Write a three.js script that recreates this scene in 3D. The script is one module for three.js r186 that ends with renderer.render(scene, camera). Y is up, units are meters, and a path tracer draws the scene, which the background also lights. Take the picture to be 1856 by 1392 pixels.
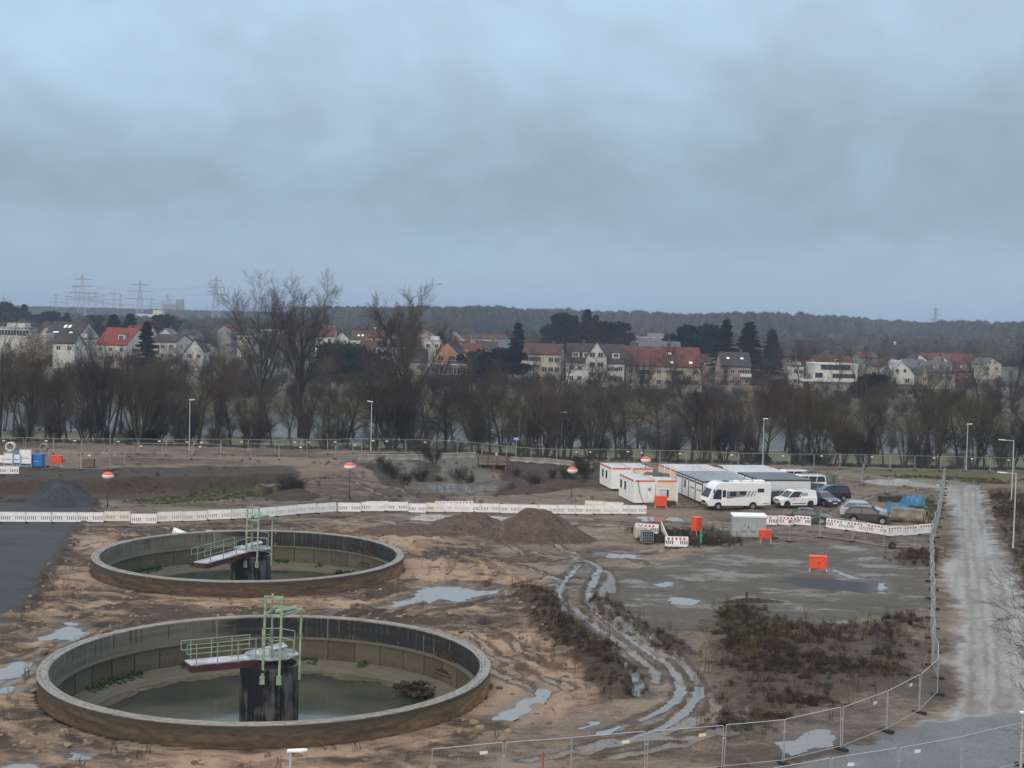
import * as THREE from 'three';
import { mergeGeometries } from 'three/addons/utils/BufferGeometryUtils.js';
import { RoundedBoxGeometry } from 'three/addons/geometries/RoundedBoxGeometry.js';

// ---------------------------------------------------------------- camera, sky, sun, exposure
const scene = new THREE.Scene();
const camera = new THREE.PerspectiveCamera(30.4761, 4 / 3, 0.5, 20000);
camera.position.set(0, 19.6, 0);
camera.rotation.set(-0.04688, 0, 0.02480);
scene.add(camera);
const renderer = new THREE.WebGLRenderer({ antialias: true });
renderer.toneMapping = THREE.LinearToneMapping;
renderer.toneMappingExposure = 1.3;
renderer.shadowMap.enabled = true;

// small tools for random numbers and noise
function rng(seed) { let a = seed >>> 0; return () => { a = (a + 0x6D2B79F5) | 0; let t = Math.imul(a ^ (a >>> 15), 1 | a); t = (t + Math.imul(t ^ (t >>> 7), 61 | t)) ^ t; return ((t ^ (t >>> 14)) >>> 0) / 4294967296; }; }
const NT = new Float32Array(65536); { const r = rng(7); for (let i = 0; i < 65536; i++) NT[i] = r(); }
function vn(x, y) {
  const xf = Math.floor(x), yf = Math.floor(y); let u = x - xf, v = y - yf; u = u * u * (3 - 2 * u); v = v * v * (3 - 2 * v);
  const x0 = xf & 255, x1 = (xf + 1) & 255, y0 = (yf & 255) << 8, y1 = ((yf + 1) & 255) << 8;
  const a = NT[y0 | x0], b = NT[y0 | x1], c = NT[y1 | x0], d = NT[y1 | x1];
  return a + (b - a) * u + (c - a) * v + (a - b - c + d) * u * v;
}
function fbm(x, y, n = 4) { let s = 0, a = 0.5; for (let i = 0; i < n; i++) { s += a * vn(x, y); x = x * 2.03 + 17.3; y = y * 2.03 + 5.1; a *= 0.5; } return s / (1 - Math.pow(0.5, n)); }
const clamp = (x, a = 0, b = 1) => x < a ? a : x > b ? b : x;
const sstep = (a, b, x) => { const t = clamp((x - a) / (b - a)); return t * t * (3 - 2 * t); };
const mix = (a, b, t) => a + (b - a) * t;

// overcast sky: stratus seen in perspective, brighter towards the zenith
{
  const W = 2048, H = 1024, px = new Float32Array(W * H * 4);
  for (let j = 0; j < H; j++) {
    const el = ((j + 0.5) / H - 0.5) * Math.PI, sy = Math.sin(el), cy = Math.cos(el);
    for (let i = 0; i < W; i++) {
      const az = ((i + 0.5) / W - 0.5) * 2 * Math.PI, dx = Math.cos(az) * cy, dz = Math.sin(az) * cy, k = (j * W + i) * 4;
      const s = Math.max(sy, 0);
      const q = 1 / (s + 0.5), X = -dx * q * 2.9, Z = dz * q * 2.9;
      const w1 = fbm(X * 0.9 + 3, Z * 0.9 + 9, 4) - 0.5, w2 = fbm(X * 0.9 + 23, Z * 0.9 + 49, 4) - 0.5;
      const big = fbm(X * 0.9 + w1 * 1.2 + 31, Z * 0.9 + w2 * 1.2 + 12, 4) - 0.5, mid = fbm(X * 2.8 + w1 * 2.2 + 5, Z * 2.8 + w2 * 2.2 + 44, 5) - 0.5, tiny = fbm(X * 9 + w2 * 4, Z * 9 + w1 * 4, 4) - 0.5;
      const cc = big * 0.85 + mid * 1.0 + tiny * 0.6;
      const deck = sstep(0.035, 0.085, s + mid * 0.05) * (1 - sstep(0.09, 0.19, s + big * 0.1));   // the heavier deck low over the horizon
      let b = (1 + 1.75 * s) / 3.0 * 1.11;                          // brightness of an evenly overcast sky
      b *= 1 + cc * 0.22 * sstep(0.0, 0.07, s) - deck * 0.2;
      const hi = sstep(0.25, 0.8, s), thin = clamp(0.5 + cc * 1.5);   // thin cloud lets more blue through, unseen zenith tinted neutral to warm ground light
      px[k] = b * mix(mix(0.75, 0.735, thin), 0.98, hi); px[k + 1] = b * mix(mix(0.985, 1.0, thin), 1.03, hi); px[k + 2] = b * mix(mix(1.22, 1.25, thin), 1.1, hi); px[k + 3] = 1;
    }
  }
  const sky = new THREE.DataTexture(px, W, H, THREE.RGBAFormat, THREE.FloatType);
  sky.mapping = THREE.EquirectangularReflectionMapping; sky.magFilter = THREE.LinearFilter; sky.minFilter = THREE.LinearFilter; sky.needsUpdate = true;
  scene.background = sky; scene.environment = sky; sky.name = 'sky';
}
const sun = new THREE.DirectionalLight(0xffe6c8, 1.5);
sun.position.set(-95, 118, 85); sun.target.position.set(0, 0, -100); scene.add(sun, sun.target);
sun.castShadow = true; sun.shadow.radius = 100; sun.shadow.mapSize.set(4096, 4096);
Object.assign(sun.shadow.camera, { left: -150, right: 150, top: 150, bottom: -150, near: 1, far: 600 });
scene.fog = new THREE.FogExp2(0xa6b8d0, 0.00024);

// ---------------------------------------------------------------- naming and building helpers
const taken = {};
const numbered = (n) => { const k = taken[n] = (taken[n] ?? -1) + 1; return k ? n + '_' + String(k).padStart(3, '0') : n; };
function tag(o, label, category, group) { o.userData.label = label; o.userData.category = category; if (group) o.userData.group = group; return o; }
function thing(name, label, category, group, x = 0, y = 0, z = 0, ry = 0) {
  const g = new THREE.Group(); g.name = numbered(name); g.position.set(x, y, z); g.rotation.y = ry; tag(g, label, category, group); scene.add(g); return g;
}
function part(name, geo, mat, parent) { const m = new THREE.Mesh(geo, mat); m.name = name; m.castShadow = m.receiveShadow = true; parent.add(m); return m; }
function solo(name, label, category, group, geo, mat, x = 0, y = 0, z = 0, ry = 0) {
  const m = part(numbered(name), geo, mat, scene); m.position.set(x, y, z); m.rotation.y = ry; return tag(m, label, category, group);
}
function setting(name, geo, mat, label) { const m = part(numbered(name), geo, mat, scene); m.userData.kind = 'structure'; m.userData.label = label; return m; }
function copy(root, x, y, z, ry, label, s = 1) {
  const r = root.clone(); r.name = numbered(root.name.replace(/_\d+$/, '')); r.userData = { ...root.userData }; if (label) r.userData.label = label;
  r.position.set(x, y, z); r.rotation.y = ry; r.scale.setScalar(s); scene.add(r); return r;
}
const ORD = (n) => { const a = ['', 'first', 'second', 'third', 'fourth', 'fifth', 'sixth', 'seventh', 'eighth', 'ninth', 'tenth', 'eleventh', 'twelfth', 'thirteenth', 'fourteenth', 'fifteenth', 'sixteenth', 'seventeenth', 'eighteenth', 'nineteenth'], t = { 2: 'twent', 3: 'thirt', 4: 'fort' }; return n < 20 ? a[n] : n % 10 ? t[Math.floor(n / 10)] + 'y-' + a[n % 10] : t[n / 10] + 'ieth'; };
const V = (x, y, z) => new THREE.Vector3(x, y, z), UP = V(0, 1, 0);
const M4 = new THREE.Matrix4(), Q4 = new THREE.Quaternion(), E4 = new THREE.Euler();
class GB {
  constructor() { this.g = []; }
  add(geo, m) { let g = geo.index ? geo.toNonIndexed() : geo.clone(); for (const k of Object.keys(g.attributes)) if (!['position', 'normal', 'uv'].includes(k)) g.deleteAttribute(k); if (m) g.applyMatrix4(m); g.clearGroups(); this.g.push(g); return this; }
  at(geo, x, y, z, rx = 0, ry = 0, rz = 0, sx = 1, sy = 1, sz = 1) { return this.add(geo, new THREE.Matrix4().compose(V(x, y, z), new THREE.Quaternion().setFromEuler(new THREE.Euler(rx, ry, rz)), V(sx, sy, sz))); }
  box(w, h, d, x, y, z, rx, ry, rz) { return this.at(new THREE.BoxGeometry(w, h, d), x, y, z, rx, ry, rz); }
  rbox(w, h, d, x, y, z, r = 0.03, rx, ry, rz) { return this.at(new RoundedBoxGeometry(w, h, d, 2, Math.min(r, w / 2.01, h / 2.01, d / 2.01)), x, y, z, rx, ry, rz); }
  cyl(r0, r1, h, x, y, z, seg = 12, rx, ry, rz) { return this.at(new THREE.CylinderGeometry(r0, r1, h, seg), x, y, z, rx, ry, rz); }
  sph(r, x, y, z, sx = 1, sy = 1, sz = 1, w = 14, h = 10) { return this.at(new THREE.SphereGeometry(r, w, h), x, y, z, 0, 0, 0, sx, sy, sz); }
  bar(a, b, r, seg = 5, r2 = r) {
    const A = V(...a), B = V(...b), d = B.clone().sub(A), L = d.length();
    return this.add(new THREE.CylinderGeometry(r2, r, L, seg), new THREE.Matrix4().compose(A.add(B).multiplyScalar(0.5), new THREE.Quaternion().setFromUnitVectors(UP, d.normalize()), V(1, 1, 1)));
  }
  beam(a, b, w, h) {   // square bar between two points
    const A = V(...a), B = V(...b), d = B.clone().sub(A), L = d.length(), m = new THREE.Matrix4().lookAt(B, A, Math.abs(d.y) > 0.99 * L ? V(1, 0, 0) : UP);
    m.setPosition(A.add(B).multiplyScalar(0.5)); return this.add(new THREE.BoxGeometry(w, h, L), m);
  }
  path(pts, r, seg = 5) { for (let i = 1; i < pts.length; i++) this.bar(pts[i - 1], pts[i], r, seg); return this; }
  ext(pts, depth, bevel = 0, m) {   // outline in x,y pushed along z, centred
    const s = new THREE.Shape(pts.map((p) => new THREE.Vector2(p[0], p[1])));
    const g = new THREE.ExtrudeGeometry(s, { depth: depth - 2 * bevel, bevelEnabled: bevel > 0, bevelSize: bevel, bevelThickness: bevel, bevelOffset: -bevel, bevelSegments: 2 });
    g.translate(0, 0, -depth / 2 + bevel); return this.add(g, m);
  }
  tri(a, b, c) { const g = new THREE.BufferGeometry(); g.setAttribute('position', new THREE.Float32BufferAttribute([...a, ...b, ...c], 3)); g.setAttribute('uv', new THREE.Float32BufferAttribute([0, 0, 1, 0, 0, 1], 2)); g.computeVertexNormals(); this.g.push(g); return this; }
  quad(a, b, c, d) { return this.tri(a, b, c).tri(a, c, d); }
  done(uvScale) { const g = mergeGeometries(this.g); if (uvScale) boxUV(g, uvScale); return g; }
}
function boxUV(g, s = 1) {   // texture coordinates in metres, along the face's own main plane
  const p = g.attributes.position, n = g.attributes.normal, uv = new Float32Array(p.count * 2);
  for (let i = 0; i < p.count; i++) {
    const ax = Math.abs(n.getX(i)), ay = Math.abs(n.getY(i)), az = Math.abs(n.getZ(i));
    const u = ay > ax && ay > az ? [p.getX(i), p.getZ(i)] : ax > az ? [p.getZ(i), p.getY(i)] : [p.getX(i), p.getY(i)];
    uv[2 * i] = u[0] * s; uv[2 * i + 1] = u[1] * s;
  }
  g.setAttribute('uv', new THREE.BufferAttribute(uv, 2)); return g;
}
const G = () => new GB();

// ---------------------------------------------------------------- materials
const LUT = new Uint8ClampedArray(4097); for (let i = 0; i <= 4096; i++) { const c = i / 4096; LUT[i] = Math.round(255 * (c <= 0.0031308 ? 12.92 * c : 1.055 * Math.pow(c, 1 / 2.4) - 0.055)); }
const srgb = (c) => LUT[Math.round(clamp(c) * 4096)];
function tex(W, H, fn, colour = true, wrap = true) {
  const d = new Uint8Array(W * H * 4); const o = [0, 0, 0];
  for (let j = 0; j < H; j++) for (let i = 0; i < W; i++) { fn(i / W, j / H, o, i, j); const k = (j * W + i) * 4; for (let c = 0; c < 3; c++) d[k + c] = colour ? srgb(o[c]) : Math.round(clamp(o[c]) * 255); d[k + 3] = 255; }
  const t = new THREE.DataTexture(d, W, H, THREE.RGBAFormat); t.magFilter = THREE.LinearFilter; t.minFilter = THREE.LinearMipmapLinearFilter; t.generateMipmaps = true;
  if (wrap) t.wrapS = t.wrapT = THREE.RepeatWrapping; if (colour) t.colorSpace = THREE.SRGBColorSpace; t.needsUpdate = true; return t;
}
// noise that repeats every n cells
function pn(x, y, n) { const f = (a, b) => NT[((((b % n) + n) % n) * 251 + (((a % n) + n) % n) * 13 + n * 7) & 65535]; const xf = Math.floor(x), yf = Math.floor(y); let u = x - xf, v = y - yf; u = u * u * (3 - 2 * u); v = v * v * (3 - 2 * v); return mix(mix(f(xf, yf), f(xf + 1, yf), u), mix(f(xf, yf + 1), f(xf + 1, yf + 1), u), v); }
function pf(u, v, n, o = 4) { let s = 0, a = 0.5; for (let i = 0; i < o; i++) { s += a * pn(u * n, v * n, n); n *= 2; a /= 2; } return s / (1 - Math.pow(0.5, o)); }
const grime = (lo, hi, n = 6) => tex(512, 512, (u, v, o) => { const t = pf(u, v, n, 6), k = mix(lo, hi, clamp((t - 0.25) * 2)); o[0] = o[1] = o[2] = k; });
const TX = {
  fine: grime(0.82, 1, 8), rough: grime(0.5, 1, 5), patch: grime(0.35, 1, 3),
  streak: tex(512, 512, (u, v, o) => { const s = pf(u, v * 0.12, 32, 3), p = pf(u, v, 4, 5); const k = clamp(0.55 + 0.6 * (s * 0.6 + p * 0.5 - 0.35)); o[0] = k; o[1] = k * 0.99; o[2] = k * 0.97; }),
  tiles: tex(512, 512, (u, v, o) => { const r = v * 16, c = u * 16 + (Math.floor(r) % 2) * 0.5, t = pn(Math.floor(c), Math.floor(r), 16), e = r - Math.floor(r), p = pf(u, v, 4, 5); const k = (0.62 + 0.38 * t) * (0.75 + 0.25 * sstep(0, 0.2, e)) * (0.6 + 0.7 * p); o[0] = k; o[1] = k * 0.96; o[2] = k * 0.93; }),
  bump: tex(512, 512, (u, v, o) => { o[0] = o[1] = o[2] = pf(u, v, 16, 5); }, false),
};
const mat = (r, g, b, rough = 0.8, o = {}) => new THREE.MeshPhysicalMaterial({ color: new THREE.Color().setRGB(r, g, b), roughness: rough, specularIntensity: rough >= 0.75 ? 0.3 : 1, side: THREE.DoubleSide, ...o });   // rough porous stuff has little gloss
const M = {
  white: mat(0.86, 0.86, 0.85, 0.45, { map: TX.fine }), whitePlain: mat(0.82, 0.82, 0.8, 0.45), cream: mat(0.62, 0.56, 0.44, 0.7, { map: TX.fine }),
  steel: mat(0.34, 0.35, 0.36, 0.45, { metalness: 0.5 }), zinc: mat(0.5, 0.52, 0.53, 0.5, { metalness: 0.3 }), wire: mat(0.30, 0.31, 0.32, 0.55, { metalness: 0.3 }),
  black: mat(0.02, 0.02, 0.022, 0.7), rubber: mat(0.03, 0.03, 0.03, 0.9), grey: mat(0.22, 0.22, 0.22, 0.7, { map: TX.fine }), darkTrim: mat(0.045, 0.055, 0.065, 0.5),
  orange: mat(0.78, 0.085, 0.02, 0.5, { map: TX.fine }), red: mat(0.55, 0.03, 0.03, 0.5), blue: mat(0.015, 0.16, 0.5, 0.45, { map: TX.fine }), mint: mat(0.31, 0.42, 0.29, 0.6, { map: TX.rough }), tube: mat(0.4, 0.41, 0.42, 0.5, { metalness: 0.3 }),
  concrete: mat(0.4, 0.38, 0.34, 0.85, { map: TX.patch, bumpMap: TX.bump, bumpScale: 0.01 }), wood: mat(0.26, 0.19, 0.12, 0.85, { map: TX.streak }), darkWood: mat(0.09, 0.07, 0.055, 0.85, { map: TX.rough }),
  glass: mat(0.03, 0.04, 0.05, 0.08, { metalness: 0 }), yellow: mat(0.75, 0.62, 0.12, 0.6), paleYellow: mat(0.8, 0.74, 0.42, 0.6), tagWhite: mat(0.85, 0.85, 0.8, 0.5),
};

// ---------------------------------------------------------------- the ground
const GX = -84, GZ = -206, CELL = 0.25, NX = 673, NZ = 637;            // building site, x -84..84, z -206..-47
function sdPoly(x, z, p) {
  let d = 1e9, s = 1;
  for (let i = 0, j = p.length - 1; i < p.length; j = i++) {
    const ex = p[j][0] - p[i][0], ez = p[j][1] - p[i][1], wx = x - p[i][0], wz = z - p[i][1], t = clamp((wx * ex + wz * ez) / (ex * ex + ez * ez)), bx = wx - ex * t, bz = wz - ez * t;
    d = Math.min(d, bx * bx + bz * bz);
    const a = z >= p[i][1], b = z < p[j][1], c = ex * wz > ez * wx; if ((a && b && c) || (!a && !b && !c)) s = -s;
  }
  return s * Math.sqrt(d);
}
function sdLine(x, z, p) {
  let d = 1e9;
  for (let i = 1; i < p.length; i++) { const ex = p[i][0] - p[i - 1][0], ez = p[i][1] - p[i - 1][1], wx = x - p[i - 1][0], wz = z - p[i - 1][1], t = clamp((wx * ex + wz * ez) / (ex * ex + ez * ez)), bx = wx - ex * t, bz = wz - ez * t; d = Math.min(d, bx * bx + bz * bz); }
  return Math.sqrt(d);
}
function field(list, fn, margin = 6) {   // smallest signed distance to any shape of the list, on the site grid
  const f = new Float32Array(NX * NZ).fill(margin);
  for (const p of list) {
    const xs = p.map((q) => q[0]), zs = p.map((q) => q[1]);
    const i0 = Math.max(0, Math.floor((Math.min(...xs) - margin - GX) / CELL)), i1 = Math.min(NX - 1, Math.ceil((Math.max(...xs) + margin - GX) / CELL));
    const j0 = Math.max(0, Math.floor((Math.min(...zs) - margin - GZ) / CELL)), j1 = Math.min(NZ - 1, Math.ceil((Math.max(...zs) + margin - GZ) / CELL));
    for (let j = j0; j <= j1; j++) for (let i = i0; i <= i1; i++) { const d = fn(GX + i * CELL, GZ + j * CELL, p); if (d < f[j * NX + i]) f[j * NX + i] = d; }
  }
  return f;
}
function samp(f, x, z) {
  const u = clamp((x - GX) / CELL, 0, NX - 1.001), v = clamp((z - GZ) / CELL, 0, NZ - 1.001), i = u | 0, j = v | 0, a = u - i, b = v - j, k = j * NX + i;
  return (f[k] * (1 - a) + f[k + 1] * a) * (1 - b) + (f[k + NX] * (1 - a) + f[k + NX + 1] * a) * b;
}
// tanks sunk into the ground: centre and outer radius
const TANKS = [[-12.47, -73.91], [-19.69, -107.26]], TR = 11.7;
const PADS = [[[-34.43,-86.52],[-31.93,-88.11],[-31.7,-90.85],[-33.91,-100.65],[-36.06,-111.27],[-38.31,-121.24],[-38.98,-126.68],[-40.35,-133.65],[-42.45,-142.6],[-44.3,-147.64],[-57.76,-144.96]]];
const ROAD = [[[52.74,-170.16],[49.05,-154.51],[44.28,-137.84],[39.92,-124.32],[36.64,-116.83],[34.23,-109.55],[32.69,-101.36],[29.39,-89.76],[28.01,-85.11],[26.28,-83.53],[25.97,-78.82],[23.78,-72.51],[21.04,-68.7],[23.31,-69.47],[27.67,-70.82],[33.3,-85.67],[36.75,-99.31],[40.17,-110.82],[43.74,-124.9],[49.02,-143.54],[57.35,-170.55]], [[52.56,-169.58],[57.35,-170.55],[58.69,-176.47],[56.77,-181.47],[51.25,-182.15],[44.56,-178.24],[46.22,-173.87],[51.68,-173.86]]];
const NEARROAD = [[[6.25,-53.82],[11.27,-60.48],[14.16,-62.77],[16.73,-65.12],[18.85,-67.22],[21.13,-68.99],[23.63,-70.47],[28.07,-71.86],[25.79,-61.97],[21.57,-51.47]]];
const LOT = [[[7.76,-106.01],[11.46,-111.73],[16.99,-120],[22.66,-125.32],[28.79,-126.27],[33.75,-122.51],[35.83,-119.42],[30,-98.49],[27.35,-95.95],[21.11,-91.76],[15.38,-94.54],[11.04,-89.31],[7.61,-90.55],[7.06,-98.57]]];
const DARKPATCH = [[[22.39,-109.13],[28.72,-106.99],[27.43,-102.53],[23.78,-103.73],[20.63,-106.6]]];
const WETMUD = [[[2.94,-105.36],[8.82,-106.15],[6.49,-95.65],[8.95,-85.99],[10.49,-76.84],[10.62,-69.33],[14.59,-65.98],[14.3,-63.43],[9.17,-59.23],[-1.39,-58.43],[2.3,-66.28],[6.4,-71.46],[6.6,-77.66],[4.58,-87.02],[3.13,-97.11]],
  [[-17.36,-136.99],[22.13,-137.79],[20.13,-124.93],[11.41,-111.23],[7.98,-106.04],[2.91,-104.25],[-0,-113.42],[-1,-121.65],[-7.16,-128.62],[-15.31,-128.96]]];
const TAN = [[[-30.28,-85.43],[-32.37,-95.55],[-36.2,-116.19],[-36.66,-123.1],[-16.75,-132.24],[-10.22,-128.79],[-1.92,-120.03],[1.72,-107.49],[3.52,-97.16],[5.84,-80.1],[6.03,-74.11],[1.26,-67.1],[-3.47,-58.28],[-22.58,-56.84],[-33.25,-83.58]]];
const GREEN = [[[-41.14,-147.79],[-37.63,-153.58],[-30.31,-159.53],[-25.77,-162.55],[-25.35,-157.99],[-31.35,-152.43],[-36.11,-147.41]], [[46.71,-206.78],[55.76,-204.22],[76.65,-200.06],[70.49,-183.8],[59.86,-177.89],[53.51,-175.39],[49.28,-185.55],[45.9,-192.94]], [[14.95,-96.67],[17.16,-90],[17.39,-84],[15.45,-77.32],[13.57,-80.89],[13.55,-89.59]], [[49.67,-164.77],[45.59,-149.05],[41.32,-136.63],[43.79,-153.08]]];
const SCRUB = [[[13.52,-90.4],[16.27,-97.77],[17.04,-93.33],[20.81,-90.41],[24.85,-92.18],[27.04,-94.85],[23.78,-81.93],[21.56,-76.72],[18.31,-73.93],[14.54,-69.67],[11.82,-66.63],[9.95,-66.48],[11.9,-70.43],[11.86,-75.8]], [[1.24,-100.84],[2.6,-98.99],[4.01,-90.13],[5.49,-84.88],[6.52,-78.64],[6.68,-74.17],[5.31,-72.09],[4.47,-78.06],[2.81,-85.32]],
  [[6.43,-97.14],[7.74,-92.24],[10.24,-85.39],[10.33,-80.56],[9.29,-86.03],[7.37,-92.2]], [[57.92,-169.04],[61.13,-165.99],[34.25,-82.99],[35.62,-93.75],[41.17,-112.88],[44.78,-127.18],[50.34,-145.76]], [[33.34,-121.01],[37.28,-123.04],[34.65,-114.48],[32.77,-115.5]], [[19.29,-132.99],[21.16,-131.57],[20.13,-123.41],[15.92,-122.76],[12.63,-123.76],[11.85,-131.76]]];
const DARKEARTH = [[[-64.78,-162.53],[-26.87,-173.54],[-25.31,-167.82],[-24.73,-155.96],[-44.57,-148.52],[-57.59,-144.54]], [[-19.29,-179.25],[-15.84,-180.01],[-12.92,-169.9],[-12.82,-164.48],[-15.28,-166.65]], [[-13.56,-187.26],[-9.55,-181.42],[-8.23,-169.5],[-10.31,-170.78]], [[-1.48,-192.57],[12.59,-193.76],[12.23,-166.77],[6.83,-162.95],[1.74,-167.35],[-0.61,-174.48]]];
const CLAY = [[[-23.7,-186.12],[-16.85,-191.22],[-4.96,-196.23],[-2.82,-184.2],[-1.6,-173.41],[-11.02,-171.43],[-15.61,-177.57],[-20.12,-180.33]]];            // grey sheet-covered slope of the pit
const smoothLine = (p) => new THREE.CatmullRomCurve3(p.map(([x, z]) => new THREE.Vector3(x, 0, z)), false, 'centripetal').getPoints(p.length * 5).map((v) => [v.x, v.z]);
const MAINRUTS = [[[5.85,-112.45],[4.34,-105.1],[3.77,-100.14],[3.69,-95.31],[4.23,-90.16],[5.36,-85.6],[6.27,-81.74],[6.96,-78.31],[7.23,-75.35],[6.83,-73.08]], [[7.25,-110.65],[6.33,-103.61],[5.71,-96.48],[6.48,-92.44],[7.28,-88.1],[8.26,-84.02],[9,-81.21],[9.44,-78.56],[9.52,-75.57],[9.14,-73.08],[8.17,-70.8],[6.71,-68.6],[4.65,-66.03]], [[7.74,-92.24],[8.98,-86.29],[9.8,-82.65],[10.37,-79.28],[10.52,-76.13],[10.25,-73.62],[9.51,-71.43],[8.06,-67.96],[5.34,-64.78]]].map(smoothLine);
const RUTS = [...MAINRUTS, [[4.56,-94.5],[5.58,-89.5],[6.84,-85.03],[7.82,-80.96],[8.27,-78.32],[8.25,-75.68]], [[7.76,-106.01],[6.67,-98.52],[7.83,-88.95],[9.35,-81.78]], [[1.83,-117.74],[5.89,-115.06],[10.57,-116.82],[16.61,-124.38]], [[-1.04,-124.72],[3.55,-112.64],[8.36,-118.15],[11.51,-112.24]], [[-2.26,-114.4],[1.74,-109.88],[4.53,-103.37]], [[3.82,-122.4],[7.71,-108.31],[7.6,-100.63]], [[-36.89,-124.69],[-26.45,-128.81],[-17.07,-134.75],[-8.49,-133.29],[12.87,-137.33],[24.9,-132.18]], [[-36.07,-121.92],[-24.94,-126.34],[-15.77,-132.77],[-7.26,-130.31],[12.6,-134.35]],
  [[-25.82,-71.33],[-24.63,-78.27],[-23.32,-84.69]], [[-27.42,-75.74],[-25.67,-80.56],[-24.69,-87.16]], [[-12.68,-89.86],[-8.11,-94.24],[-0.74,-100.59],[3.81,-106.61]], [[-9.79,-89.37],[-4.44,-95.24],[3.3,-103.21]], [[23.64,-130.96],[28.54,-129.75],[32.69,-125.95],[36.92,-121.83],[38.57,-118.72]], [[24.41,-133.83],[29.22,-132.88],[34.05,-129.32],[38.26,-124.67],[39.85,-121.98]],
  [[3.5,-63.79],[7.56,-66.27],[10.49,-70.3],[11.07,-72.41]], [[0.95,-61.57],[6.12,-64.84],[11.02,-66.57]], [[-2.35,-88.6],[-0.57,-86.45],[1.42,-80.97],[2.92,-77.91]], [[-1.17,-82.05],[1.07,-77.73],[3.38,-73.86]], [[45.94,-163.02],[39.92,-159.36],[33.37,-146.86],[28.54,-140.02]], [[52.42,-171.75],[43.95,-165.19],[37.42,-154.17],[27.78,-136.17]], [[57.21,-176.16],[44.84,-137.21],[35.84,-107.48],[28.92,-85.21],[24.26,-71.52]], [[58.84,-176.5],[46.72,-137.52],[37.62,-107.71],[30.49,-85.37],[26.09,-72.72]],
  [[-18.81,-168.67],[-13.93,-158.69],[-9.59,-149.81]], [[-21.03,-165.3],[-16.11,-155.7],[-11.8,-148.03]]];
{ const off = (p, d) => p.map((q, i) => { const a = p[Math.max(0, i - 1)], b = p[Math.min(p.length - 1, i + 1)], L = Math.hypot(b[0] - a[0], b[1] - a[1]); return [q[0] - (b[1] - a[1]) / L * d, q[1] + (b[0] - a[0]) / L * d]; }); for (const i of [9, 11, 12, 13, 14, 17, 19, 20]) RUTS.push(off(RUTS[i], 1.75)); for (let i = 3; i < RUTS.length; i++) RUTS[i] = smoothLine(RUTS[i]); }   // twin wheels
const PUDDLES = [[[-8.5,-93.65],[-6.86,-97.41],[-5.83,-100.76],[-4.2,-102.44],[-3.49,-101.9],[-2,-100.02],[-0.44,-101.87],[-1.01,-99.74],[-2.02,-97.82],[-4.5,-96.36],[-6.44,-94.27]], [[-27.32,-82.05],[-27.53,-84.07],[-27.09,-85.17],[-27.45,-87.17],[-26.75,-86.45],[-25.67,-84.27],[-25.79,-81.93],[-26.47,-82.43]], [[-28.84,-74.76],[-27.18,-76.75],[-26.02,-77.62],[-25.59,-76.17],[-25.83,-73.77],[-25.98,-72.18],[-27.06,-70.15]], [[-26.71,-71.46],[-25.18,-71.93],[-24.76,-71.53],[-25.11,-70.54],[-26.4,-70.63]], [[-0.53,-67.87],[0.18,-69.98],[1.38,-72.36],[1.82,-74.84],[2.23,-73.2],[1.3,-70.69],[0.33,-68.23]],
  
  [[-8.32,-139],[-0.38,-138.45],[0.17,-135.51],[-6.41,-133.65],[-9.58,-135.32]], [[13.07,-140.82],[17.17,-140.76],[17.29,-138.09],[13.14,-137.38]], [[8.04,-116.18],[8.88,-117.67],[10.53,-117.36],[10.59,-116.01],[8.69,-114.94]], [[5.25,-108.68],[6.15,-109.52],[6.33,-108.12],[5.09,-107.02]], [[3.98,-67.24],[4.77,-67.96],[5.16,-67.34],[4.68,-66.48],[4.1,-66.52]], 
  [[28.85,-108.14],[28.86,-106.56],[27.95,-103.43],[27.36,-103.35]], [[26.36,-113.32],[27.26,-110.02],[28.77,-108.82],[27.44,-108.64],[26.23,-110.84]], [[13.18,-65.43],[15.48,-67.67],[15.29,-65.6],[13.41,-64.01]], [[-19.06,-61.31],[-18.23,-61.14],[-18.23,-60.36],[-18.75,-60.48]], [[-21.35,-59.07],[-20.13,-59.61],[-19.86,-58.82],[-21.1,-58.36]], [[-2.37,-89.4],[-0.63,-91.27],[0.45,-90.55],[-1.3,-88.72]],
  [[-11.85,-166.3],[-11.01,-171.41],[-8.37,-172.53],[-4.26,-171.12],[-1.63,-176.27],[-0.78,-174.11],[-2.82,-166.52],[-4.87,-161],[-9.06,-161.18]], [[-27.8,-159.53],[-25.53,-161.02],[-25.51,-158.97],[-26.85,-157.69]], [[11.18,-104.68],[12.31,-105.49],[12.48,-104.42],[11.46,-103.42]], [[11.67,-99.73],[13.39,-98.77],[12.92,-97.18],[11.64,-97.78]], [[19.93,-133.79],[23,-136.46],[23.3,-135.07],[20.26,-132.45]]];
const POND = PUDDLES.length - 6;
const PLEVEL = PUDDLES.map((p, i) => i === POND ? -1.2 : i === POND + 1 ? -0.86 : -0.035);
const PIT1 = [[-60.35,-151.47],[-46.3,-155.28],[-31.31,-161.41],[-26.11,-164.63],[-24.45,-158.17],[-25.17,-153.16],[-26.65,-149.65],[-39.25,-138.09],[-53.97,-135.47]], PIT2 = [[-11.82,-166.05],[-10.97,-172.82],[-1.29,-177.19],[2.51,-174.48],[0.46,-164.32],[-3.31,-159.62],[-9.1,-161.95]];
const BERM = [[1.7,-99.28],[3.11,-89.7],[4.83,-83.8],[5.97,-78.21],[6.25,-73.91]], BERM2 = [[6.41,-96.76],[8.6,-87.78],[10.3,-82.98]];
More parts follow.
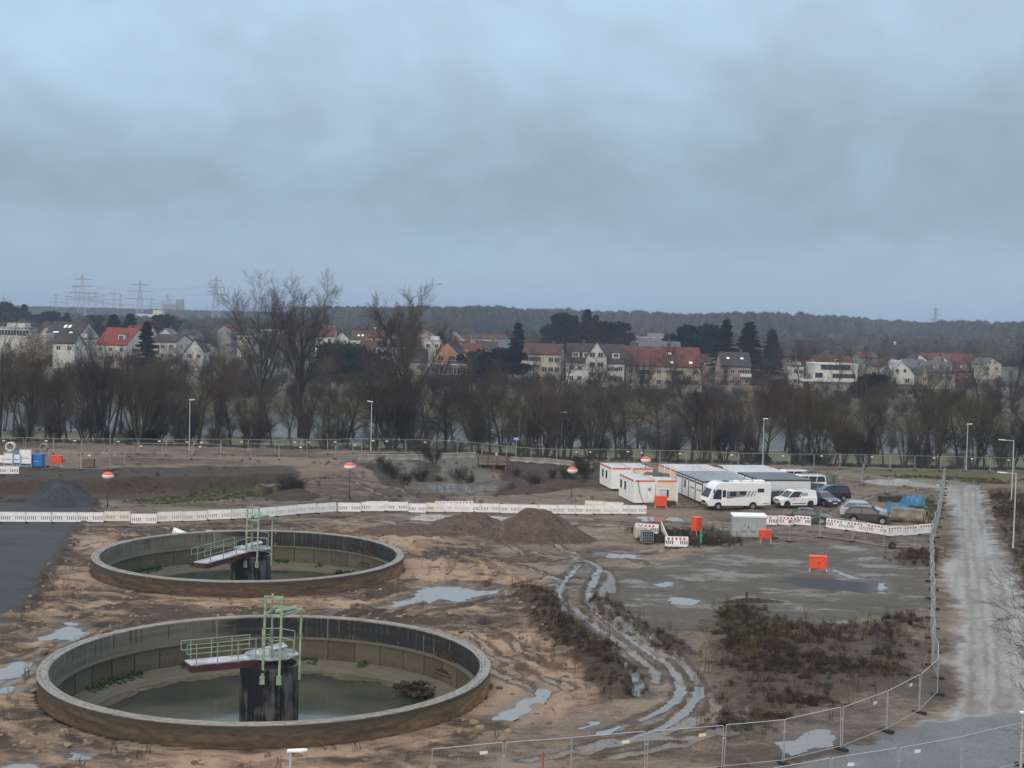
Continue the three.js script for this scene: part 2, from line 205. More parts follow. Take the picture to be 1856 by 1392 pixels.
const F = {
  pad: field(PADS, sdPoly), road: field(ROAD, sdPoly), near: field(NEARROAD, sdPoly), lot: field(LOT, sdPoly), dark: field(DARKPATCH, sdPoly), wet: field(WETMUD, sdPoly), tan: field(TAN, sdPoly), green: field(GREEN, sdPoly), scrub: field(SCRUB, sdPoly),
  earth: field(DARKEARTH, sdPoly), clay: field(CLAY, sdPoly), rut: field(RUTS, sdLine, 3), pud: field(PUDDLES, sdPoly, 3), pit1: field([PIT1], sdPoly, 8), pit2: field([PIT2], sdPoly, 12), berm: field([BERM], sdLine, 5), berm2: field([BERM2], sdLine, 4),
};
const farShore = (x) => -322 - 0.02 * x + 4 * Math.sin(x * 0.02), nearShore = (x) => -241 + 3 * Math.sin(x * 0.035 + 1);
function landform(x, z) {   // the broad shape of the land, without the small relief
  let h = 0;
  h += 0.6 * sstep(6, -10, x) * sstep(-150, -158, z);                                      // higher ground behind the pits
  h = mix(h, -1.5, sstep(-197, -206, z)); h = mix(h, -4.2, sstep(-236, -246, z - (nearShore(x) + 241)));   // river meadow, then the river bed
  if (z < -300) { const s = farShore(x); h = mix(-4.2, -0.6, sstep(s + 4, s - 6, z)); h = mix(h, 1.2, sstep(s - 8, s - 30, z)); h += 2.2 * sstep(-420, -900, z); }
  return h;
}
const baseLevel = (x, z) => {
  let h = landform(x, z);
  const p1 = samp(F.pit1, x, z); if (p1 < 7.9) h = mix(h, -0.9, sstep(1.5, -0.3, p1 + 0.8 * (fbm(x * 0.3, z * 0.3, 3) - 0.5)));
  const p2 = samp(F.pit2, x, z); if (p2 < 11.9) h = mix(h, -1.45, sstep(8, -0.5, p2 + 2 * (fbm(x * 0.25 + 9, z * 0.25, 3) - 0.5)));
  return h;
};
const HG = new Float32Array(NX * NZ);
for (let j = 0; j < NZ; j++) for (let i = 0; i < NX; i++) {
  const x = GX + i * CELL, z = GZ + j * CELL, k = j * NX + i;
  let h = baseLevel(x, z);
  const edge = Math.min(i, j, NX - 1 - i, NZ - 1 - j) * CELL, fade = sstep(0, 3, edge);
  const smooth = Math.max(sstep(0.8, -0.6, F.pad[k]), sstep(0.8, -0.6, F.near[k]), 0.95 * sstep(0.8, -0.6, F.road[k]), 0.6 * sstep(1, -1, F.lot[k]));
  const tan = sstep(1.5, -1.5, F.tan[k]), scrub = sstep(1.2, -0.6, F.scrub[k]);
  let n = (fbm(x * 0.35, z * 0.35, 3) - 0.5) * 0.3 + (fbm(x * 1.3 + 7, z * 1.3, 3) - 0.5) * mix(0.2, 0.46, tan) + (vn(x * 2.1 + 3, z * 3.1) - 0.5) * 0.07;
  n += tan * 0.09 * (1 - Math.abs(2 * vn(x * 0.42 + vn(x * 0.2, z * 0.5) * 2, z * 1.15 + 40) - 1));
  n += scrub * (0.25 * (fbm(x * 0.6 + 60, z * 0.6, 3) - 0.5) + 0.2 * vn(x * 1.7, z * 1.7));
  h += 0.28 * sstep(0.1, 0.45, F.pad[k]) * sstep(1.3, 0.6, F.pad[k]) * (0.5 + vn(x * 0.9, z * 0.9));
  h += n * (1 - smooth) * fade + smooth * 0.02 * (vn(x * 0.8, z * 0.8) - 0.5);
  const b = F.berm[k]; h += 0.45 * sstep(2.0, 0.2, b + 0.7 * (vn(x, z) - 0.5)) * (0.6 + 0.5 * vn(x * 0.9, z * 0.9)); h += 0.3 * sstep(1.2, 0.1, F.berm2[k]);
  const r = F.rut[k] + (vn(x * 0.7 + 2, z * 0.7) - 0.5) * 0.5, rk = (1 - 0.8 * sstep(0.5, -0.5, F.road[k])) * fade; h += rk * (0.09 * sstep(0.8, 0.45, r) - 0.2 * sstep(0.42, 0.12, r)) * (0.5 + 0.8 * vn(x * 0.3, z * 0.3 + 8));
  HG[k] = h;
}
// basins that hold the puddles: the ground dips under the water and stands a little proud round its rim
PUDDLES.forEach((p, q) => {
  const lv = PLEVEL[q], xs = p.map((a) => a[0]), zs = p.map((a) => a[1]);
  for (let j = Math.max(0, Math.floor((Math.min(...zs) - 2 - GZ) / CELL)); j <= Math.min(NZ - 1, (Math.max(...zs) + 2 - GZ) / CELL); j++) for (let i = Math.max(0, Math.floor((Math.min(...xs) - 2 - GX) / CELL)); i <= Math.min(NX - 1, (Math.max(...xs) + 2 - GX) / CELL); i++) {
    const x = GX + i * CELL, z = GZ + j * CELL, k = j * NX + i, d = sdPoly(x, z, p) + (fbm(x * 0.9 + 4, z * 1.5, 3) - 0.5) * 1.3;
    if (d < 0.3) HG[k] = mix(HG[k], lv - 0.09 + 0.1 * (vn(x * 1.1, z * 2.3) - 0.45), sstep(0.3, -0.25, d)); else if (d < 1.3) HG[k] = Math.max(HG[k], lv + 0.02 + 0.03 * vn(x * 2, z * 2));
  }
});
// the deep wheel ruts of the main track hold water
const RUTLEVEL = -0.06, RF = field(MAINRUTS, sdLine, 2);
for (let k = 0; k < NX * NZ; k++) { const d = RF[k]; if (d > 1.2) continue; const x = GX + (k % NX) * CELL, z = GZ + Math.floor(k / NX) * CELL, w = 0.2 + 0.2 * (fbm(x * 0.5 + 6, z * 0.5, 3) - 0.5) * 2, dd = d + (vn(x * 1.7, z * 1.7) - 0.5) * 0.15; const bed = RUTLEVEL - 0.11 + 0.17 * vn(x * 0.5 + 40, z * 0.5), bank = Math.max(HG[k], RUTLEVEL + 0.05 + 0.07 * sstep(1.0, 0.6, d)); HG[k] = mix(bed, bank, sstep(w, w + 0.22, dd)); }
for (const [cx, cz] of TANKS) for (let j = 0; j < NZ; j++) { const z = GZ + j * CELL; if (Math.abs(z - cz) > TR + 4) continue; for (let i = 0; i < NX; i++) { const x = GX + i * CELL, r = Math.hypot(x - cx, z - cz), k = j * NX + i; if (r < TR - 0.22) HG[k] = -5; else if (r < TR + 3) HG[k] = mix(0.02, HG[k], sstep(TR, TR + 3, r)); } }
const groundY = (x, z) => x > GX + 1 && x < -GX - 1 && z > GZ + 1 && z < -48 ? samp(HG, x, z) : landform(x, z);

// what the ground is made of, written into two colour maps (near and far half of the site)
const C = { tanHi: [0.3, 0.212, 0.143], tanLo: [0.06, 0.041, 0.028], mudHi: [0.18, 0.134, 0.094], mudLo: [0.06, 0.043, 0.03], lotHi: [0.108, 0.094, 0.072], lotLo: [0.056, 0.049, 0.037], road: [0.37, 0.352, 0.328], roadLo: [0.2, 0.184, 0.165], pad: [0.024, 0.025, 0.025], near: [0.124, 0.123, 0.124], patch: [0.025, 0.026, 0.028], earth: [0.036, 0.026, 0.019], scrub: [0.061, 0.045, 0.030], green: [0.094, 0.094, 0.036], clay: [0.109, 0.109, 0.090], silt: [0.272, 0.248, 0.216] };
const lay = (o, c, t) => { for (let q = 0; q < 3; q++) o[q] += (c[q] - o[q]) * t; };
function soil(x, z, o) {   // colour, and returns [roughness, relief]
  const w1 = (vn(x * 0.9 + 50, z * 0.9) - 0.5) * 1.1 + (vn(x * 3.1, z * 3.1 + 20) - 0.5) * 0.5, w2 = (vn(x * 0.8 + 11, z * 0.8 + 70) - 0.5) * 1.1;
  const X = x + w1, Z = z + w2;
  const a = fbm(x * 0.55, z * 1.0, 4), b = fbm(x * 2.7 + 8, z * 4.2 + 3, 3), g = vn(x * 17, z * 17), g2 = vn(x * 7.3 + 4, z * 9.1);
  const speck = b * 0.55 + g2 * 0.25 + g * 0.2;
  const mudK = clamp((a * 0.6 + speck * 0.75 + (fbm(x * 0.13 + 60, z * 0.22, 3) - 0.5) * 0.9 - 0.42) * 2.0);
  for (let q = 0; q < 3; q++) o[q] = mix(C.mudLo[q], C.mudHi[q], mudK);
  let rough = 0.72, rel = speck;
  const tan = sstep(1.4, -1.4, samp(F.tan, X, Z) + (a - 0.5) * 5);
  let fu = 0; { const [ax, az] = TANKS[z > -92 ? 0 : 1], dx = x - ax, dz = z - az, rr = Math.hypot(dx, dz), th = Math.atan2(dz, dx), far = sstep(16, 24, rr), ln = far > 0.5 ? (x * 0.55 - z * 0.83) : rr, al = far > 0.5 ? (x * 0.83 + z * 0.55) * 0.09 : th * 2.2; fu = (1 - Math.abs(2 * vn(ln * 0.85 + w1 * 0.35 + 9, al + 3) - 1)) * 0.6 + (1 - Math.abs(2 * vn(ln * 2.3 + w2 * 0.5, al * 1.7 + 50) - 1)) * 0.4; }   // churned furrows left by machines driving round
  const s2 = 1 - Math.abs(2 * vn(x * 0.9 + w2 * 1.2 + 30, z * 2.6 + w1 * 1.2) - 1), strand = fu * 0.65 + s2 * 0.35;
  const tk = clamp((strand * 0.8 + speck * 0.22 + (a - 0.5) * 1.0 + (fbm(x * 0.1 + 20, z * 0.2 + 70, 3) - 0.5) * 1.5 - 0.42) * 1.6);
  if (tan > 0) { const c = [0, 1, 2].map((q) => mix(C.tanLo[q], C.tanHi[q], tk)); lay(o, c, tan); rel = mix(rel, tk, tan); rough = mix(rough, 0.85, tan); }
  const clay = sstep(0.8, -0.6, samp(F.clay, X, Z)); if (clay) { lay(o, C.clay, clay * (0.7 + 0.3 * speck)); rough = mix(rough, 0.7, clay); }
  const earth = sstep(0.6, -0.4, samp(F.earth, X, Z)); if (earth) lay(o, C.earth.map((c) => c * (0.6 + 0.9 * speck)), earth * 0.9);
  const wet = sstep(1.5, -1.2, samp(F.wet, X, Z)); if (wet) { const m = sstep(0.45, 0.62, fbm(x * 0.5 + 90, z * 0.9, 4)); lay(o, [0, 1, 2].map((q) => mix(C.mudLo[q] * 1.2, C.mudHi[q] * 1.15, mudK)), wet * 0.85); rough = mix(rough, mix(0.92, 0.5, m), wet); lay(o, C.silt, wet * m * 0.1); }
  const lot = sstep(0.9, -0.7, samp(F.lot, X, Z)); if (lot) { const k = clamp((speck * 0.8 + a * 0.5 - 0.3) * 1.5), m = sstep(0.54, 0.72, fbm(x * 0.3 + 3, z * 0.55 + 33, 4) * 0.75 + speck * 0.25); const c = [0, 1, 2].map((q) => mix(C.lotLo[q], C.lotHi[q], k)); lay(c, C.silt, m * 0.42); lay(o, c, lot); rough = mix(rough, mix(0.7, 0.3, m), lot); rel = mix(rel, g * 0.6 + 0.2, lot); }
  const patch = sstep(0.35, -0.25, samp(F.dark, X, Z)); if (patch) { lay(o, C.patch.map((c) => c * (0.8 + 0.5 * g)), patch); rough = mix(rough, 0.5, patch); }
  const road = sstep(0.9, -0.5, samp(F.road, X, Z)); if (road) { const ac = x * 0.95 + z * 0.31 + w1 * 0.25, al = z * 0.07, k = clamp((vn(ac * 1.3 + 3, al) * 0.4 + vn(ac * 3.4 + 40, al * 2.2) * 0.3 + fbm(x * 0.5, z * 0.35, 3) * 0.5 + speck * 0.3 - 0.35) * 1.15), c = [0, 1, 2].map((q) => mix(C.roadLo[q], C.road[q], k)); lay(o, c, road * (0.75 + 0.25 * k)); rough = mix(rough, mix(0.6, 0.32, k), road); rel = mix(rel, 0.3 + 0.4 * g, road); }
  const near = sstep(0.3, -0.3, samp(F.near, X, Z)); if (near) { const k = 0.75 + 0.5 * fbm(x * 0.7, z * 0.7, 4); lay(o, C.near.map((c) => c * k * (0.85 + 0.3 * g)), near); rough = mix(rough, 0.3, near); rel = mix(rel, 0.3 + 0.3 * g, near); }
  const pf_ = samp(F.pad, X, Z), pad = sstep(0.35, -0.35, pf_); if (pf_ < 1.5 && pf_ > -0.8) lay(o, C.earth.map((c) => c * (0.4 + 1.2 * speck)), 0.85 * sstep(1.4, 0.8, pf_)); if (pad) { const k = 0.45 + 1.1 * fbm(x * 0.5, z * 0.9, 5); lay(o, C.pad.map((c) => c * k * (0.55 + 0.5 * g + 0.45 * g2)), pad); rough = mix(rough, 0.55, pad); rel = mix(rel, 0.3 + 0.4 * g, pad); }
  const green = sstep(1.2, -1.0, samp(F.green, X, Z)) * sstep(0.3, 0.6, b + 0.1); if (green) lay(o, C.green.map((c) => c * (0.6 + 0.8 * speck)), green * 0.85);
  const scrub = sstep(1.1, -0.7, samp(F.scrub, X, Z)); if (scrub) lay(o, C.scrub.map((c) => c * (0.4 + 1.2 * speck)), scrub * (0.35 + 0.65 * sstep(0.2, 0.6, a + 0.15)));
  const bm = Math.min(samp(F.berm, X, Z) / 1.7, samp(F.berm2, X, Z) / 1.0); if (bm < 1.2) lay(o, C.earth.map((c) => c * (0.55 + 1.3 * speck)), sstep(1.15, 0.6, bm) * 0.85);
  const rut = samp(F.rut, x + w1 * 0.25, z + w2 * 0.25); if (rut < 1.4 && !pad) { const wd = 0.55 + 0.9 * vn(x * 0.8 + 70, z * 0.8), t = sstep(0.3 * wd, 0.17 * wd, rut) * sstep(0.1, 0.4, vn(x * 0.45 + 13, z * 0.6)), e = sstep(0.7, 0.4, rut) * (1 - t), dry = road > 0.5 ? 0.35 : 1; lay(o, C.silt.map((c) => c * (0.45 + 0.45 * speck)), t * 0.7 * dry * (0.5 + 0.5 * wet)); lay(o, C.mudLo.map((c) => c * 0.75), e * 0.75 * dry); rough = mix(rough, 0.08, t * 0.97 * dry * (0.45 + 0.55 * wet)); }
  const pud = samp(F.pud, x, z); if (pud < 1.4) { const t = sstep(1.3, 0, pud); lay(o, [0.075, 0.058, 0.044], t * 0.6); rough = mix(rough, 0.25, t * 0.8); }
  for (let q = 0; q < 3; q++) o[q] *= 0.86 + 0.28 * g;
  return [rough, rel];
}
function groundMaps(x0, x1, z0, z1, S) {
  const col = new Uint8Array(S * S * 4), R = S / 2, rg = new Uint8Array(R * R * 4), bp = new Uint8Array(S * S * 4), o = [0, 0, 0];
  for (let j = 0; j < S; j++) for (let i = 0; i < S; i++) {
    const k = (j * S + i) * 4, [r, b] = soil(x0 + (i + 0.5) / S * (x1 - x0), z1 + (j + 0.5) / S * (z0 - z1), o);
    col[k] = srgb(o[0]); col[k + 1] = srgb(o[1]); col[k + 2] = srgb(o[2]); col[k + 3] = 255; const e = Math.round(clamp(b) * 255); bp[k] = bp[k + 1] = bp[k + 2] = e; bp[k + 3] = 255;
    if (!(i & 1) && !(j & 1)) { const m = ((j >> 1) * R + (i >> 1)) * 4, e2 = Math.round(r * 255); rg[m] = rg[m + 1] = rg[m + 2] = e2; rg[m + 3] = 255; }
  }
  const T = (d, s, c) => { const t = new THREE.DataTexture(d, s, s, THREE.RGBAFormat); t.magFilter = THREE.LinearFilter; t.minFilter = THREE.LinearFilter; if (c) t.colorSpace = THREE.SRGBColorSpace; t.needsUpdate = true; return t; };
  return new THREE.MeshPhysicalMaterial({ map: T(col, S, true), roughnessMap: T(rg, R), roughness: 1, specularIntensity: 0.4, bumpMap: T(bp, S), bumpScale: 0.09, side: THREE.DoubleSide });
}
const SPLIT = -118, TILES = [[-46, 46, SPLIT, -47], [GX, -GX, GZ, SPLIT]];
const meadowTex = tex(1024, 1024, (u, v, o) => { const a = pf(u, v, 5, 6), b = pf(u, v, 64, 3), k = 0.5 + 0.9 * a * b * 2; o[0] = 0.085 * k; o[1] = 0.10 * k; o[2] = 0.045 * k; lay(o, [0.12, 0.095, 0.06], sstep(0.5, 0.7, pf(u, v, 9, 4))); });
meadowTex.repeat.set(1 / 40, 1 / 40);
const meadow = new THREE.MeshStandardMaterial({ map: meadowTex, roughness: 0.95, side: THREE.DoubleSide });
const farTex = tex(1024, 1024, (u, v, o) => { const a = pf(u, v, 5, 6), b = pf(u, v, 64, 3), k = 0.45 + 1.1 * a * b * 2; o[0] = 0.085 * k; o[1] = 0.072 * k; o[2] = 0.048 * k; lay(o, [0.07, 0.08, 0.035], sstep(0.52, 0.66, pf(u, v, 7, 4)) * 0.7); });
farTex.repeat.set(1 / 90, 1 / 60);
const farLand = new THREE.MeshStandardMaterial({ map: farTex, roughness: 0.95, side: THREE.DoubleSide });
const sideMud = mat(0.2, 0.16, 0.13, 0.85, { map: TX.patch });
{
  // one sheet: a fine grid on the building site, wider and wider cells out to the horizon
  const xs = [], zs = []; for (let i = 0; i < NX; i++) xs.push(GX + i * CELL); for (let j = 0; j < NZ; j++) zs.push(GZ + j * CELL);
  const outX = [90, 100, 115, 135, 160, 200, 260, 340, 450, 600, 800, 1100, 1500, 2100, 3000, 4500, 7000];
  const X = [...outX.map((v) => -v).reverse(), ...xs, ...outX];
  const Zf = [-9000, -6000, -4500, -3500, -2700, -2100, -1700, -1400, -1150, -950, -800, -680, -590, -520, -470, -430, -400, -380, -365]; for (let z = -355; z < -300; z += 3) Zf.push(z); for (let z = -300; z < -250; z += 10) Zf.push(z); for (let z = -250; z < -206.5; z += 2) Zf.push(z);
  const Z = [...Zf, ...zs, -44, -38, -28, -10, 20, 80, 300];
  const nx = X.length, nz = Z.length, pos = new Float32Array(nx * nz * 3), uv = new Float32Array(nx * nz * 2);
  const ox = outX.length, oz = Zf.length;
  for (let j = 0; j < nz; j++) for (let i = 0; i < nx; i++) {
    const k = j * nx + i, x = X[i], z = Z[j], gi = i - ox, gj = j - oz, on = gi >= 0 && gi < NX && gj >= 0 && gj < NZ;
    pos[3 * k] = x; pos[3 * k + 1] = on ? HG[gj * NX + gi] : landform(x, z) + (z > -47 ? -0.02 : 0); pos[3 * k + 2] = z; uv[2 * k] = x; uv[2 * k + 1] = z;
  }
  const lists = [[], [], [], [], []];
  for (let j = 0; j < nz - 1; j++) for (let i = 0; i < nx - 1; i++) {
    const gi = i - ox, gj = j - oz, on = gi >= 0 && gi < NX - 1 && gj >= 0 && gj < NZ - 1, xm = (X[i] + X[i + 1]) / 2, zm = (Z[j] + Z[j + 1]) / 2;
    let m = zm < -320 ? 4 : 2; if (on) m = zm < SPLIT ? 1 : Math.abs(xm) < 46 ? 0 : 3; else if (zm > -206) m = 3;
    const a = j * nx + i; lists[m].push(a, a + nx, a + 1, a + 1, a + nx, a + nx + 1);
  }
  const idx = []; const g = new THREE.BufferGeometry(); let at = 0; lists.forEach((l, m) => { for (const v of l) idx.push(v); g.addGroup(at, l.length, m); at += l.length; });
  g.setAttribute('position', new THREE.BufferAttribute(pos, 3)); g.setAttribute('uv', new THREE.BufferAttribute(uv, 2)); g.setIndex(idx); g.computeVertexNormals();
  const mats = TILES.map(([x0, x1, z0, z1]) => { const m = groundMaps(x0, x1, z0, z1, 2048); for (const t of [m.map, m.roughnessMap, m.bumpMap]) { t.repeat.set(1 / (x1 - x0), 1 / (z0 - z1)); t.offset.set(-x0 / (x1 - x0), -z1 / (z0 - z1)); } return m; });
  const side = sideMud.clone(); side.map = TX.patch.clone(); side.map.repeat.set(0.1, 0.1); side.map.needsUpdate = true;
  const gm = setting('ground', g, mats[0], 'muddy building site with ruts and gravel, river meadow and far land'); gm.material = [mats[0], mats[1], meadow, side, farLand];
}
// water standing in the puddles
const waterMat = new THREE.MeshStandardMaterial({ color: new THREE.Color().setRGB(0.2, 0.19, 0.175), roughness: 0.03, side: THREE.DoubleSide });
PUDDLES.forEach((p, q) => {
  let cx = 0, cz = 0; for (const a of p) { cx += a[0]; cz += a[1]; } cx /= p.length; cz /= p.length;
  const grow = p.map(([x, z]) => { const d = Math.hypot(x - cx, z - cz), s = (d + 0.75) / d; return new THREE.Vector2(cx + (x - cx) * s, -(cz + (z - cz) * s)); });
  const g = new THREE.ShapeGeometry(new THREE.Shape(grow)); g.rotateX(-Math.PI / 2); g.translate(0, PLEVEL[q], 0); g.computeVertexNormals();
  setting('puddle', g, waterMat, q === POND ? 'shallow pond at the bottom of the dug pit' : 'rain puddle reflecting the grey sky');
});
const rutMat = new THREE.MeshStandardMaterial({ color: new THREE.Color().setRGB(0.15, 0.13, 0.108), roughness: 0.07, side: THREE.DoubleSide });
// water ribbons in the main ruts
MAINRUTS.forEach((p) => { const pos = [], idx = []; p.forEach((q, i) => { const a = p[Math.max(0, i - 1)], b = p[Math.min(p.length - 1, i + 1)], L = Math.hypot(b[0] - a[0], b[1] - a[1]), nx = -(b[1] - a[1]) / L * 0.62, nz = (b[0] - a[0]) / L * 0.62; pos.push(q[0] - nx, RUTLEVEL, q[1] - nz, q[0] + nx, RUTLEVEL, q[1] + nz); if (i) idx.push(2 * i - 2, 2 * i - 1, 2 * i, 2 * i, 2 * i - 1, 2 * i + 1); }); const g = new THREE.BufferGeometry(); g.setAttribute('position', new THREE.Float32BufferAttribute(pos, 3)); g.setIndex(idx); g.computeVertexNormals(); boxUV(g, 0.3); setting('rut_water', g, rutMat, 'rain water standing in a long curved wheel rut'); });
// the river
{
  const near = [], far = []; for (let x = -420; x <= 420; x += 10) { near.push([x, nearShore(x) + 6]); far.push([x, farShore(x) - 6]); }
  const s = new THREE.Shape([...near, ...far.reverse()].map(([x, z]) => new THREE.Vector2(x, -z))), g = new THREE.ShapeGeometry(s); g.rotateX(-Math.PI / 2); g.translate(0, -3.1, 0);
  boxUV(g, 1 / 30);
  const rip = tex(512, 512, (u, v, o) => { o[0] = o[1] = o[2] = pf(u, v, 24, 4); }, false);
  setting('river', g, new THREE.MeshStandardMaterial({ color: new THREE.Color().setRGB(0.07, 0.075, 0.07), roughness: 0.12, bumpMap: rip, bumpScale: 0.25 }), 'grey river behind the bare trees');
}

// ---------------------------------------------------------------- the two round settling tanks
function ring(prof, t0, t1, seg) {   // surface of revolution; u follows the angle, v the profile
  const L = [0]; for (let i = 1; i < prof.length; i++) L.push(L[i - 1] + Math.hypot(prof[i][0] - prof[i - 1][0], prof[i][1] - prof[i - 1][1]));
  const pos = [], uv = [], idx = [], n = prof.length;
  for (let s = 0; s <= seg; s++) { const t = t0 + (t1 - t0) * s / seg; for (let i = 0; i < n; i++) { pos.push(Math.cos(t) * prof[i][0], prof[i][1], Math.sin(t) * prof[i][0]); uv.push((t + Math.PI) / (2 * Math.PI), L[i] / L[n - 1]); } }
  for (let s = 0; s < seg; s++) for (let i = 0; i < n - 1; i++) { const a = s * n + i, b = a + n; idx.push(a, a + 1, b, b, a + 1, b + 1); }
  const g = new THREE.BufferGeometry(); g.setAttribute('position', new THREE.Float32BufferAttribute(pos, 3)); g.setAttribute('uv', new THREE.Float32BufferAttribute(uv, 2)); g.setIndex(idx);
  const f = g.toNonIndexed(); f.computeVertexNormals(); return f;
}
const TAU = Math.PI * 2;
const wallTex = (fn) => { const t = tex(2048, 256, fn); t.wrapT = THREE.ClampToEdgeWrapping; return t; };
const deg = (u) => u * 360 - 180;   // angle seen from above: -90 far side, 90 near side, 0 towards the road
function innerStain(seed, from, to) {
  return wallTex((u, v, o) => {
    const a = deg(u), streak = vn(u * 700 + seed * 90, 4.5 + v * 0.5) * 0.55 + vn(u * 1900 + seed * 50, 9.5 + v * 0.6) * 0.45, blot = pf(u * 1, v * 0.25 + seed, 24, 5);
    let alg = sstep(from - 14, from + 6, a + 26 * (blot - 0.5)) * (1 - sstep(to - 10, to + 16, a)) * (0.62 + 0.38 * sstep(0.3, 0.6, streak * 0.6 + blot * 0.5));
    alg = Math.max(alg, sstep(0.55, 0.8, streak) * 0.7 * sstep(0.05, 0.6, v + 0.5 * (blot - 0.4)));                          // black algae run down from the rim in streaks
    const k = 0.75 + 0.6 * (blot - 0.4) + 0.2 * (streak - 0.5);
    o[0] = mix(0.185 * k, 0.01 + 0.03 * streak * blot, alg); o[1] = mix(0.172 * k, 0.012 + 0.03 * streak * blot, alg); o[2] = mix(0.14 * k, 0.015 + 0.03 * streak * blot, alg);
    if (vn(u * 900, 3) > 0.93 && vn(u * 300, 8 + v * 2) > 0.55) { o[0] += 0.14; o[1] += 0.13; o[2] += 0.11; }   // lime
  });
}
const outerTex = wallTex((u, v, o) => {
  const a = deg(u), blot = pf(u, v * 0.3, 32, 5), fine = pf(u, v * 0.1, 200, 3), warm = sstep(60, 25, a + 50 * (pf(u, 0.3, 12, 3) - 0.5));
  const k = 0.45 + 0.9 * blot * fine * 2.2, low = sstep(0.35, 0.62, blot + 0.15 * (1 - v));
  o[0] = mix(0.085, 0.235, warm * 0.85) * k; o[1] = mix(0.063, 0.15, warm * 0.85) * k; o[2] = mix(0.043, 0.072, warm * 0.85) * k;
  lay(o, [0.13, 0.075, 0.045], low * 0.4 * (1 - v)); lay(o, [0.05, 0.05, 0.045], sstep(0.84, 0.95, v + 0.1 * (fine - 0.5)) * 0.7);
});
const rimTex = wallTex((u, v, o) => { const a = pf(u, v * 0.05, 300, 4), b = pf(u, v * 0.2, 40, 5), k = 0.62 + 0.5 * b; o[0] = 0.31 * k; o[1] = 0.3 * k; o[2] = 0.28 * k; lay(o, [0.12, 0.1, 0.075], sstep(0.42, 0.62, a * 0.5 + b * 0.5) * 0.85); });
const lowTex = tex(512, 256, (u, v, o) => { const b = pf(u, v, 4, 5), s = pf(u, v * 0.1, 32, 3), k = 0.65 + 0.55 * b; o[0] = 0.1 * k; o[1] = 0.088 * k; o[2] = 0.062 * k; lay(o, [0.06, 0.06, 0.045], sstep(0.6, 0.75, s) * 0.55); });
const coneTex = wallTex((u, v, o) => { const b = pf(u, v * 0.1, 64, 5), k = 0.7 + 0.5 * b; o[0] = 0.115 * k; o[1] = 0.106 * k; o[2] = 0.08 * k; });
const sandTex = wallTex((u, v, o) => { const b = pf(u, v * 0.1, 64, 5), f = pf(u, v * 0.1, 256, 2), k = 0.6 + 0.8 * b * f * 2; o[0] = 0.09 * k; o[1] = 0.074 * k; o[2] = 0.046 * k; lay(o, [0.07, 0.065, 0.035], sstep(0.55, 1, v + (b - 0.5) * 1.2)); });
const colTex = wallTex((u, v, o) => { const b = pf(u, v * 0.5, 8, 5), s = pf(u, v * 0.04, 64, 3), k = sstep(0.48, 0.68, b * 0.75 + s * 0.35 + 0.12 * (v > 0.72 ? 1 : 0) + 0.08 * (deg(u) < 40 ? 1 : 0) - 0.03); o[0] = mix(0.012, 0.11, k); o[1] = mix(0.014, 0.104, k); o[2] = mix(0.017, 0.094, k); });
const m = (t, rough = 0.85) => new THREE.MeshPhysicalMaterial({ map: t, roughness: rough, specularIntensity: 0.4, side: THREE.DoubleSide });
const murk = tex(512, 512, (u, v, o) => { const a = pf(u, v, 3, 6), b = sstep(0.42, 0.66, a); o[0] = mix(0.03, 0.07, b); o[1] = mix(0.036, 0.073, b); o[2] = mix(0.03, 0.05, b); });
const tankWater = new THREE.MeshPhysicalMaterial({ map: murk, roughness: 0.1, bumpMap: TX.bump, bumpScale: 0.004 });
const mossMat = mat(0.045, 0.075, 0.02, 0.95, { map: TX.rough }), oxide = mat(0.1, 0.028, 0.027, 0.6, { map: TX.rough }), deckMat = mat(0.5, 0.49, 0.54, 0.6, { map: TX.rough }), plateMat = mat(0.36, 0.43, 0.43, 0.5, { map: TX.patch });
const outerM = m(outerTex), rimM = m(rimTex, 0.6), coneM = m(coneTex), sandM = m(sandTex, 0.7), colM = m(colTex, 0.4), lowM = [1, 0.86, 1.12].map((k) => { const a = m(lowTex); a.color.setScalar(k); return a; });
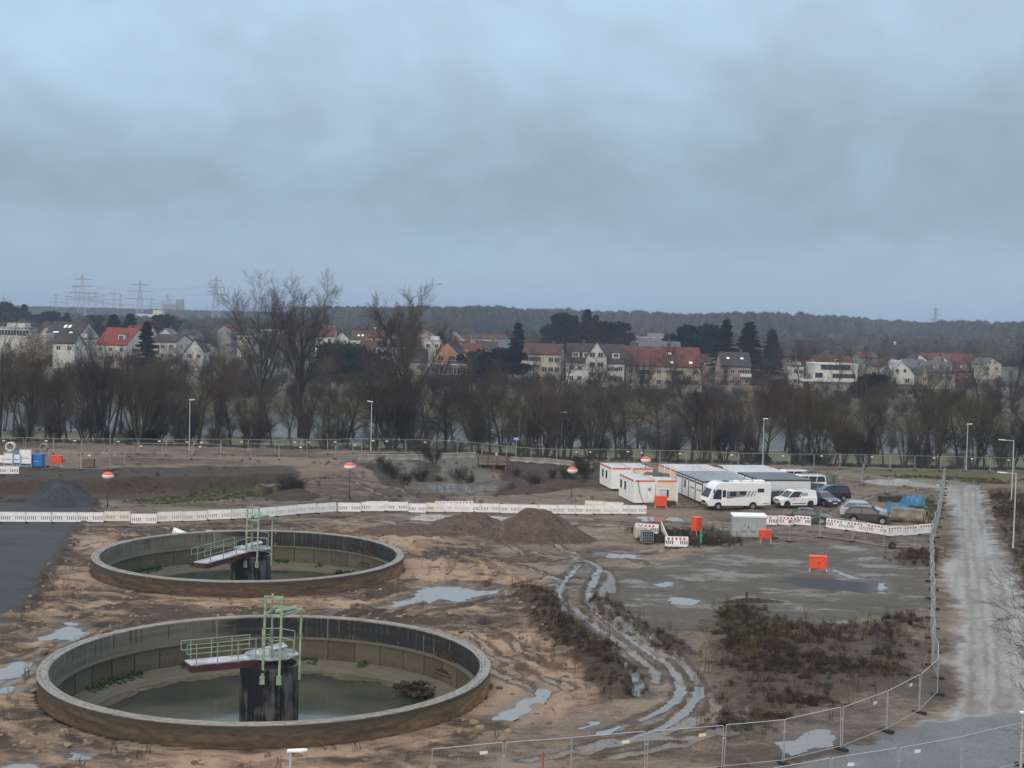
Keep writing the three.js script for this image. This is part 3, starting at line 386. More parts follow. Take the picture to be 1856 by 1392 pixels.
function makeTank(label, cx, cz, stain, bridgeTurn, bridgeLen, opening, rnd, level = -1.9) {
  const t = thing('settling_tank', label, 'tank', 'round concrete settling tanks', cx, 0, cz), R = TR, RI = R - 0.55, RL = R - 0.75;
  part('outer_wall', ring([[R, -1.2], [R, 1.05]], -Math.PI, Math.PI, 160), outerM, t);
  part('rim', ring([[R, 1.045], [R + 0.02, 1.06], [R + 0.02, 1.1], [R - 0.02, 1.12], [RI + 0.03, 1.12], [RI - 0.01, 1.09], [RI, 1.04]], -Math.PI, Math.PI, 160), rimM, t);
  part('inner_wall', ring([[RI, -0.15], [RI, 1.05]], -Math.PI, Math.PI, 160), m(stain, 0.7), t);
  part('ledge', ring([[RI + 0.01, -0.12], [RL - 0.06, -0.15], [RL - 0.07, -0.22], [RL + 0.02, -0.24]], -Math.PI, Math.PI, 120), coneM, t);
  const low = part('lower_wall', ring([[RL + 0.05, -1.5], [RL + 0.05, -0.2]], -Math.PI, Math.PI, 80), m(lowTex), t);
  const NP = 40, pg = ring([[RL, -1.5], [RL, -0.23]], 0.003, TAU / NP - 0.004, 3); { const u = pg.attributes.uv; for (let i = 0; i < u.count; i++) u.setX(i, (u.getX(i) - 0.5) * NP * 0.45); }
  for (let i = 0; i < NP; i++) { const a = i / NP * TAU; const d = Math.abs(((a + TAU / NP / 2 + opening + Math.PI * 3) % TAU) - Math.PI); if (d < 0.07) continue; const p = part('wall_panel', pg, lowM[Math.floor(rnd() * 3)], low); p.rotation.y = -a; }
  part('sloping_floor', ring([[RL + 0.02, -1.42], [9.6, -1.9]], -Math.PI, Math.PI, 120), coneM, t);
  // silt washed up on the slope, uneven towards the water
  { const g = ring([[9.75, -1.86], [9.3, -1.86], [8.6, -1.98], [7.8, -2.08], [6.5, -2.3]], -Math.PI, Math.PI, 160), p = g.attributes.position; for (let i = 0; i < p.count; i++) { const x = p.getX(i), z = p.getZ(i), w = fbm(x * 0.5 + cx, z * 0.5, 3) - 0.5, f = fbm(x * 2.2, z * 2.2 + cz, 3) - 0.5, r = Math.hypot(x, z); if (r < 9.7) p.setY(i, p.getY(i) + w * 0.3 + f * 0.14); } g.computeVertexNormals(); part('silt_bank', g, sandM, t); }
  { const g = new THREE.CircleGeometry(9.6, 64); g.rotateX(-Math.PI / 2); g.translate(0, level, 0); boxUV(g, 0.06); part('water', g, tankWater, t); }
  // broken inlet opening in the wall
  { const ca = Math.cos(-opening), sa = Math.sin(-opening); const b = G(); const P = (dr, y, s) => [Math.cos(opening) * (RI + dr) - Math.sin(opening) * s, y, Math.sin(opening) * (RI + dr) + Math.cos(opening) * s];
    b.quad(P(-0.05, 0.45, -0.85), P(-0.05, 0.42, 0.85), P(-0.24, -0.95, 0.85), P(-0.24, -0.95, -0.85)); part('inlet_opening', b.done(1), mat(0.05, 0.032, 0.025, 0.9, { map: TX.rough }), t);
    const f = G(); f.bar(P(-0.28, -0.95, -0.9), P(-0.28, -0.95, 0.9), 0.05, 6).bar(P(-0.25, -0.95, -0.9), P(-0.1, 0.1, -0.9), 0.05, 6).bar(P(-0.25, -0.95, 0.9), P(-0.1, 0.05, 0.95), 0.05, 6); part('opening_frame', f.done(1), mat(0.09, 0.08, 0.06, 0.9), t);
    const h = G(); for (let i = 0; i < 150; i++) { const s = (rnd() - 0.5) * 2.4, r = -1.1 - rnd() * 1.9, q = 0.06 + rnd() * rnd() * 0.24; h.at(new THREE.IcosahedronGeometry(q, 0), ...P(r, -1.75 + 0.55 * (1 - Math.abs(s) / 1.4) * rnd() - (r + 1.2) * 0.05, s), rnd() * 3, rnd() * 3, 0, 1, 0.6, 1); } part('rubble', h.done(1), mat(0.055, 0.042, 0.034, 0.95, { map: TX.rough }), t); }
  // moss along the foot of the wall
  { const b = G(); for (const [a0, a1, n] of [[-165, -146, 110], [-145, -142, 24], [-128, -125, 16], [-90, -84, 22], [-70, -67, 18], [-112, -108, 14]]) for (let i = 0; i < n; i++) { const a = (a0 + (a1 - a0) * rnd()) * Math.PI / 180, r = RL - 0.06 - rnd() * rnd() * 0.6, q = 0.06 + rnd() * 0.12; b.at(new THREE.IcosahedronGeometry(q, 0), Math.cos(a) * r, -1.46 + (RL - r) * -0.3 + rnd() * 0.22 * (r > RL - 0.2 ? 1 : 0), Math.sin(a) * r, rnd() * 3, rnd() * 3, 0, 1, 0.5, 1); } const mo = part('moss', b.done(1), mossMat, t); mo.userData.kind = 'stuff'; }
  // centre column with platform, bridge stub and gantry
  const col = part('centre_column', ring([[1.55, -2.6], [1.55, 0.86], [1.58, 0.9], [1.58, 1.02], [1.42, 1.04], [1.38, 0.6], [0, 0.45]], -Math.PI, Math.PI, 48), colM, t);
  const C = new THREE.Group(); C.name = 'bridge'; C.rotation.y = bridgeTurn; C.scale.x = bridgeLen / 4.4; t.add(C);
  part('deck', G().box(4.6, 0.06, 1.15, -2.1, 1.44, 0).done(0.5), deckMat, C);
  part('girder', G().box(4.4, 0.36, 0.12, -2.1, 1.22, 0.5).done(0.5), oxide, C); part('girder', G().box(4.4, 0.36, 0.12, -2.1, 1.22, -0.5).done(0.5), oxide, C); part('end_beam', G().box(0.12, 0.36, 0.9, -4.32, 1.22, 0).done(0.5), oxide, C);
  for (const s of [-1, 1]) { const b = G(), z = s * 0.54; for (const y of [2.02, 2.5]) b.bar([-4.6, y, z], [-0.9, y, z], 0.026); for (const x of [-4.1, -3.0, -1.9, -0.95]) b.bar([x, 1.3, z], [x, 2.5, z], 0.028); b.bar([-4.6, 2.02, z], [-4.6, 2.5, z], 0.026); part('railing', b.done(1), M.mint, C); }
  part('platform', G().cyl(1.45, 1.45, 0.08, 0.1, 1.48, -0.1, 8).cyl(0.5, 0.75, 0.3, 0.15, 1.66, -0.3, 4).box(0.6, 0.05, 0.5, 0.7, 1.56, 0.5).done(0.6), plateMat, t);
  part('hatch', G().box(0.9, 0.05, 0.7, 0.35, 1.85, -0.25, 0.1, 0.5, 0.12).done(0.6), deckMat, t);
  { const b = G(), pts = [[-0.6, -1.1], [0.35, -1.25], [1.2, -0.7]]; for (const y of [2.1, 2.6]) b.path(pts.map(([x, z]) => [x, y, z]), 0.026); for (const [x, z] of pts) b.bar([x, 1.5, z], [x, 2.6, z], 0.028); part('platform_railing', b.done(1), M.mint, t); }
  { const b = G(); b.path([[0.1, 2.45, 1.05], [1.35, 2.45, 0.75]], 0.024); b.bar([1.35, 1.5, 0.75], [1.35, 2.45, 0.75], 0.028).bar([0.3, 1.5, 1.05], [0.3, 2.45, 1.05], 0.028); part('platform_railing', b.done(1), M.mint, t); }
  for (const x of [-0.08, 0.78]) part('gantry_leg', G().beam([x - 0.03, 0.35, 1.5], [x + 0.05, 4.85, 1.42], 0.115, 0.115).box(0.26, 0.45, 0.2, x - 0.03, 0.5, 1.52).done(1), M.mint, t);
  part('gantry_leg', G().beam([1.62, 0.3, 0.3], [1.66, 3.95, 0.2], 0.1, 0.1).box(0.14, 0.5, 0.14, 1.63, 0.5, 0.3).done(1), M.mint, t);
  part('gantry_head', G().beam([-0.1, 4.8, 1.42], [0.9, 4.8, 1.42], 0.14, 0.16).beam([-0.06, 3.85, 1.42], [0.86, 3.85, 1.42], 0.1, 0.12).beam([0.8, 3.9, 1.4], [1.68, 3.92, 0.2], 0.1, 0.12).beam([-0.02, 3.85, 1.4], [0.3, 4.1, 0.2], 0.08, 0.1).beam([0.3, 4.1, 0.2], [1.68, 3.95, 0.2], 0.08, 0.1).box(0.1, 0.12, 0.1, 0.34, 4.95, 1.42).done(1), M.mint, t);
  part('drive_tube', G().bar([0.4, 3.95, 0.9], [1.4, 4.12, 0.5], 0.11, 10).bar([0.35, 4.8, 1.42], [0.22, 3.9, 0.9], 0.025).done(1), M.mint, t);
  { const b = G().bar([0.18, 1.5, 0.4], [0.18, 3.5, 0.5], 0.055, 6).bar([0.18, 3.5, 0.5], [0.5, 3.85, 0.6], 0.055, 6); for (const s of [-0.18, 0.1]) b.bar([s, 1.5, 0.55], [s, 2.9, 0.6], 0.02); for (let y = 1.7; y < 2.9; y += 0.24) b.bar([-0.18, y, 0.56], [0.1, y, 0.56], 0.016); part('ladder', b.done(1), M.mint, t); }
  part('lamp_box', G().rbox(0.16, 0.14, 0.14, -0.55, 1.72, 0.55, 0.02).bar([-0.55, 1.45, 0.55], [-0.55, 1.66, 0.55], 0.02).done(1), M.whitePlain, t);
  return t;
}
makeTank('large round concrete settling tank in front, bridge stub over greenish water', ...TANKS[0], innerStain(0.1, -112, 60), 0.5, 4.4, -0.62, rng(3));
makeTank('farther round concrete settling tank beside the white barriers', ...TANKS[1], innerStain(0.6, -104, 60), 1.22, 7.0, -0.75, rng(5), -1.84);

// ---------------------------------------------------------------- mesh fence panels
const wireGeo = (L) => new THREE.CylinderGeometry(0.0032, 0.0032, L, 3, 1, true);
const FENCE = (() => {
  const f = G(); f.path([[0.05, 0.12, 0], [0.05, 1.98, 0], [0.09, 2.02, 0], [3.41, 2.02, 0], [3.45, 1.98, 0], [3.45, 0.12, 0]], 0.022, 6).bar([0.05, 0.2, 0], [3.45, 0.2, 0], 0.016);
  const w = G(); for (let i = 1; i < 34; i++) w.at(wireGeo(1.8), 0.05 + i * 0.1, 1.11, 0.004); for (let i = 1; i < 8; i++) w.at(wireGeo(3.38), 1.75, 0.2 + i * 0.23, -0.004, 0, 0, Math.PI / 2);
  const foot = G().rbox(0.24, 0.13, 0.72, 0, 0.065, 0, 0.03).done(1), clamp_ = G().box(0.14, 0.05, 0.07, 0, 1.45, 0).done();
  return { frame: f.done(), wires: w.done(), foot, clamp: clamp_, plate: G().box(0.34, 0.13, 0.012, 0, 0, 0).done() };
})();
const fr = rng(21);
function fencePanel(a, b, label, group, plate = fr() < 0.6) {
  const dx = b[0] - a[0], dz = b[1] - a[1], L = Math.hypot(dx, dz), ya = groundY(a[0], a[1]), yb = groundY(b[0], b[1]);
  const t = thing('fence_panel', label, 'fence', group, a[0], ya, a[1], Math.atan2(-dz, dx));
  const P = new THREE.Group(); P.name = 'panel'; P.scale.x = L / 3.5; P.rotation.z = Math.atan2(yb - ya, L) + (fr() - 0.5) * 0.008; P.rotation.x = (fr() - 0.5) * 0.035; t.add(P);
  part('frame', FENCE.frame, M.tube, P); part('wire_mesh', FENCE.wires, M.wire, P);
  part('foot', FENCE.foot, M.rubber, t); part('clamp', FENCE.clamp, M.tube, t);
  if (plate) { const p = part('label_plate', FENCE.plate, [M.paleYellow, M.tagWhite, M.tagWhite][Math.floor(fr() * 3)], t); const s = fr() < 0.5 ? 0.28 : 0.75; p.position.set(L * s, 1.6 + fr() * 0.2, 0.03); p.rotation.z = (fr() - 0.5) * 0.2; }
  return t;
}
function fenceRun(pts, label, group, even = true, gap = () => false) {
  let posts = pts;
  if (even) {
    const len = pts.map((p, i) => i ? Math.hypot(p[0] - pts[i - 1][0], p[1] - pts[i - 1][1]) : 0), tot = len.reduce((s, v) => s + v, 0), n = Math.round(tot / 3.5); posts = [];
    for (let k = 0; k <= n; k++) { let d = tot * k / n, i = 1; while (i < pts.length - 1 && d > len[i]) d -= len[i++]; const q = Math.min(1, d / len[i]), w = (k % 2 ? 0.12 : -0.12) * (k > 0 && k < n ? 1 : 0), nx = -(pts[i][1] - pts[i - 1][1]) / len[i], nz = (pts[i][0] - pts[i - 1][0]) / len[i]; posts.push([mix(pts[i - 1][0], pts[i][0], q) + nx * w, mix(pts[i - 1][1], pts[i][1], q) + nz * w]); }
  }
  for (let k = 1; k < posts.length; k++) if (!gap(k)) fencePanel(posts[k - 1], posts[k], label.replace('#', ORD(k)), group);
}
fenceRun([...[[-69.28,-179.09],[-63.24,-179.91],[-42.38,-184.52],[-19.87,-191.06],[-4.9,-192.55],[0.77,-190.17]], ...[[13.93,-191.15],[32.74,-191.3],[51.16,-192.75],[69.86,-194.22],[76.79,-194.39]]], 'mesh fence panel in the far row before the trees, # from the left edge', 'far row of mesh fence panels');
fenceRun([[-47.71,-177.4],[-37.63,-179.2],[-25.97,-181.37],[-19.52,-184.39]], 'mesh fence panel in the short second row before the far fence, # from the left', 'second row of mesh fence panels', true, (k) => k === 4 || k === 7);
fenceRun([[-54.71,-166.5],[-49.89,-163.38],[-46.38,-163],[-46.23,-168.5]], 'mesh fence panel standing loose by the timber crate, # from the left', 'loose mesh fence panels by the crate', false);
fenceRun([[55.16,-178.09],[43.72,-142.63],[37.13,-123.02],[30,-98.49],[25.96,-84.9],[23.93,-77.54],[23.1,-74.37]], 'mesh fence panel along the pale gravel road, # from its far end', 'mesh fence panels along the gravel road');
fenceRun([[23.1,-74.37],[21.17,-71.05],[18.54,-67.38],[15.65,-64.36],[12.58,-62.33],[9.65,-60.88],[6.14,-59.57],[2.88,-58.47],[0.05,-57.44],[-2.89,-56.29]], 'near mesh fence panel curving round the scrub, # from the gravel road', 'near mesh fence panels round the scrub', false);
fenceRun([[5.59,-52.05],[8.09,-53.69],[10.69,-55.09],[13.38,-56.64],[16.6,-58.3],[19.82,-60.12],[23.38,-62.59],[27.7,-65.31]], 'mesh fence panel on the wet asphalt at the bottom edge, # from the left', 'front mesh fence panels on the asphalt', false);
fenceRun([[20.05,-131.73],[24.47,-128.45],[25.52,-127.33],[28.86,-129.8],[31.19,-126.96],[33.49,-124.85],[36.03,-123.74]], 'mesh fence panel behind the gravel lot, # from the electrical cabinet', 'mesh fence panels behind the gravel lot', false, (k) => k === 1);
fenceRun([[39.58,-170.23],[43.48,-173.29],[45.5,-180.9]], 'mesh fence panel near the open skip, # from it', 'mesh fence panels by the skip', false);
fenceRun([[44.35,-164.75],[45.77,-167.14],[45.95,-158.11],[49.43,-159.73]], 'mesh fence panel behind the blue tarpaulins, # from the left', 'mesh fence panels behind the tarpaulin', false, (k) => k === 2);
// ---------------------------------------------------------------- plastic crowd barriers
function barrierBoard(slots, slotW) {
  const s = new THREE.Shape(); s.moveTo(0.01, 0.1); s.lineTo(1.99, 0.1); s.lineTo(1.99, 0.94); const n = 13; for (let i = n - 1; i >= 0; i--) { const x = 0.01 + (i + 0.5) * 1.98 / n; s.lineTo(x + 0.06, 0.94); s.lineTo(x + 0.03, 1.0); s.lineTo(x - 0.03, 1.0); s.lineTo(x - 0.06, 0.94); } s.lineTo(0.01, 0.94); s.closePath();
  for (let i = 0; i < slots; i++) { const x = 0.12 + i * 1.76 / (slots - 1); if (Math.abs(x - 1) < 0.2) continue; const p = new THREE.Path(); p.moveTo(x - slotW, 0.3); p.lineTo(x + slotW, 0.3); p.lineTo(x + slotW, 0.62); p.lineTo(x - slotW, 0.62); p.closePath(); s.holes.push(p); }
  const p = new THREE.Path(); p.moveTo(0.92, 0.56); p.lineTo(1.08, 0.56); p.lineTo(1.08, 0.6); p.lineTo(0.92, 0.6); p.closePath(); s.holes.push(p);
  const g = new THREE.ExtrudeGeometry(s, { depth: 0.045, bevelEnabled: false }); g.translate(0, 0, -0.0225); return G().add(g).done(0.5);
}
const BAR = { a: barrierBoard(12, 0.034), b: barrierBoard(17, 0.024), rw: barrierBoard(11, 0.05), stripe: G().box(0.17, 0.18, 0.054, 0, 0.78, 0).done(), foot: G().rbox(0.22, 0.11, 0.62, 0, 0.055, 0, 0.03).done(), hook: G().box(0.05, 0.3, 0.06, 0.02, 0.7, 0).done() };
const barMat = [M.white, mat(0.88, 0.89, 0.9, 0.4, { map: TX.fine }), mat(0.8, 0.77, 0.69, 0.6, { map: TX.fine })], redFoil = mat(0.42, 0.02, 0.03, 0.4);
const br = rng(77);
function barrier(a, b, label, group, red = false, kind) {
  const dx = b[0] - a[0], dz = b[1] - a[1], t = thing(red ? 'red_white_barrier' : 'white_barrier', label, 'barrier', group, a[0], groundY(a[0], a[1]), a[1], Math.atan2(-dz, dx));
  const old = kind ?? (br() < 0.07 ? 1 : 0), bd = part('board', red ? BAR.rw : old ? BAR.b : BAR.a, old ? barMat[2] : barMat[br() < 0.5 ? 0 : 1], t); bd.rotation.x = (br() - 0.5) * 0.06; bd.scale.x = Math.hypot(dx, dz) / 2.0;
  if (red) for (let i = 0; i < 5; i++) { const s = part('stripe', BAR.stripe, redFoil, t); s.position.x = 0.3 + i * 0.34; s.rotation.x = bd.rotation.x; }
  part('foot', BAR.foot, M.rubber, t).position.x = 0.1; part('hook', BAR.hook, barMat[0], t).rotation.x = bd.rotation.x; return t;
}
function barrierRun(pts, label, group, red, kind) {
  let c = 0;
  for (let i = 1; i < pts.length; i++) { const [x0, z0] = pts[i - 1], [x1, z1] = pts[i], n = Math.max(1, Math.round(Math.hypot(x1 - x0, z1 - z0) / 2.03)); for (let k = 0; k < n; k++) { const j = () => (br() - 0.5) * 0.07; barrier([mix(x0, x1, k / n), mix(z0, z1, k / n) + j()], [mix(x0, x1, (k + 0.985) / n), mix(z0, z1, (k + 0.985) / n) + j()], label.replace('#', ORD(++c)), group, red, kind); } }
}
barrierRun([[-47.79,-126.21],[-45.86,-126.37],[-39.19,-127.33],[-32.21,-128.52],[-25.95,-131.37],[-22.29,-134.21],[-17.03,-138.62]], 'white barrier in the long row behind the tanks, # from the left edge', 'white barriers behind the tanks');
barrierRun([[-16.95,-138.83],[-10.01,-139.68],[-2.87,-139.97],[4.87,-140.95],[13.97,-142.17]], 'white barrier between pit and gravel heaps, # from the bend in the row', 'white barriers before the pit');
barrierRun([[-60.07,-157.73],[-55.46,-158.75]], 'white barrier below the notice boards, # from the left edge', 'white barriers by the blue cabinets', false, 0);
barrierRun([[-64.17,-169.33],[-60.43,-168.94]], 'white barrier behind the notice boards, # from the left edge', 'white barriers behind the blue cabinets', false, 0);
barrierRun([[-14.37,-140.3],[-12.1,-140.92]], 'red and white barrier peeping over the white row near the balloon lamp', null, true);
barrierRun([[-7.46,-141.15],[-3.6,-142.26]], 'red and white barrier peeping over the middle of the white row, # of its row', 'red and white barriers behind the white row', true);
barrierRun([[7.82,-144.34],[11.78,-144.23]], 'yellowed white barrier standing behind the end of the white row, # of its row', 'white barriers behind the row end', false, 1);
barrierRun([[24.02,-137.74],[26.4,-137.4],[29.37,-136.08]], 'red and white barrier between cabinet and green car, # from the cabinet', 'red and white barriers by the cabinet', true);
barrierRun([[30.79,-135.96],[35.46,-131.18],[40.77,-134.42]], 'red and white barrier before the brown car and pipe, # from the green car', 'red and white barriers by the concrete pipe', true);
barrierRun([[11.61,-128.35],[13.72,-127.71]], 'red and white barrier standing behind the liquid containers', null, true);
barrierRun([[13.61,-121.52],[15.67,-121.54]], 'red and white barrier standing alone at the dug hole', null, true);
{ const p = [[-28.06,-116.75],[-26.59,-117.59]]; const t = barrier(p[0], p[1], 'white barrier lying tilted against the rim of the farther tank', null, false, 0); t.rotation.x = -0.9; t.position.y = 0.75; }
{ const p = [[14.1,-129.41],[14.12,-124]]; const t = barrier(p[0], p[1], 'red and white barrier leaning askew at the edge of the hole', null, true); t.rotation.z = -0.1; }
// ---------------------------------------------------------------- lamp posts
function lampPost(x, z, h, turn, label, arm = 0, size = 1) {
  const y = groundY(x, z), t = thing('lamp_post', label, 'lamp post', 'lamp posts', x, y, z, turn);
  part('pole', G().bar([0, 0, 0], [0, h, 0], 0.075, 10, 0.045).cyl(0.1, 0.1, 0.5, 0, 0.25, 0, 10).done(1), M.zinc, t);
  if (arm) part('arm', G().bar([0, h - 0.04, 0], [arm, h, 0], 0.035, 8).done(1), M.zinc, t);
  const s = new THREE.Shape(); s.moveTo(-0.12, -0.09); s.lineTo(0.45, -0.13); s.quadraticCurveTo(0.62, -0.12, 0.66, 0); s.quadraticCurveTo(0.62, 0.12, 0.45, 0.13); s.lineTo(-0.12, 0.09); s.closePath();
  const g = new THREE.ExtrudeGeometry(s, { depth: 0.05, bevelEnabled: true, bevelSize: 0.02, bevelThickness: 0.02, bevelSegments: 2 }); g.rotateX(-Math.PI / 2);
  const hd = part('lamp_head', G().add(g).done(1), M.white, t); hd.position.set(arm ? arm - 0.1 : 0, h - 0.01, 0); if (arm < 0) hd.rotation.y = Math.PI; hd.rotation.z = 0.06; hd.scale.setScalar(size);
  part('lens', G().box(0.4, 0.02, 0.16, 0.3, -0.03, 0).done(1), mat(0.6, 0.62, 0.62, 0.2), hd);
  return t;
}
lampPost(-43.17,-188.91, 6.9, 0.3, 'grey lamp post rising before the poplars on the far fence line');
lampPost(-19.38,-195.15, 6.9, 2.9, 'slim lamp post beside the big forked poplar');
lampPost(7.25,-200.31, 6.8, 0.2, 'slim lamp post behind the timber platform, left of the containers');
lampPost(34.73,-193.19, 6.6, 0.4, 'slim lamp post behind the dark-trimmed containers');
lampPost(63.26,-194.82, 6.4, 0.1, 'slim lamp post on the grass verge at the road bend');
lampPost(57.35,-160.27, 7.1, 0, 'tall lamp post with short arm at the edge of the picture', -1.0);
lampPost(44.98,-124.79, 6.7, 0, 'nearer lamp post with short arm beside the gravel road', -0.9);
lampPost(-6.1, -40, 7.0, 0.02, 'lamp post whose white head rises at the bottom edge below the front tank', 0, 0.72);
lampPost(17.14, -46, 7.0, 0.1, 'lamp post whose white head rises beside the bare shrub at the bottom corner', 0, 0.72);

// ---------------------------------------------------------------- site cabins
const YAW = 0.175, E1 = [Math.cos(YAW), -Math.sin(YAW)], E2 = [-Math.sin(YAW), -Math.cos(YAW)];
const seam = tex(256, 256, (u, v, o) => { const p = (u * 8) % 1, k = (0.86 + 0.14 * sstep(0, 0.08, Math.min(p, 1 - p))) * (0.86 + 0.28 * pf(u, v, 4, 5)); o[0] = k; o[1] = k; o[2] = k * 0.99; });
const roofTex = tex(512, 512, (u, v, o) => { const s = pf(u, v * 0.25, 16, 4), b = pf(u, v, 5, 5), k = 0.55 + 0.9 * s * b * 1.9; o[0] = k; o[1] = k; o[2] = k; });
const CM = {
  white: mat(0.78, 0.8, 0.8, 0.5, { map: seam }), cream: mat(0.68, 0.63, 0.52, 0.6, { map: seam }), grey: mat(0.62, 0.63, 0.64, 0.5, { map: seam }), pale: mat(0.66, 0.64, 0.6, 0.6, { map: seam }),
  roofPale: mat(0.58, 0.6, 0.6, 0.3, { map: roofTex }), roofGrey: mat(0.3, 0.33, 0.37, 0.22, { map: roofTex }), roofDark: mat(0.13, 0.14, 0.15, 0.35, { map: roofTex }), trimOrange: mat(0.68, 0.13, 0.05, 0.55, { map: TX.fine }), frame: mat(0.8, 0.8, 0.8, 0.4), lilac: mat(0.55, 0.5, 0.72, 0.5),
};
function cabin(label, group, corner, along, L, wall, trim, roof, feats = {}) {
  // corner: nearest left corner on the ground; along 'x': long side to the viewer, 'z': short end to the viewer
  const D = 2.42, H = 2.42, B = 0.12, w = along === 'x' ? L : D, d = along === 'x' ? D : L, x = corner[0] + E1[0] * w / 2 + E2[0] * d / 2, z = corner[1] + E1[1] * w / 2 + E2[1] * d / 2;
  const t = thing('site_cabin', label, 'site cabin', group, x, 0, z, YAW), tr = trim === 'orange' ? CM.trimOrange : trim === 'dark' ? M.darkTrim : CM.frame, q = 0.07;
  part('wall', G().box(w - q, H - 0.16, 0.05, 0, B + H / 2, d / 2 - 0.04).done(0.42), wall[0], t);
  part('wall', G().box(w - q, H - 0.16, 0.05, 0, B + H / 2, -d / 2 + 0.04).done(0.42), wall[0], t);
  part('wall', G().box(0.05, H - 0.16, d - q, -w / 2 + 0.04, B + H / 2, 0).done(0.42), wall[1] ?? wall[0], t);
  part('wall', G().box(0.05, H - 0.16, d - q, w / 2 - 0.04, B + H / 2, 0).done(0.42), wall[1] ?? wall[0], t);
  for (const sx of [-1, 1]) for (const sz of [-1, 1]) part('corner_post', G().rbox(0.11, H, 0.11, sx * (w / 2 - 0.05), B + H / 2, sz * (d / 2 - 0.05), 0.02).done(), trim === 'dark' ? tr : CM.frame, t);
  for (const [yy, hh, name] of [[B + H - 0.08, 0.17, 'top_rail'], [B + 0.05, 0.1, 'bottom_rail']]) { const mm = name === 'top_rail' ? tr : trim === 'dark' ? tr : CM.frame; for (const s of [-1, 1]) { part(name, G().box(w - 0.23, hh, 0.1, 0, yy, s * (d / 2 - 0.048)).done(), mm, t); part(name, G().box(0.1, hh, d - 0.23, s * (w / 2 - 0.048), yy, 0).done(), mm, t); } }
  const rf = G().box(w - 0.12, 0.06, d - 0.12, 0, B + H - 0.02, 0); const n = Math.round(L / 0.75); for (let i = 1; i < n; i++) along === 'x' ? rf.box(0.035, 0.03, d - 0.2, -w / 2 + i * w / n, B + H + 0.02, 0) : rf.box(w - 0.2, 0.03, 0.035, 0, B + H + 0.02, -d / 2 + i * d / n); part('roof', rf.done(0.3), roof, t);
  for (const sx of [-1, 1]) for (const sz of [-1, 1]) part('footing', G().box(0.3, 0.12, 0.3, sx * (w / 2 - 0.3), 0.06, sz * (d / 2 - 0.3)).done(), M.concrete, t);
  const win = (parent, px, py, pz, ry, ww, hh) => { const o = part('window', G().box(ww, hh, 0.05, 0, 0, 0).done(), CM.frame, parent); o.position.set(px, py, pz); o.rotation.y = ry; const sp = (ww - 0.16) / 2; for (const s of [-1, 1]) part('pane', G().box(sp - 0.02, hh - 0.14, 0.03, s * (sp / 2 + 0.02), 0, 0.025).done(), M.glass, o); };
  for (const f of feats.leftWin ?? []) win(t, -w / 2 + 0.0, B + 1.45, f, -Math.PI / 2, 0.9, 1.05);
  if (feats.leftDoor !== undefined) { const dr = part('door', G().rbox(0.06, 1.95, 0.85, -w / 2 + 0.005, B + 1.08, feats.leftDoor, 0.01).done(), CM.frame, t); part('handle', G().box(0.05, 0.04, 0.14, -w / 2 - 0.05, B + 1.05, feats.leftDoor + 0.3).done(), M.black, dr); }
  if (feats.frontDoor !== undefined) { const dr = part('door', G().rbox(0.95, 1.85, 0.06, feats.frontDoor, B + 1.0, d / 2, 0.01).done(), M.zinc, t); part('door_leaf', G().box(0.85, 1.75, 0.03, feats.frontDoor, B + 1.0, d / 2 + 0.035).done(), M.white, dr); part('notice', G().box(0.3, 0.35, 0.01, feats.frontDoor - 0.18, B + 1.45, d / 2 + 0.055).done(), M.steel, dr); }
  if (feats.poster !== undefined) { win(t, feats.poster, B + 1.0, d / 2, 0, 1.2, 1.0); part('poster', G().box(0.85, 0.75, 0.02, feats.poster - 0.12, B + 1.0, d / 2 + 0.06).done(), CM.lilac, t); }
  if (feats.fan) { const f = part('air_conditioner', G().rbox(0.3, 0.6, 0.85, -w / 2 - 0.15, B + 1.6, 0, 0.04).done(), M.white, t); part('fan_grille', G().cyl(0.24, 0.24, 0.03, -w / 2 - 0.31, B + 1.6, 0, 16, 0, 0, Math.PI / 2).done(), M.black, f); }
  if (feats.vents) part('vent', G().box(0.02, 0.14, 0.5, -w / 2 + 0.002, B + 1.3, -0.3).box(0.02, 0.14, 0.5, -w / 2 + 0.002, B + 1.3, 0.5).done(), M.black, t);
  if (feats.band) part('lintel_band', G().box(0.03, 0.2, 1.9, -w / 2, B + 2.05, 0).done(), M.darkTrim, t);
  return t;
}
const shift = (c, a, b) => [c[0] + E1[0] * a + E2[0] * b, c[1] + E1[1] * a + E2[1] * b];
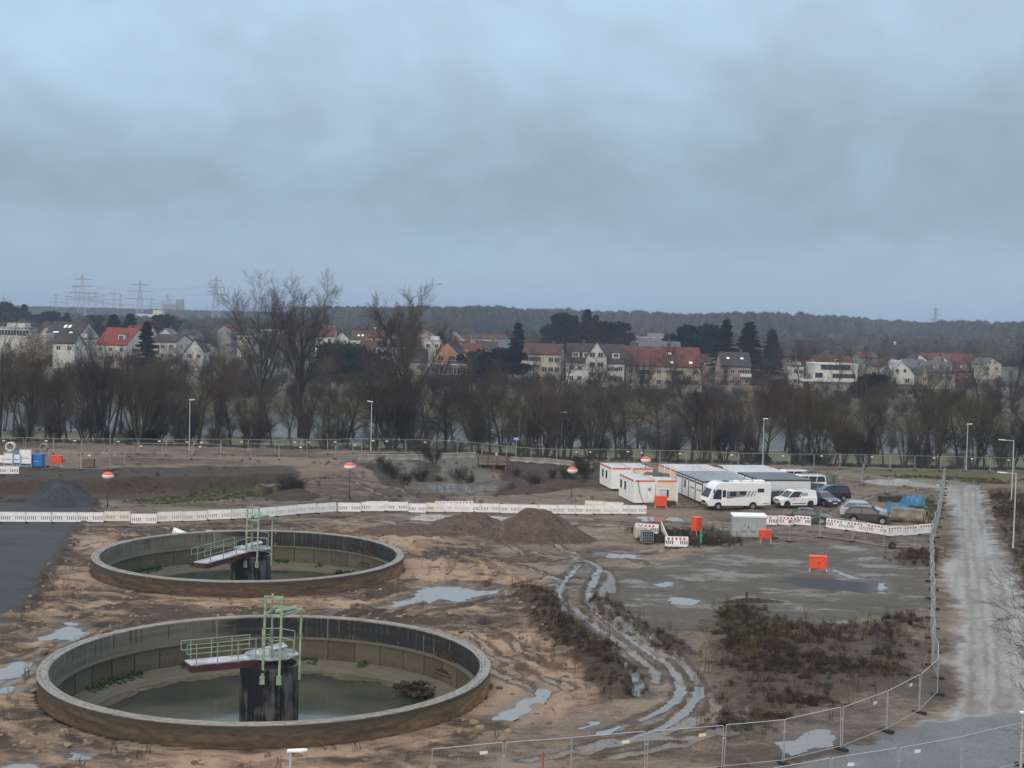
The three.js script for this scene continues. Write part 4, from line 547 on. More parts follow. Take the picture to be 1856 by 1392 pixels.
{
  const A = [13.35, -150.4], gA = 'orange-trimmed cabins standing end-on';
  cabin('white orange-edged cabin with paper-covered door behind the barrier end', gA, A, 'z', 6.4, [CM.white], 'orange', CM.roofPale, { leftWin: [-0.4, -2.2], frontDoor: 0.7 });
  cabin('cream orange-edged cabin with a lilac poster in its window', gA, shift(A, 2.47, 0), 'z', 5.6, [CM.cream], 'orange', CM.roofPale, { poster: -0.35 });
  const B = [11.75, -162.4]; cabin('white orange-edged cabin at the rear beside the pit', gA, B, 'z', 5.6, [CM.white], 'orange', CM.roofPale, { leftWin: [0.6, -1.2] });
  cabin('cream orange-edged cabin at the rear under the balloon lamp', gA, shift(B, 2.47, 0), 'z', 5.6, [CM.cream], 'orange', CM.roofPale);
  const C2 = [20.75, -151.2], gB = 'cabins in the middle block', names = ['first', 'second', 'third', 'fourth'];
  for (let i = 0; i < 4; i++) cabin(`grey cabin with dark frame, ${names[i]} behind the motorhome`, gB, shift(C2, 0, i * 2.46), 'x', 6.0, [CM.grey, CM.white], 'dark', CM.roofGrey, i === 3 ? { band: 1 } : { leftWin: i === 2 ? [0] : undefined, vents: i < 2, band: 1 });
  for (let i = 0; i < 3; i++) cabin(`cream orange-edged cabin, ${names[i]} behind the dark-framed block`, gB, shift(C2, 0.1, 9.95 + i * 2.46), 'x', 6.0, [CM.cream, CM.cream], 'orange', CM.roofPale);
  const D3 = [27.45, -154.2], gC = 'cabins in the block behind the white van';
  for (let i = 0; i < 3; i++) cabin(`dark-framed cabin with fan unit, ${names[i]} behind the white van`, gC, shift(D3, 0, i * 2.46), 'x', 6.05, [CM.grey, CM.white], 'dark', CM.roofDark, { fan: 1 });
  for (let i = 0; i < 3; i++) cabin(`pale-roofed cabin, ${names[i]} behind the fan-unit cabins`, gC, shift(D3, 0, 7.7 + i * 2.46), 'x', 6.05, [CM.pale, CM.pale], i === 2 ? 'dark' : 'pale', CM.roofPale);
  const cable = (label, pts) => { const c = new THREE.CatmullRomCurve3(pts.map((p) => V(...p))); solo('cable', label, 'cable', null, G().add(new THREE.TubeGeometry(c, 30, 0.035, 5)).done(), M.black); };
  cable('black cable sagging between the two end-on cabin pairs', [[14.3, 2.45, -162.3], [14.6, 1.7, -159], [14.8, 1.9, -157], [14.2, 2.6, -156.5]]);
  cable('black cable hanging down the front of the white cabin', [[13.75, 2.6, -150.4], [13.9, 1.5, -150.25], [14.2, 0.6, -150.2], [14.5, 0.05, -150.1]]);
  cable('dark hose lying on the mud from cabins to motorhome', [[15.2, 0.1, -148.2], [17.2, 0.12, -147.6], [19, 0.1, -148.0], [21, 0.1, -149.4]]);
  const y = 2.6, h = G(), r = rng(4); for (let i = 0; i < 26; i++) { const p = shift(A, 2.8 + r() * 2.0, 3.4 + r() * 2.2); h.at(new THREE.IcosahedronGeometry(0.2 + r() * 0.3, 0), p[0], y + 0.02 + r() * 0.04, p[1], r() * 0.5, r() * 3, 0, 1.5, 0.28, 1); } solo('tarpaulin', 'grey crumpled tarpaulin on the roof of the cream cabin', 'tarpaulin', null, h.done(0.5), mat(0.13, 0.12, 0.11, 0.8, { map: TX.rough }));
}
// ---------------------------------------------------------------- vehicles
const paint = (r, g, b) => new THREE.MeshPhysicalMaterial({ color: new THREE.Color().setRGB(r, g, b), roughness: 0.35, clearcoat: 1, clearcoatRoughness: 0.06, side: THREE.DoubleSide });
const rimMat = mat(0.45, 0.46, 0.47, 0.35, { metalness: 0.7 }), lampClear = mat(0.7, 0.72, 0.72, 0.1), lampRed = mat(0.35, 0.01, 0.01, 0.15), plateM = mat(0.75, 0.75, 0.72, 0.5), cladding = mat(0.03, 0.03, 0.032, 0.7);
const tyreGeo = (r, w) => { const g = new THREE.LatheGeometry([[r * 0.62, -w / 2], [r * 0.93, -w / 2], [r, -w * 0.32], [r, w * 0.32], [r * 0.93, w / 2], [r * 0.62, w / 2]].map((p) => new THREE.Vector2(...p)), 22); g.rotateX(Math.PI / 2); return G().add(g).done(); };
function rimGeo(r, w) { const b = G(); b.cyl(r * 0.63, r * 0.63, w * 0.5, 0, 0, 0, 18, Math.PI / 2); for (let i = 0; i < 5; i++) b.at(new THREE.BoxGeometry(r * 0.16, r * 1.15, w * 0.9), 0, 0, 0, 0, 0, i * Math.PI / 5); return b.done(); }
function wheel(t, x, y, z, r, w, rm = rimMat) { const o = new THREE.Group(); o.name = 'wheel'; o.position.set(x, y, z); t.add(o); part('tyre', tyreGeo(r, w), M.rubber, o); part('rim', rimGeo(r, w), rm, o); }
function car(name, label, category, x, z, ry, P) {
  const t = thing(name, label, category, 'vehicles parked on the site', x, groundY(x, z) + 0.01, z, ry), { L, W, H, belt, r = 0.33, hoodX, noseY, tailY, rb, rt, fb, ft, col, sill = 0.24, wb0, wb1, clad, panel } = P, h = L / 2;
  // lower body: side outline with wheel arches
  const s = new THREE.Shape(), arch = (cx) => { s.lineTo(cx - r - 0.07, sill); s.absarc(cx, r, r + 0.075, Math.PI + 0.25, -0.25, true); s.lineTo(cx + r + 0.07, sill); };
  s.moveTo(-h + 0.05, sill + 0.05); arch(wb0); arch(wb1); s.lineTo(h - 0.08, sill); s.quadraticCurveTo(h + 0.01, sill + 0.2, h, noseY - 0.12); s.quadraticCurveTo(h - 0.03, noseY, h - 0.2, noseY + 0.05); s.quadraticCurveTo(mix(h, hoodX, 0.5), belt - 0.03, hoodX, belt); s.lineTo(rb, tailY ?? belt); s.quadraticCurveTo(-h + 0.03, (tailY ?? belt), -h, (tailY ?? belt) - 0.25); s.lineTo(-h, sill + 0.2); s.closePath();
  const bv = 0.1, g = new THREE.ExtrudeGeometry(s, { depth: W - 2 * bv, bevelEnabled: true, bevelSize: 0.05, bevelThickness: bv, bevelOffset: -0.05, bevelSegments: 3, curveSegments: 10 }); g.translate(0, 0, -W / 2 + bv);
  const body = part('body', G().add(g).done(), col, t);
  // cabin: glass, then roof and pillars over it
  const wB = W / 2 - 0.09, wT = W / 2 - (P.tumble ?? 0.24), b0 = [rb, fb], t0 = [rt, ft], yb = belt - 0.03, yt = H - 0.07, gl = G();
  const c = [[b0[0], yb, -wB], [b0[1], yb, -wB], [b0[1], yb, wB], [b0[0], yb, wB], [t0[0], yt, -wT], [t0[1], yt, -wT], [t0[1], yt, wT], [t0[0], yt, wT]];
  gl.quad(c[3], c[2], c[6], c[7]).quad(c[1], c[0], c[4], c[5]).quad(c[2], c[1], c[5], c[6]).quad(c[0], c[3], c[7], c[4]).quad(c[4], c[7], c[6], c[5]); part('windows', gl.done(), M.glass, t);
  const rg = new THREE.Shape(); rg.moveTo(rt - 0.06, yt - 0.05); rg.quadraticCurveTo(rt, H - 0.02, rt + 0.3, H); rg.quadraticCurveTo((rt + ft) / 2, H + 0.03, ft - 0.35, H - 0.01); rg.quadraticCurveTo(ft - 0.1, H - 0.03, ft + 0.05, yt - 0.05); rg.closePath();
  const rgm = new THREE.ExtrudeGeometry(rg, { depth: 2 * wT - 0.08, bevelEnabled: true, bevelSize: 0.03, bevelThickness: 0.06, bevelSegments: 3, curveSegments: 6 }); rgm.translate(0, 0, -wT + 0.04); part('roof', G().add(rgm).done(), col, t);
  for (const sz of [-1, 1]) {
    const B = (x0, x1, w) => part('pillar', G().beam([x0, yb, sz * (wB + 0.005)], [x1, yt, sz * (wT + 0.01)], w, w * 0.8).done(), col, t);
    B(b0[1] - 0.02, t0[1], 0.075); B(b0[0] + 0.02, t0[0], panel ? 0.12 : 0.11); const mid = (P.pillars ?? [0.48]); for (const k of mid) B(mix(b0[0], b0[1], k), mix(t0[0], t0[1], k), 0.07);
    if (panel) { const k = panel, P4 = (q, top) => top ? [mix(t0[0], t0[1], q), yt, sz * (wT + 0.012)] : [mix(b0[0], b0[1], q), yb, sz * (wB + 0.012)]; part('side_panel', G().quad(P4(0.02), P4(k), P4(k, 1), P4(0.02, 1)).done(), col, t); }
    part('mirror', G().rbox(0.1, 0.13, 0.2, fb - 0.25, belt + 0.1, sz * (W / 2 + 0.06), 0.04).done(), P.darkMirror ? cladding : col, t);
    part('headlight', G().rbox(0.2, 0.14, 0.36, h - 0.12, noseY - 0.06, sz * (W / 2 - 0.28), 0.05).done(), lampClear, t);
    part('tail_light', G().rbox(0.1, 0.3, 0.2, -h + 0.05, (tailY ?? belt) - 0.16, sz * (W / 2 - 0.16), 0.04).done(), lampRed, t);
    part('door_line', G().box(0.012, belt - sill - 0.12, 0.01, mix(fb, rb, 0.5), (belt + sill) / 2, sz * (W / 2 + 0.001)).done(), cladding, body); if (clad) part('sill_strip', G().box(1.6, 0.09, 0.02, 0, sill + 0.2, sz * (W / 2 + 0.002)).done(), cladding, body);
    wheel(t, wb0, r, sz * (W / 2 - 0.12), r, 0.21, P.rim); wheel(t, wb1, r, sz * (W / 2 - 0.12), r, 0.21, P.rim);
  }
  part('bumper', G().rbox(0.16, 0.26, W - 0.2, h - 0.06, sill + 0.16, 0, 0.06).done(), clad ? cladding : col, t); part('grille', G().rbox(0.06, 0.14, W * 0.5, h - 0.02, noseY - 0.13, 0, 0.02).done(), cladding, t); part('number_plate', G().box(0.02, 0.11, 0.5, h + 0.03, sill + 0.2, 0).done(), plateM, t); part('number_plate', G().box(0.02, 0.11, 0.5, -h - 0.01, sill + 0.35, 0).done(), plateM, t);
  part('underbody', G().box(L - 0.5, 0.25, W - 0.35, 0, sill + 0.15, 0).done(), M.black, t);
  return t;
}
const whiteP = paint(0.78, 0.79, 0.8), blackP = paint(0.012, 0.014, 0.018), navy = paint(0.018, 0.028, 0.05), brown = paint(0.04, 0.03, 0.032), silver = paint(0.42, 0.45, 0.46), greenP = paint(0.012, 0.04, 0.032), greyP = paint(0.05, 0.06, 0.07);
const HATCH = { L: 4.25, W: 1.78, H: 1.46, belt: 0.95, hoodX: 1.0, noseY: 0.72, rb: -2.0, rt: -1.5, fb: 1.05, ft: 0.3, wb0: -1.3, wb1: 1.3, r: 0.32 };
const SUV = { L: 4.55, W: 1.85, H: 1.66, belt: 1.08, hoodX: 1.1, noseY: 0.84, rb: -2.12, rt: -1.55, fb: 1.15, ft: 0.35, wb0: -1.35, wb1: 1.42, r: 0.36, sill: 0.3, clad: 1 };
const VAN = { L: 4.4, W: 1.85, H: 1.82, belt: 1.08, hoodX: 1.3, noseY: 0.9, rb: -2.12, rt: -2.0, fb: 1.35, ft: 0.62, wb0: -1.4, wb1: 1.38, r: 0.33, clad: 1, panel: 0.56, pillars: [0.6], tumble: 0.17, tailY: 1.08, darkMirror: 1, rim: cladding };
const MPV = { L: 4.65, W: 1.82, H: 1.72, belt: 1.05, hoodX: 1.35, noseY: 0.8, rb: -2.2, rt: -1.95, fb: 1.4, ft: 0.3, wb0: -1.45, wb1: 1.42, pillars: [0.28, 0.58], tumble: 0.2 };
const BUS = { L: 4.9, W: 1.9, H: 1.95, belt: 1.15, hoodX: 1.75, noseY: 0.95, rb: -2.35, rt: -2.2, fb: 1.8, ft: 0.9, wb0: -1.5, wb1: 1.5, pillars: [0.3, 0.62], tumble: 0.16 };
car('panel_van', 'small white panel van with lettered side beside the motorhome', 'van', 30.75, -150.9, Math.PI + 0.3, { ...VAN, col: whiteP });
{ const v = scene.getObjectByName('panel_van'), b = G(), r = rng(9); for (const [y, n] of [[1.5, 6], [1.34, 5]]) for (let i = 0; i < n; i++) b.box(0.09, 0.11, 0.012, -0.95 + i * 0.13, y, -0.86 - (1.6 - y) * 0.07).box(0.05, 0.03, 0.012, -0.9 + i * 0.13, y + 0.03, -0.864 - (1.6 - y) * 0.07); part('lettering', b.done(), M.grey, v); const b2 = G(); for (let i = 0; i < 4; i++) b2.box(0.08, 0.05, 0.012, 0.5 + i * 0.1, 0.92, -0.93).box(0.06, 0.04, 0.012, 0.5 + i * 0.1, 0.84, -0.93); part('lettering', b2.done(), M.grey, v);
  const b3 = G(); for (const [y, n] of [[1.5, 6], [1.34, 5]]) for (let i = 0; i < n; i++) b3.box(0.09, 0.11, 0.012, -0.95 + i * 0.13, y, 0.86 + (1.6 - y) * 0.07); part('lettering', b3.done(), M.grey, v); }
car('small_car', 'black small car half hidden behind the white panel van', 'car', 28.7, -153.4, Math.PI + 0.3, { ...HATCH, col: blackP });
car('hatchback', 'dark blue hatchback with its nose to the viewer beside the van', 'car', 34.3, -153.6, -1.12, { ...HATCH, col: navy });
car('minivan', 'black minivan with tinted side windows behind the blue hatchback', 'car', 36.0, -158.2, Math.PI + 0.12, { ...MPV, col: blackP });
car('estate_car', 'dark grey car behind the black minivan at the cabin corner', 'car', 34.6, -161.4, Math.PI + 0.15, { ...HATCH, col: greyP });
car('minibus', 'white minibus parked at the end of the cabin block', 'van', 34.9, -166.2, Math.PI + 0.2, { ...BUS, col: whiteP });
car('minibus', 'second white minibus behind the first at the cabin block', 'van', 34.0, -170.4, Math.PI + 0.2, { ...BUS, col: whiteP });
car('suv', 'dark brown car standing nearest the red and white barriers', 'car', 36.0, -140.6, -0.27, { ...SUV, col: brown });
car('suv', 'silver grey car between the brown car and the dark estate', 'car', 36.3, -143.6, -0.24, { ...SUV, L: 4.7, col: silver });
car('dark_car', 'dark estate car farthest of the three parked side by side', 'car', 37.2, -147.0, -0.2, { ...HATCH, L: 4.6, rb: -2.15, rt: -1.9, col: greyP });
car('green_car', 'dark green car behind the gap in the red and white barriers', 'car', 29.9, -139.6, -0.25, { ...HATCH, L: 4.4, H: 1.42, rb: -1.8, rt: -1.0, tailY: 0.93, col: greenP });
{ // the motorhome
  const t = thing('motorhome', 'white motorhome with dark diagonal side stripes, parked before the cabins', 'motorhome', 'vehicles parked on the site', 23.95, 0.02, -148.5, Math.PI + 0.24), W = 2.25;
  const s = new THREE.Shape(), arch = (cx) => { s.lineTo(cx - 0.46, 0.42); s.absarc(cx, 0.36, 0.45, Math.PI - 0.12, 0.12, true); s.lineTo(cx + 0.46, 0.42); };
  s.moveTo(-3.55, 0.5); s.lineTo(-2.6, 0.42); arch(-1.55); arch(2.35); s.lineTo(3.4, 0.4); s.quadraticCurveTo(3.62, 0.6, 3.6, 1.0); s.lineTo(3.45, 1.3); s.lineTo(3.0, 2.25); s.quadraticCurveTo(2.7, 2.86, 2.0, 2.92); s.lineTo(-3.4, 2.86); s.quadraticCurveTo(-3.58, 2.8, -3.58, 2.6); s.closePath();
  const g = new THREE.ExtrudeGeometry(s, { depth: W - 0.24, bevelEnabled: true, bevelSize: 0.06, bevelThickness: 0.12, bevelOffset: -0.06, bevelSegments: 3, curveSegments: 12 }); g.translate(0, 0, -W / 2 + 0.12); const body = part('body', G().add(g).done(), whiteP, t);
  part('windscreen', G().quad([3.47, 1.33, -0.95], [3.47, 1.33, 0.95], [3.06, 2.2, 0.85], [3.06, 2.2, -0.85]).done(), M.glass, t);
  const e = W / 2 + 0.006; for (const sz of [-1, 1]) {
    const side = (pts, dz, name, m, parent) => part(name, G().ext(pts, 0.02, 0, new THREE.Matrix4().makeTranslation(0, 0, sz * (e + dz))).done(), m, parent ?? t);
    side([[3.0, 1.18], [2.05, 1.14], [2.05, 2.15], [2.55, 2.2], [2.95, 1.55]], 0, 'side_window', M.glass); side([[1.95, 1.35], [1.55, 1.35], [1.55, 2.1], [1.95, 2.1]], 0.012, 'side_window', M.glass);
    side([[1.45, 1.2], [-0.6, 1.45], [-0.85, 2.0], [1.45, 2.0]], 0, 'stripe', M.grey); side([[1.1, 1.45], [0.4, 1.45], [0.4, 1.95], [1.1, 1.95]], 0.012, 'side_window', M.glass); side([[0.0, 1.6], [-0.7, 1.6], [-0.7, 1.98], [0.0, 1.98]], 0.012, 'side_window', M.glass);
    for (const [a, w] of [[-0.75, 0.2], [-1.15, 0.16], [-1.5, 0.09]]) side([[a, 1.42], [a - w, 1.42], [a - w - 0.32, 2.02], [a - 0.32, 2.02]], 0, 'stripe', M.grey);
    side([[-2.0, 1.85], [-2.75, 1.85], [-2.75, 2.25], [-2.0, 2.25]], 0, 'side_window', M.glass); side([[-2.5, 0.72], [-3.3, 0.72], [-3.3, 1.4], [-2.5, 1.4]], 0, 'locker_door', M.whitePlain); side([[2.02, 0.5], [1.48, 0.5], [1.48, 2.2], [2.02, 2.2]], 0, 'entrance_door', M.whitePlain); side([[-2.65, 0.66], [-3.35, 0.66], [-3.35, 0.72], [-2.65, 0.72]], 0.012, 'stripe', M.darkTrim);
    part('mirror', G().rbox(0.12, 0.42, 0.2, 2.95, 2.0, sz * (W / 2 + 0.2), 0.05).done(), M.black, t); part('headlight', G().rbox(0.14, 0.16, 0.36, 3.5, 1.0, sz * 0.82, 0.05).done(), lampClear, t); part('tail_light', G().rbox(0.06, 0.5, 0.14, -3.6, 0.95, sz * 0.95, 0.02).done(), lampRed, t); part('fog_lamp', G().cyl(0.1, 0.1, 0.06, 3.56, 0.6, sz * 0.85, 12, 0, 0, Math.PI / 2).done(), M.black, t);
    wheel(t, -1.55, 0.36, sz * (W / 2 - 0.14), 0.36, 0.22); wheel(t, 2.35, 0.36, sz * (W / 2 - 0.14), 0.36, 0.22);
  }
  part('grille', G().rbox(0.08, 0.3, 1.0, 3.57, 0.78, 0, 0.03).done(), cladding, t); part('underbody', G().box(6.6, 0.3, W - 0.5, 0, 0.5, 0).done(), M.black, t);
  for (const [x, w] of [[1.2, 0.6], [0.0, 0.5], [-1.3, 0.8]]) part('roof_hatch', G().rbox(w, 0.1, 0.6, x, 2.95, 0, 0.04).done(), x > 1 ? M.glass : M.whitePlain, t); part('roof_box', G().rbox(1.0, 0.16, 0.8, -2.6, 2.96, 0, 0.05).done(), M.whitePlain, t);
}

// ---------------------------------------------------------------- heaps
const gravelTex = (c0, c1) => tex(512, 512, (u, v, o) => { const a = pf(u, v, 48, 2), b = pf(u, v, 6, 4), k = clamp(a * 1.1 + (b - 0.5) * 0.5 - 0.05); for (let q = 0; q < 3; q++) o[q] = mix(c0[q], c1[q], k); });
const heapMat = { brown: new THREE.MeshPhysicalMaterial({ specularIntensity: 0.3, map: gravelTex([0.03, 0.022, 0.017], [0.155, 0.112, 0.083]), roughness: 0.9, bumpMap: TX.bump, bumpScale: 0.05, side: THREE.DoubleSide }), dark: new THREE.MeshPhysicalMaterial({ specularIntensity: 0.3, map: gravelTex([0.016, 0.02, 0.021], [0.065, 0.076, 0.08]), roughness: 0.85, bumpMap: TX.bump, bumpScale: 0.04, side: THREE.DoubleSide }), soil: new THREE.MeshPhysicalMaterial({ specularIntensity: 0.3, map: gravelTex([0.022, 0.016, 0.012], [0.1, 0.072, 0.051]), roughness: 0.95, bumpMap: TX.bump, bumpScale: 0.06, side: THREE.DoubleSide }) };
function heap(label, x, z, rx, rz, h, mat_, seed, turn = 0, name = 'gravel_heap', flat = 0.75) {
  const A = 72, N = 26, pos = [], idx = [], y0 = groundY(x, z), ct = Math.cos(turn), st = Math.sin(turn);
  for (let j = 0; j <= N; j++) for (let i = 0; i < A; i++) { const a = i / A * TAU, rr = j / N * 1.12, wob = 0.7 + 0.6 * fbm(Math.cos(a) * 1.5 + seed, Math.sin(a) * 1.5 + 5, 4), px = Math.cos(a) * rr * rx * wob, pz = Math.sin(a) * rr * rz * wob, wx = px * ct + pz * st, wz = -px * st + pz * ct;
    const cone = Math.max(0, 1 - rr), top = Math.pow(cone, flat) * (1 - 0.12 * Math.exp(-rr * rr * 60)); pos.push(wx, (rr < 1.05 ? top * h : -0.05 - (rr - 1) * 2) + (fbm(wx * 0.9 + seed, wz * 0.9, 4) - 0.5) * h * 0.28 * sstep(1.05, 0.6, rr) + (vn(wx * 4, wz * 4) - 0.5) * 0.07 + groundY(x + wx, z + wz) - y0, wz); }
  for (let j = 0; j < N; j++) for (let i = 0; i < A; i++) { const a = j * A + i, b = j * A + (i + 1) % A; idx.push(a, b, a + A, b, b + A, a + A); }
  const g = new THREE.BufferGeometry(); g.setAttribute('position', new THREE.Float32BufferAttribute(pos, 3)); g.setIndex(idx); g.computeVertexNormals(); boxUV(g, 0.35);
  return solo(name, label, 'heap', null, g, mat_, x, y0, z);
}
heap('large brown gravel heap in front of the white barriers', 2.51,-125.28, 5.0, 3.6, 2.9, heapMat.brown, 3, 0, 'gravel_heap', 0.85);
heap('lower brown gravel heap behind the large one', -3.37,-128.9, 4.2, 3.2, 2.0, heapMat.brown, 8, 0, 'gravel_heap', 0.8);
heap('flat spread of brown soil beside the gravel heaps', -9.02,-126.32, 4.6, 2.2, 0.8, heapMat.brown, 12, 0, 'soil_heap', 0.8);
heap('dark grey gravel cone on the dark pad before the bank', -46.96,-147.25, 4.0, 3.2, 2.35, heapMat.dark, 17, 0, 'gravel_heap', 0.95);
heap('long low ridge of dark soil on the gravel lot', 17.27,-98.66, 2.3, 0.32, 0.36, heapMat.soil, 21, 0.14, 'soil_heap', 0.8);
heap('small reddish soil heap beside the track', 1.56,-113.38, 2.0, 1.2, 0.5, heapMat.brown, 25, 0.1, 'soil_heap', 0.7);
heap('dark soil pile in the pit floor near the balloon lamp', -37.62,-143.25, 1.6, 0.9, 0.4, heapMat.soil, 29, 0, 'soil_heap', 0.7);
heap('dark brown soil bank heaped at the pit corner', -23.1,-149.53, 3.0, 3.6, 0.9, heapMat.soil, 31, 0.3, 'soil_heap', 0.7);
heap('dark soil bank behind the container end of the pit', 4.04,-167.28, 5.2, 3.8, 1.1, heapMat.soil, 35, 0, 'soil_heap', 0.7);
// ---------------------------------------------------------------- balloon lamps
const BALLOON = (() => { const o = thing('balloon_lamp', '', 'lamp', 'balloon work lamps'); part('pole', G().bar([0, 0.5, 0], [0, 3.0, 0], 0.03, 8).bar([0, 0.2, 0], [0, 1.4, 0], 0.045, 8).done(), M.black, o); for (let i = 0; i < 3; i++) { const a = i * TAU / 3; part('leg', G().bar([0, 0.75, 0], [Math.cos(a) * 0.65, 0.02, Math.sin(a) * 0.65], 0.025).done(), M.black, o); } part('collar', G().cyl(0.1, 0.08, 0.2, 0, 3.02, 0, 12).done(), M.steel, o);
  const half = (t0, t1) => { const g = new THREE.SphereGeometry(0.56, 24, 12, 0, TAU, t0, t1); g.scale(1, 0.66, 1); g.translate(0, 3.42, 0); return G().add(g).done(); }; part('envelope_top', half(0, Math.PI * 0.42), mat(0.75, 0.11, 0.06, 0.6, { map: TX.fine }), o); part('envelope_bottom', half(Math.PI * 0.42, Math.PI * 0.58), mat(0.8, 0.8, 0.78, 0.6), o); return o; })();
{ const spots = [[-38.56,-134.74, 'balloon work lamp on its stand beside the dark gravel cone', 1], [-16.66,-146.21, 'balloon work lamp rising behind the bend of the white barriers', 1.1], [6.75,-151.57, 'balloon work lamp between the pit and the end-on cabins', 1], [15.76,-163.19, 'balloon work lamp standing between the two cabin pairs', 1.05]];
  spots.forEach(([x, z, label, s], i) => { const y = groundY(x, z); if (!i) { BALLOON.position.set(x, y, z); BALLOON.userData.label = label; } else copy(BALLOON, x, y, z, i * 1.3, label, s); }); }
// ---------------------------------------------------------------- orange boxes on legs
function orangeBox(label, x, z, ry, w, h, d, leg, y = groundY(x, z)) {
  const t = thing('orange_box', label, 'distribution box', 'orange power distribution boxes', x, y, z, ry); part('case', G().rbox(w, h, d, 0, leg + h / 2, 0, 0.03).done(1), M.orange, t); part('lid', G().rbox(w + 0.06, 0.07, d + 0.1, 0, leg + h + 0.03, 0, 0.02, 0.06).done(1), M.orange, t);
  part('door', G().rbox(w - 0.12, h - 0.12, 0.03, 0, leg + h / 2, d / 2 + 0.012, 0.01).done(1), M.orange, t); part('latch', G().box(0.08, 0.14, 0.03, 0.02, leg + h / 2, d / 2 + 0.04).done(), M.black, t);
  for (const sx of [-1, 1]) { const s = sx * (w / 2 - 0.08); part('leg', G().path([[s, leg + 0.1, d / 2 - 0.05], [s + sx * 0.06, 0, d / 2 + 0.12], [s + sx * 0.06, 0, -d / 2 - 0.12], [s, leg + 0.1, -d / 2 + 0.05]], 0.025, 6).done(), M.zinc, t); } return t;
}
orangeBox('large orange box standing alone on the gravel lot', 24.74,-111.61, -0.1, 1.38, 0.95, 0.55, 0.22);
orangeBox('orange box on splayed legs beside the electrical cabinet', 23.02,-125.69, 0.15, 1.0, 0.72, 0.5, 0.4);
orangeBox('orange box in front of the cream cabin', 15.88,-147.08, 0.05, 1.25, 1.0, 0.6, 0.2);
orangeBox('tall orange box raised on its stand by the dug hole', 17.08,-127.28, 0.7, 0.8, 1.15, 0.6, 0.55);
orangeBox('orange box on legs beside the blue cabinets', -53.61,-166.14, 0, 1.3, 0.95, 0.5, 0.45);
// ---------------------------------------------------------------- grey electrical cabinet
{ const [x, z] = [22.08,-128.39], t = thing('electrical_cabinet', 'grey electrical cabinet with white roof and double door on the mud', 'cabinet', null, x, groundY(x, z) + 0.02, z - 0.6, 0.02);
  part('case', G().rbox(3.0, 1.8, 1.3, 0, 0.95, 0, 0.03).done(0.5), mat(0.4, 0.45, 0.47, 0.5, { map: TX.fine }), t); part('roof', G().rbox(3.15, 0.22, 1.5, 0, 1.96, 0, 0.05, 0.05).done(0.5), M.whitePlain, t); part('plinth', G().box(2.9, 0.12, 1.2, 0, 0.06, 0).done(1), M.concrete, t);
  const dm = mat(0.36, 0.41, 0.42, 0.5, { map: TX.fine }); for (const s of [-1, 1]) { const d = part('door', G().rbox(0.84, 1.55, 0.04, -0.15 + s * 0.43, 0.98, 0.66, 0.01).done(0.5), dm, t); for (let i = 0; i < 5; i++) part('louvre', G().box(0.6, 0.025, 0.02, -0.15 + s * 0.43, 0.45 + i * 0.06, 0.69).done(), M.steel, d); } part('handle', G().rbox(0.06, 0.2, 0.05, -0.12, 0.95, 0.7, 0.02).done(), M.black, t);
  part('warning_sign', G().ext([[-0.62, 1.1], [-0.36, 1.1], [-0.49, 1.34]], 0.012, 0, new THREE.Matrix4().makeTranslation(0, 0, 0.69)).done(), mat(0.28, 0.3, 0.24, 0.6), t); part('side_panel', G().rbox(0.6, 1.6, 0.03, 1.1, 0.98, 0.66, 0.01).done(0.5), dm, t); part('side_panel', G().rbox(0.32, 1.6, 0.03, -1.25, 0.98, 0.66, 0.01).done(0.5), dm, t); }
// ---------------------------------------------------------------- liquid containers
function ibc(label, x, z, ry, body) { const t = thing('liquid_container', label, 'container', 'caged liquid containers', x, groundY(x, z), z, ry); part('tank', G().rbox(0.96, 0.98, 0.96, 0, 0.68, 0, 0.1).done(1), body, t); part('cap', G().cyl(0.1, 0.1, 0.06, 0, 1.19, 0, 12).done(), M.black, t); part('pallet', G().box(1.02, 0.05, 1.02, 0, 0.15, 0).box(0.1, 0.13, 1.0, -0.44, 0.065, 0).box(0.1, 0.13, 1.0, 0.44, 0.065, 0).done(), M.wood, t);
  const c = G(); for (let i = 0; i < 6; i++) { const p = -0.5 + i * 0.2; for (const s of [-0.51, 0.51]) c.bar([p, 0.18, s], [p, 1.18, s], 0.011, 4).bar([s, 0.18, p], [s, 1.18, p], 0.011, 4); } for (let j = 0; j < 5; j++) { const y = 0.2 + j * 0.24; for (const s of [-0.51, 0.51]) c.bar([-0.51, y, s], [0.51, y, s], 0.011, 4).bar([s, y, -0.51], [s, y, 0.51], 0.011, 4); } part('cage', c.done(), M.zinc, t); return t; }
ibc('white caged liquid container behind the black one', 11.81,-125.49, 0.1, M.cream); ibc('black caged liquid container at the dug hole', 12.23,-123.7, 0.1, mat(0.03, 0.04, 0.045, 0.4));
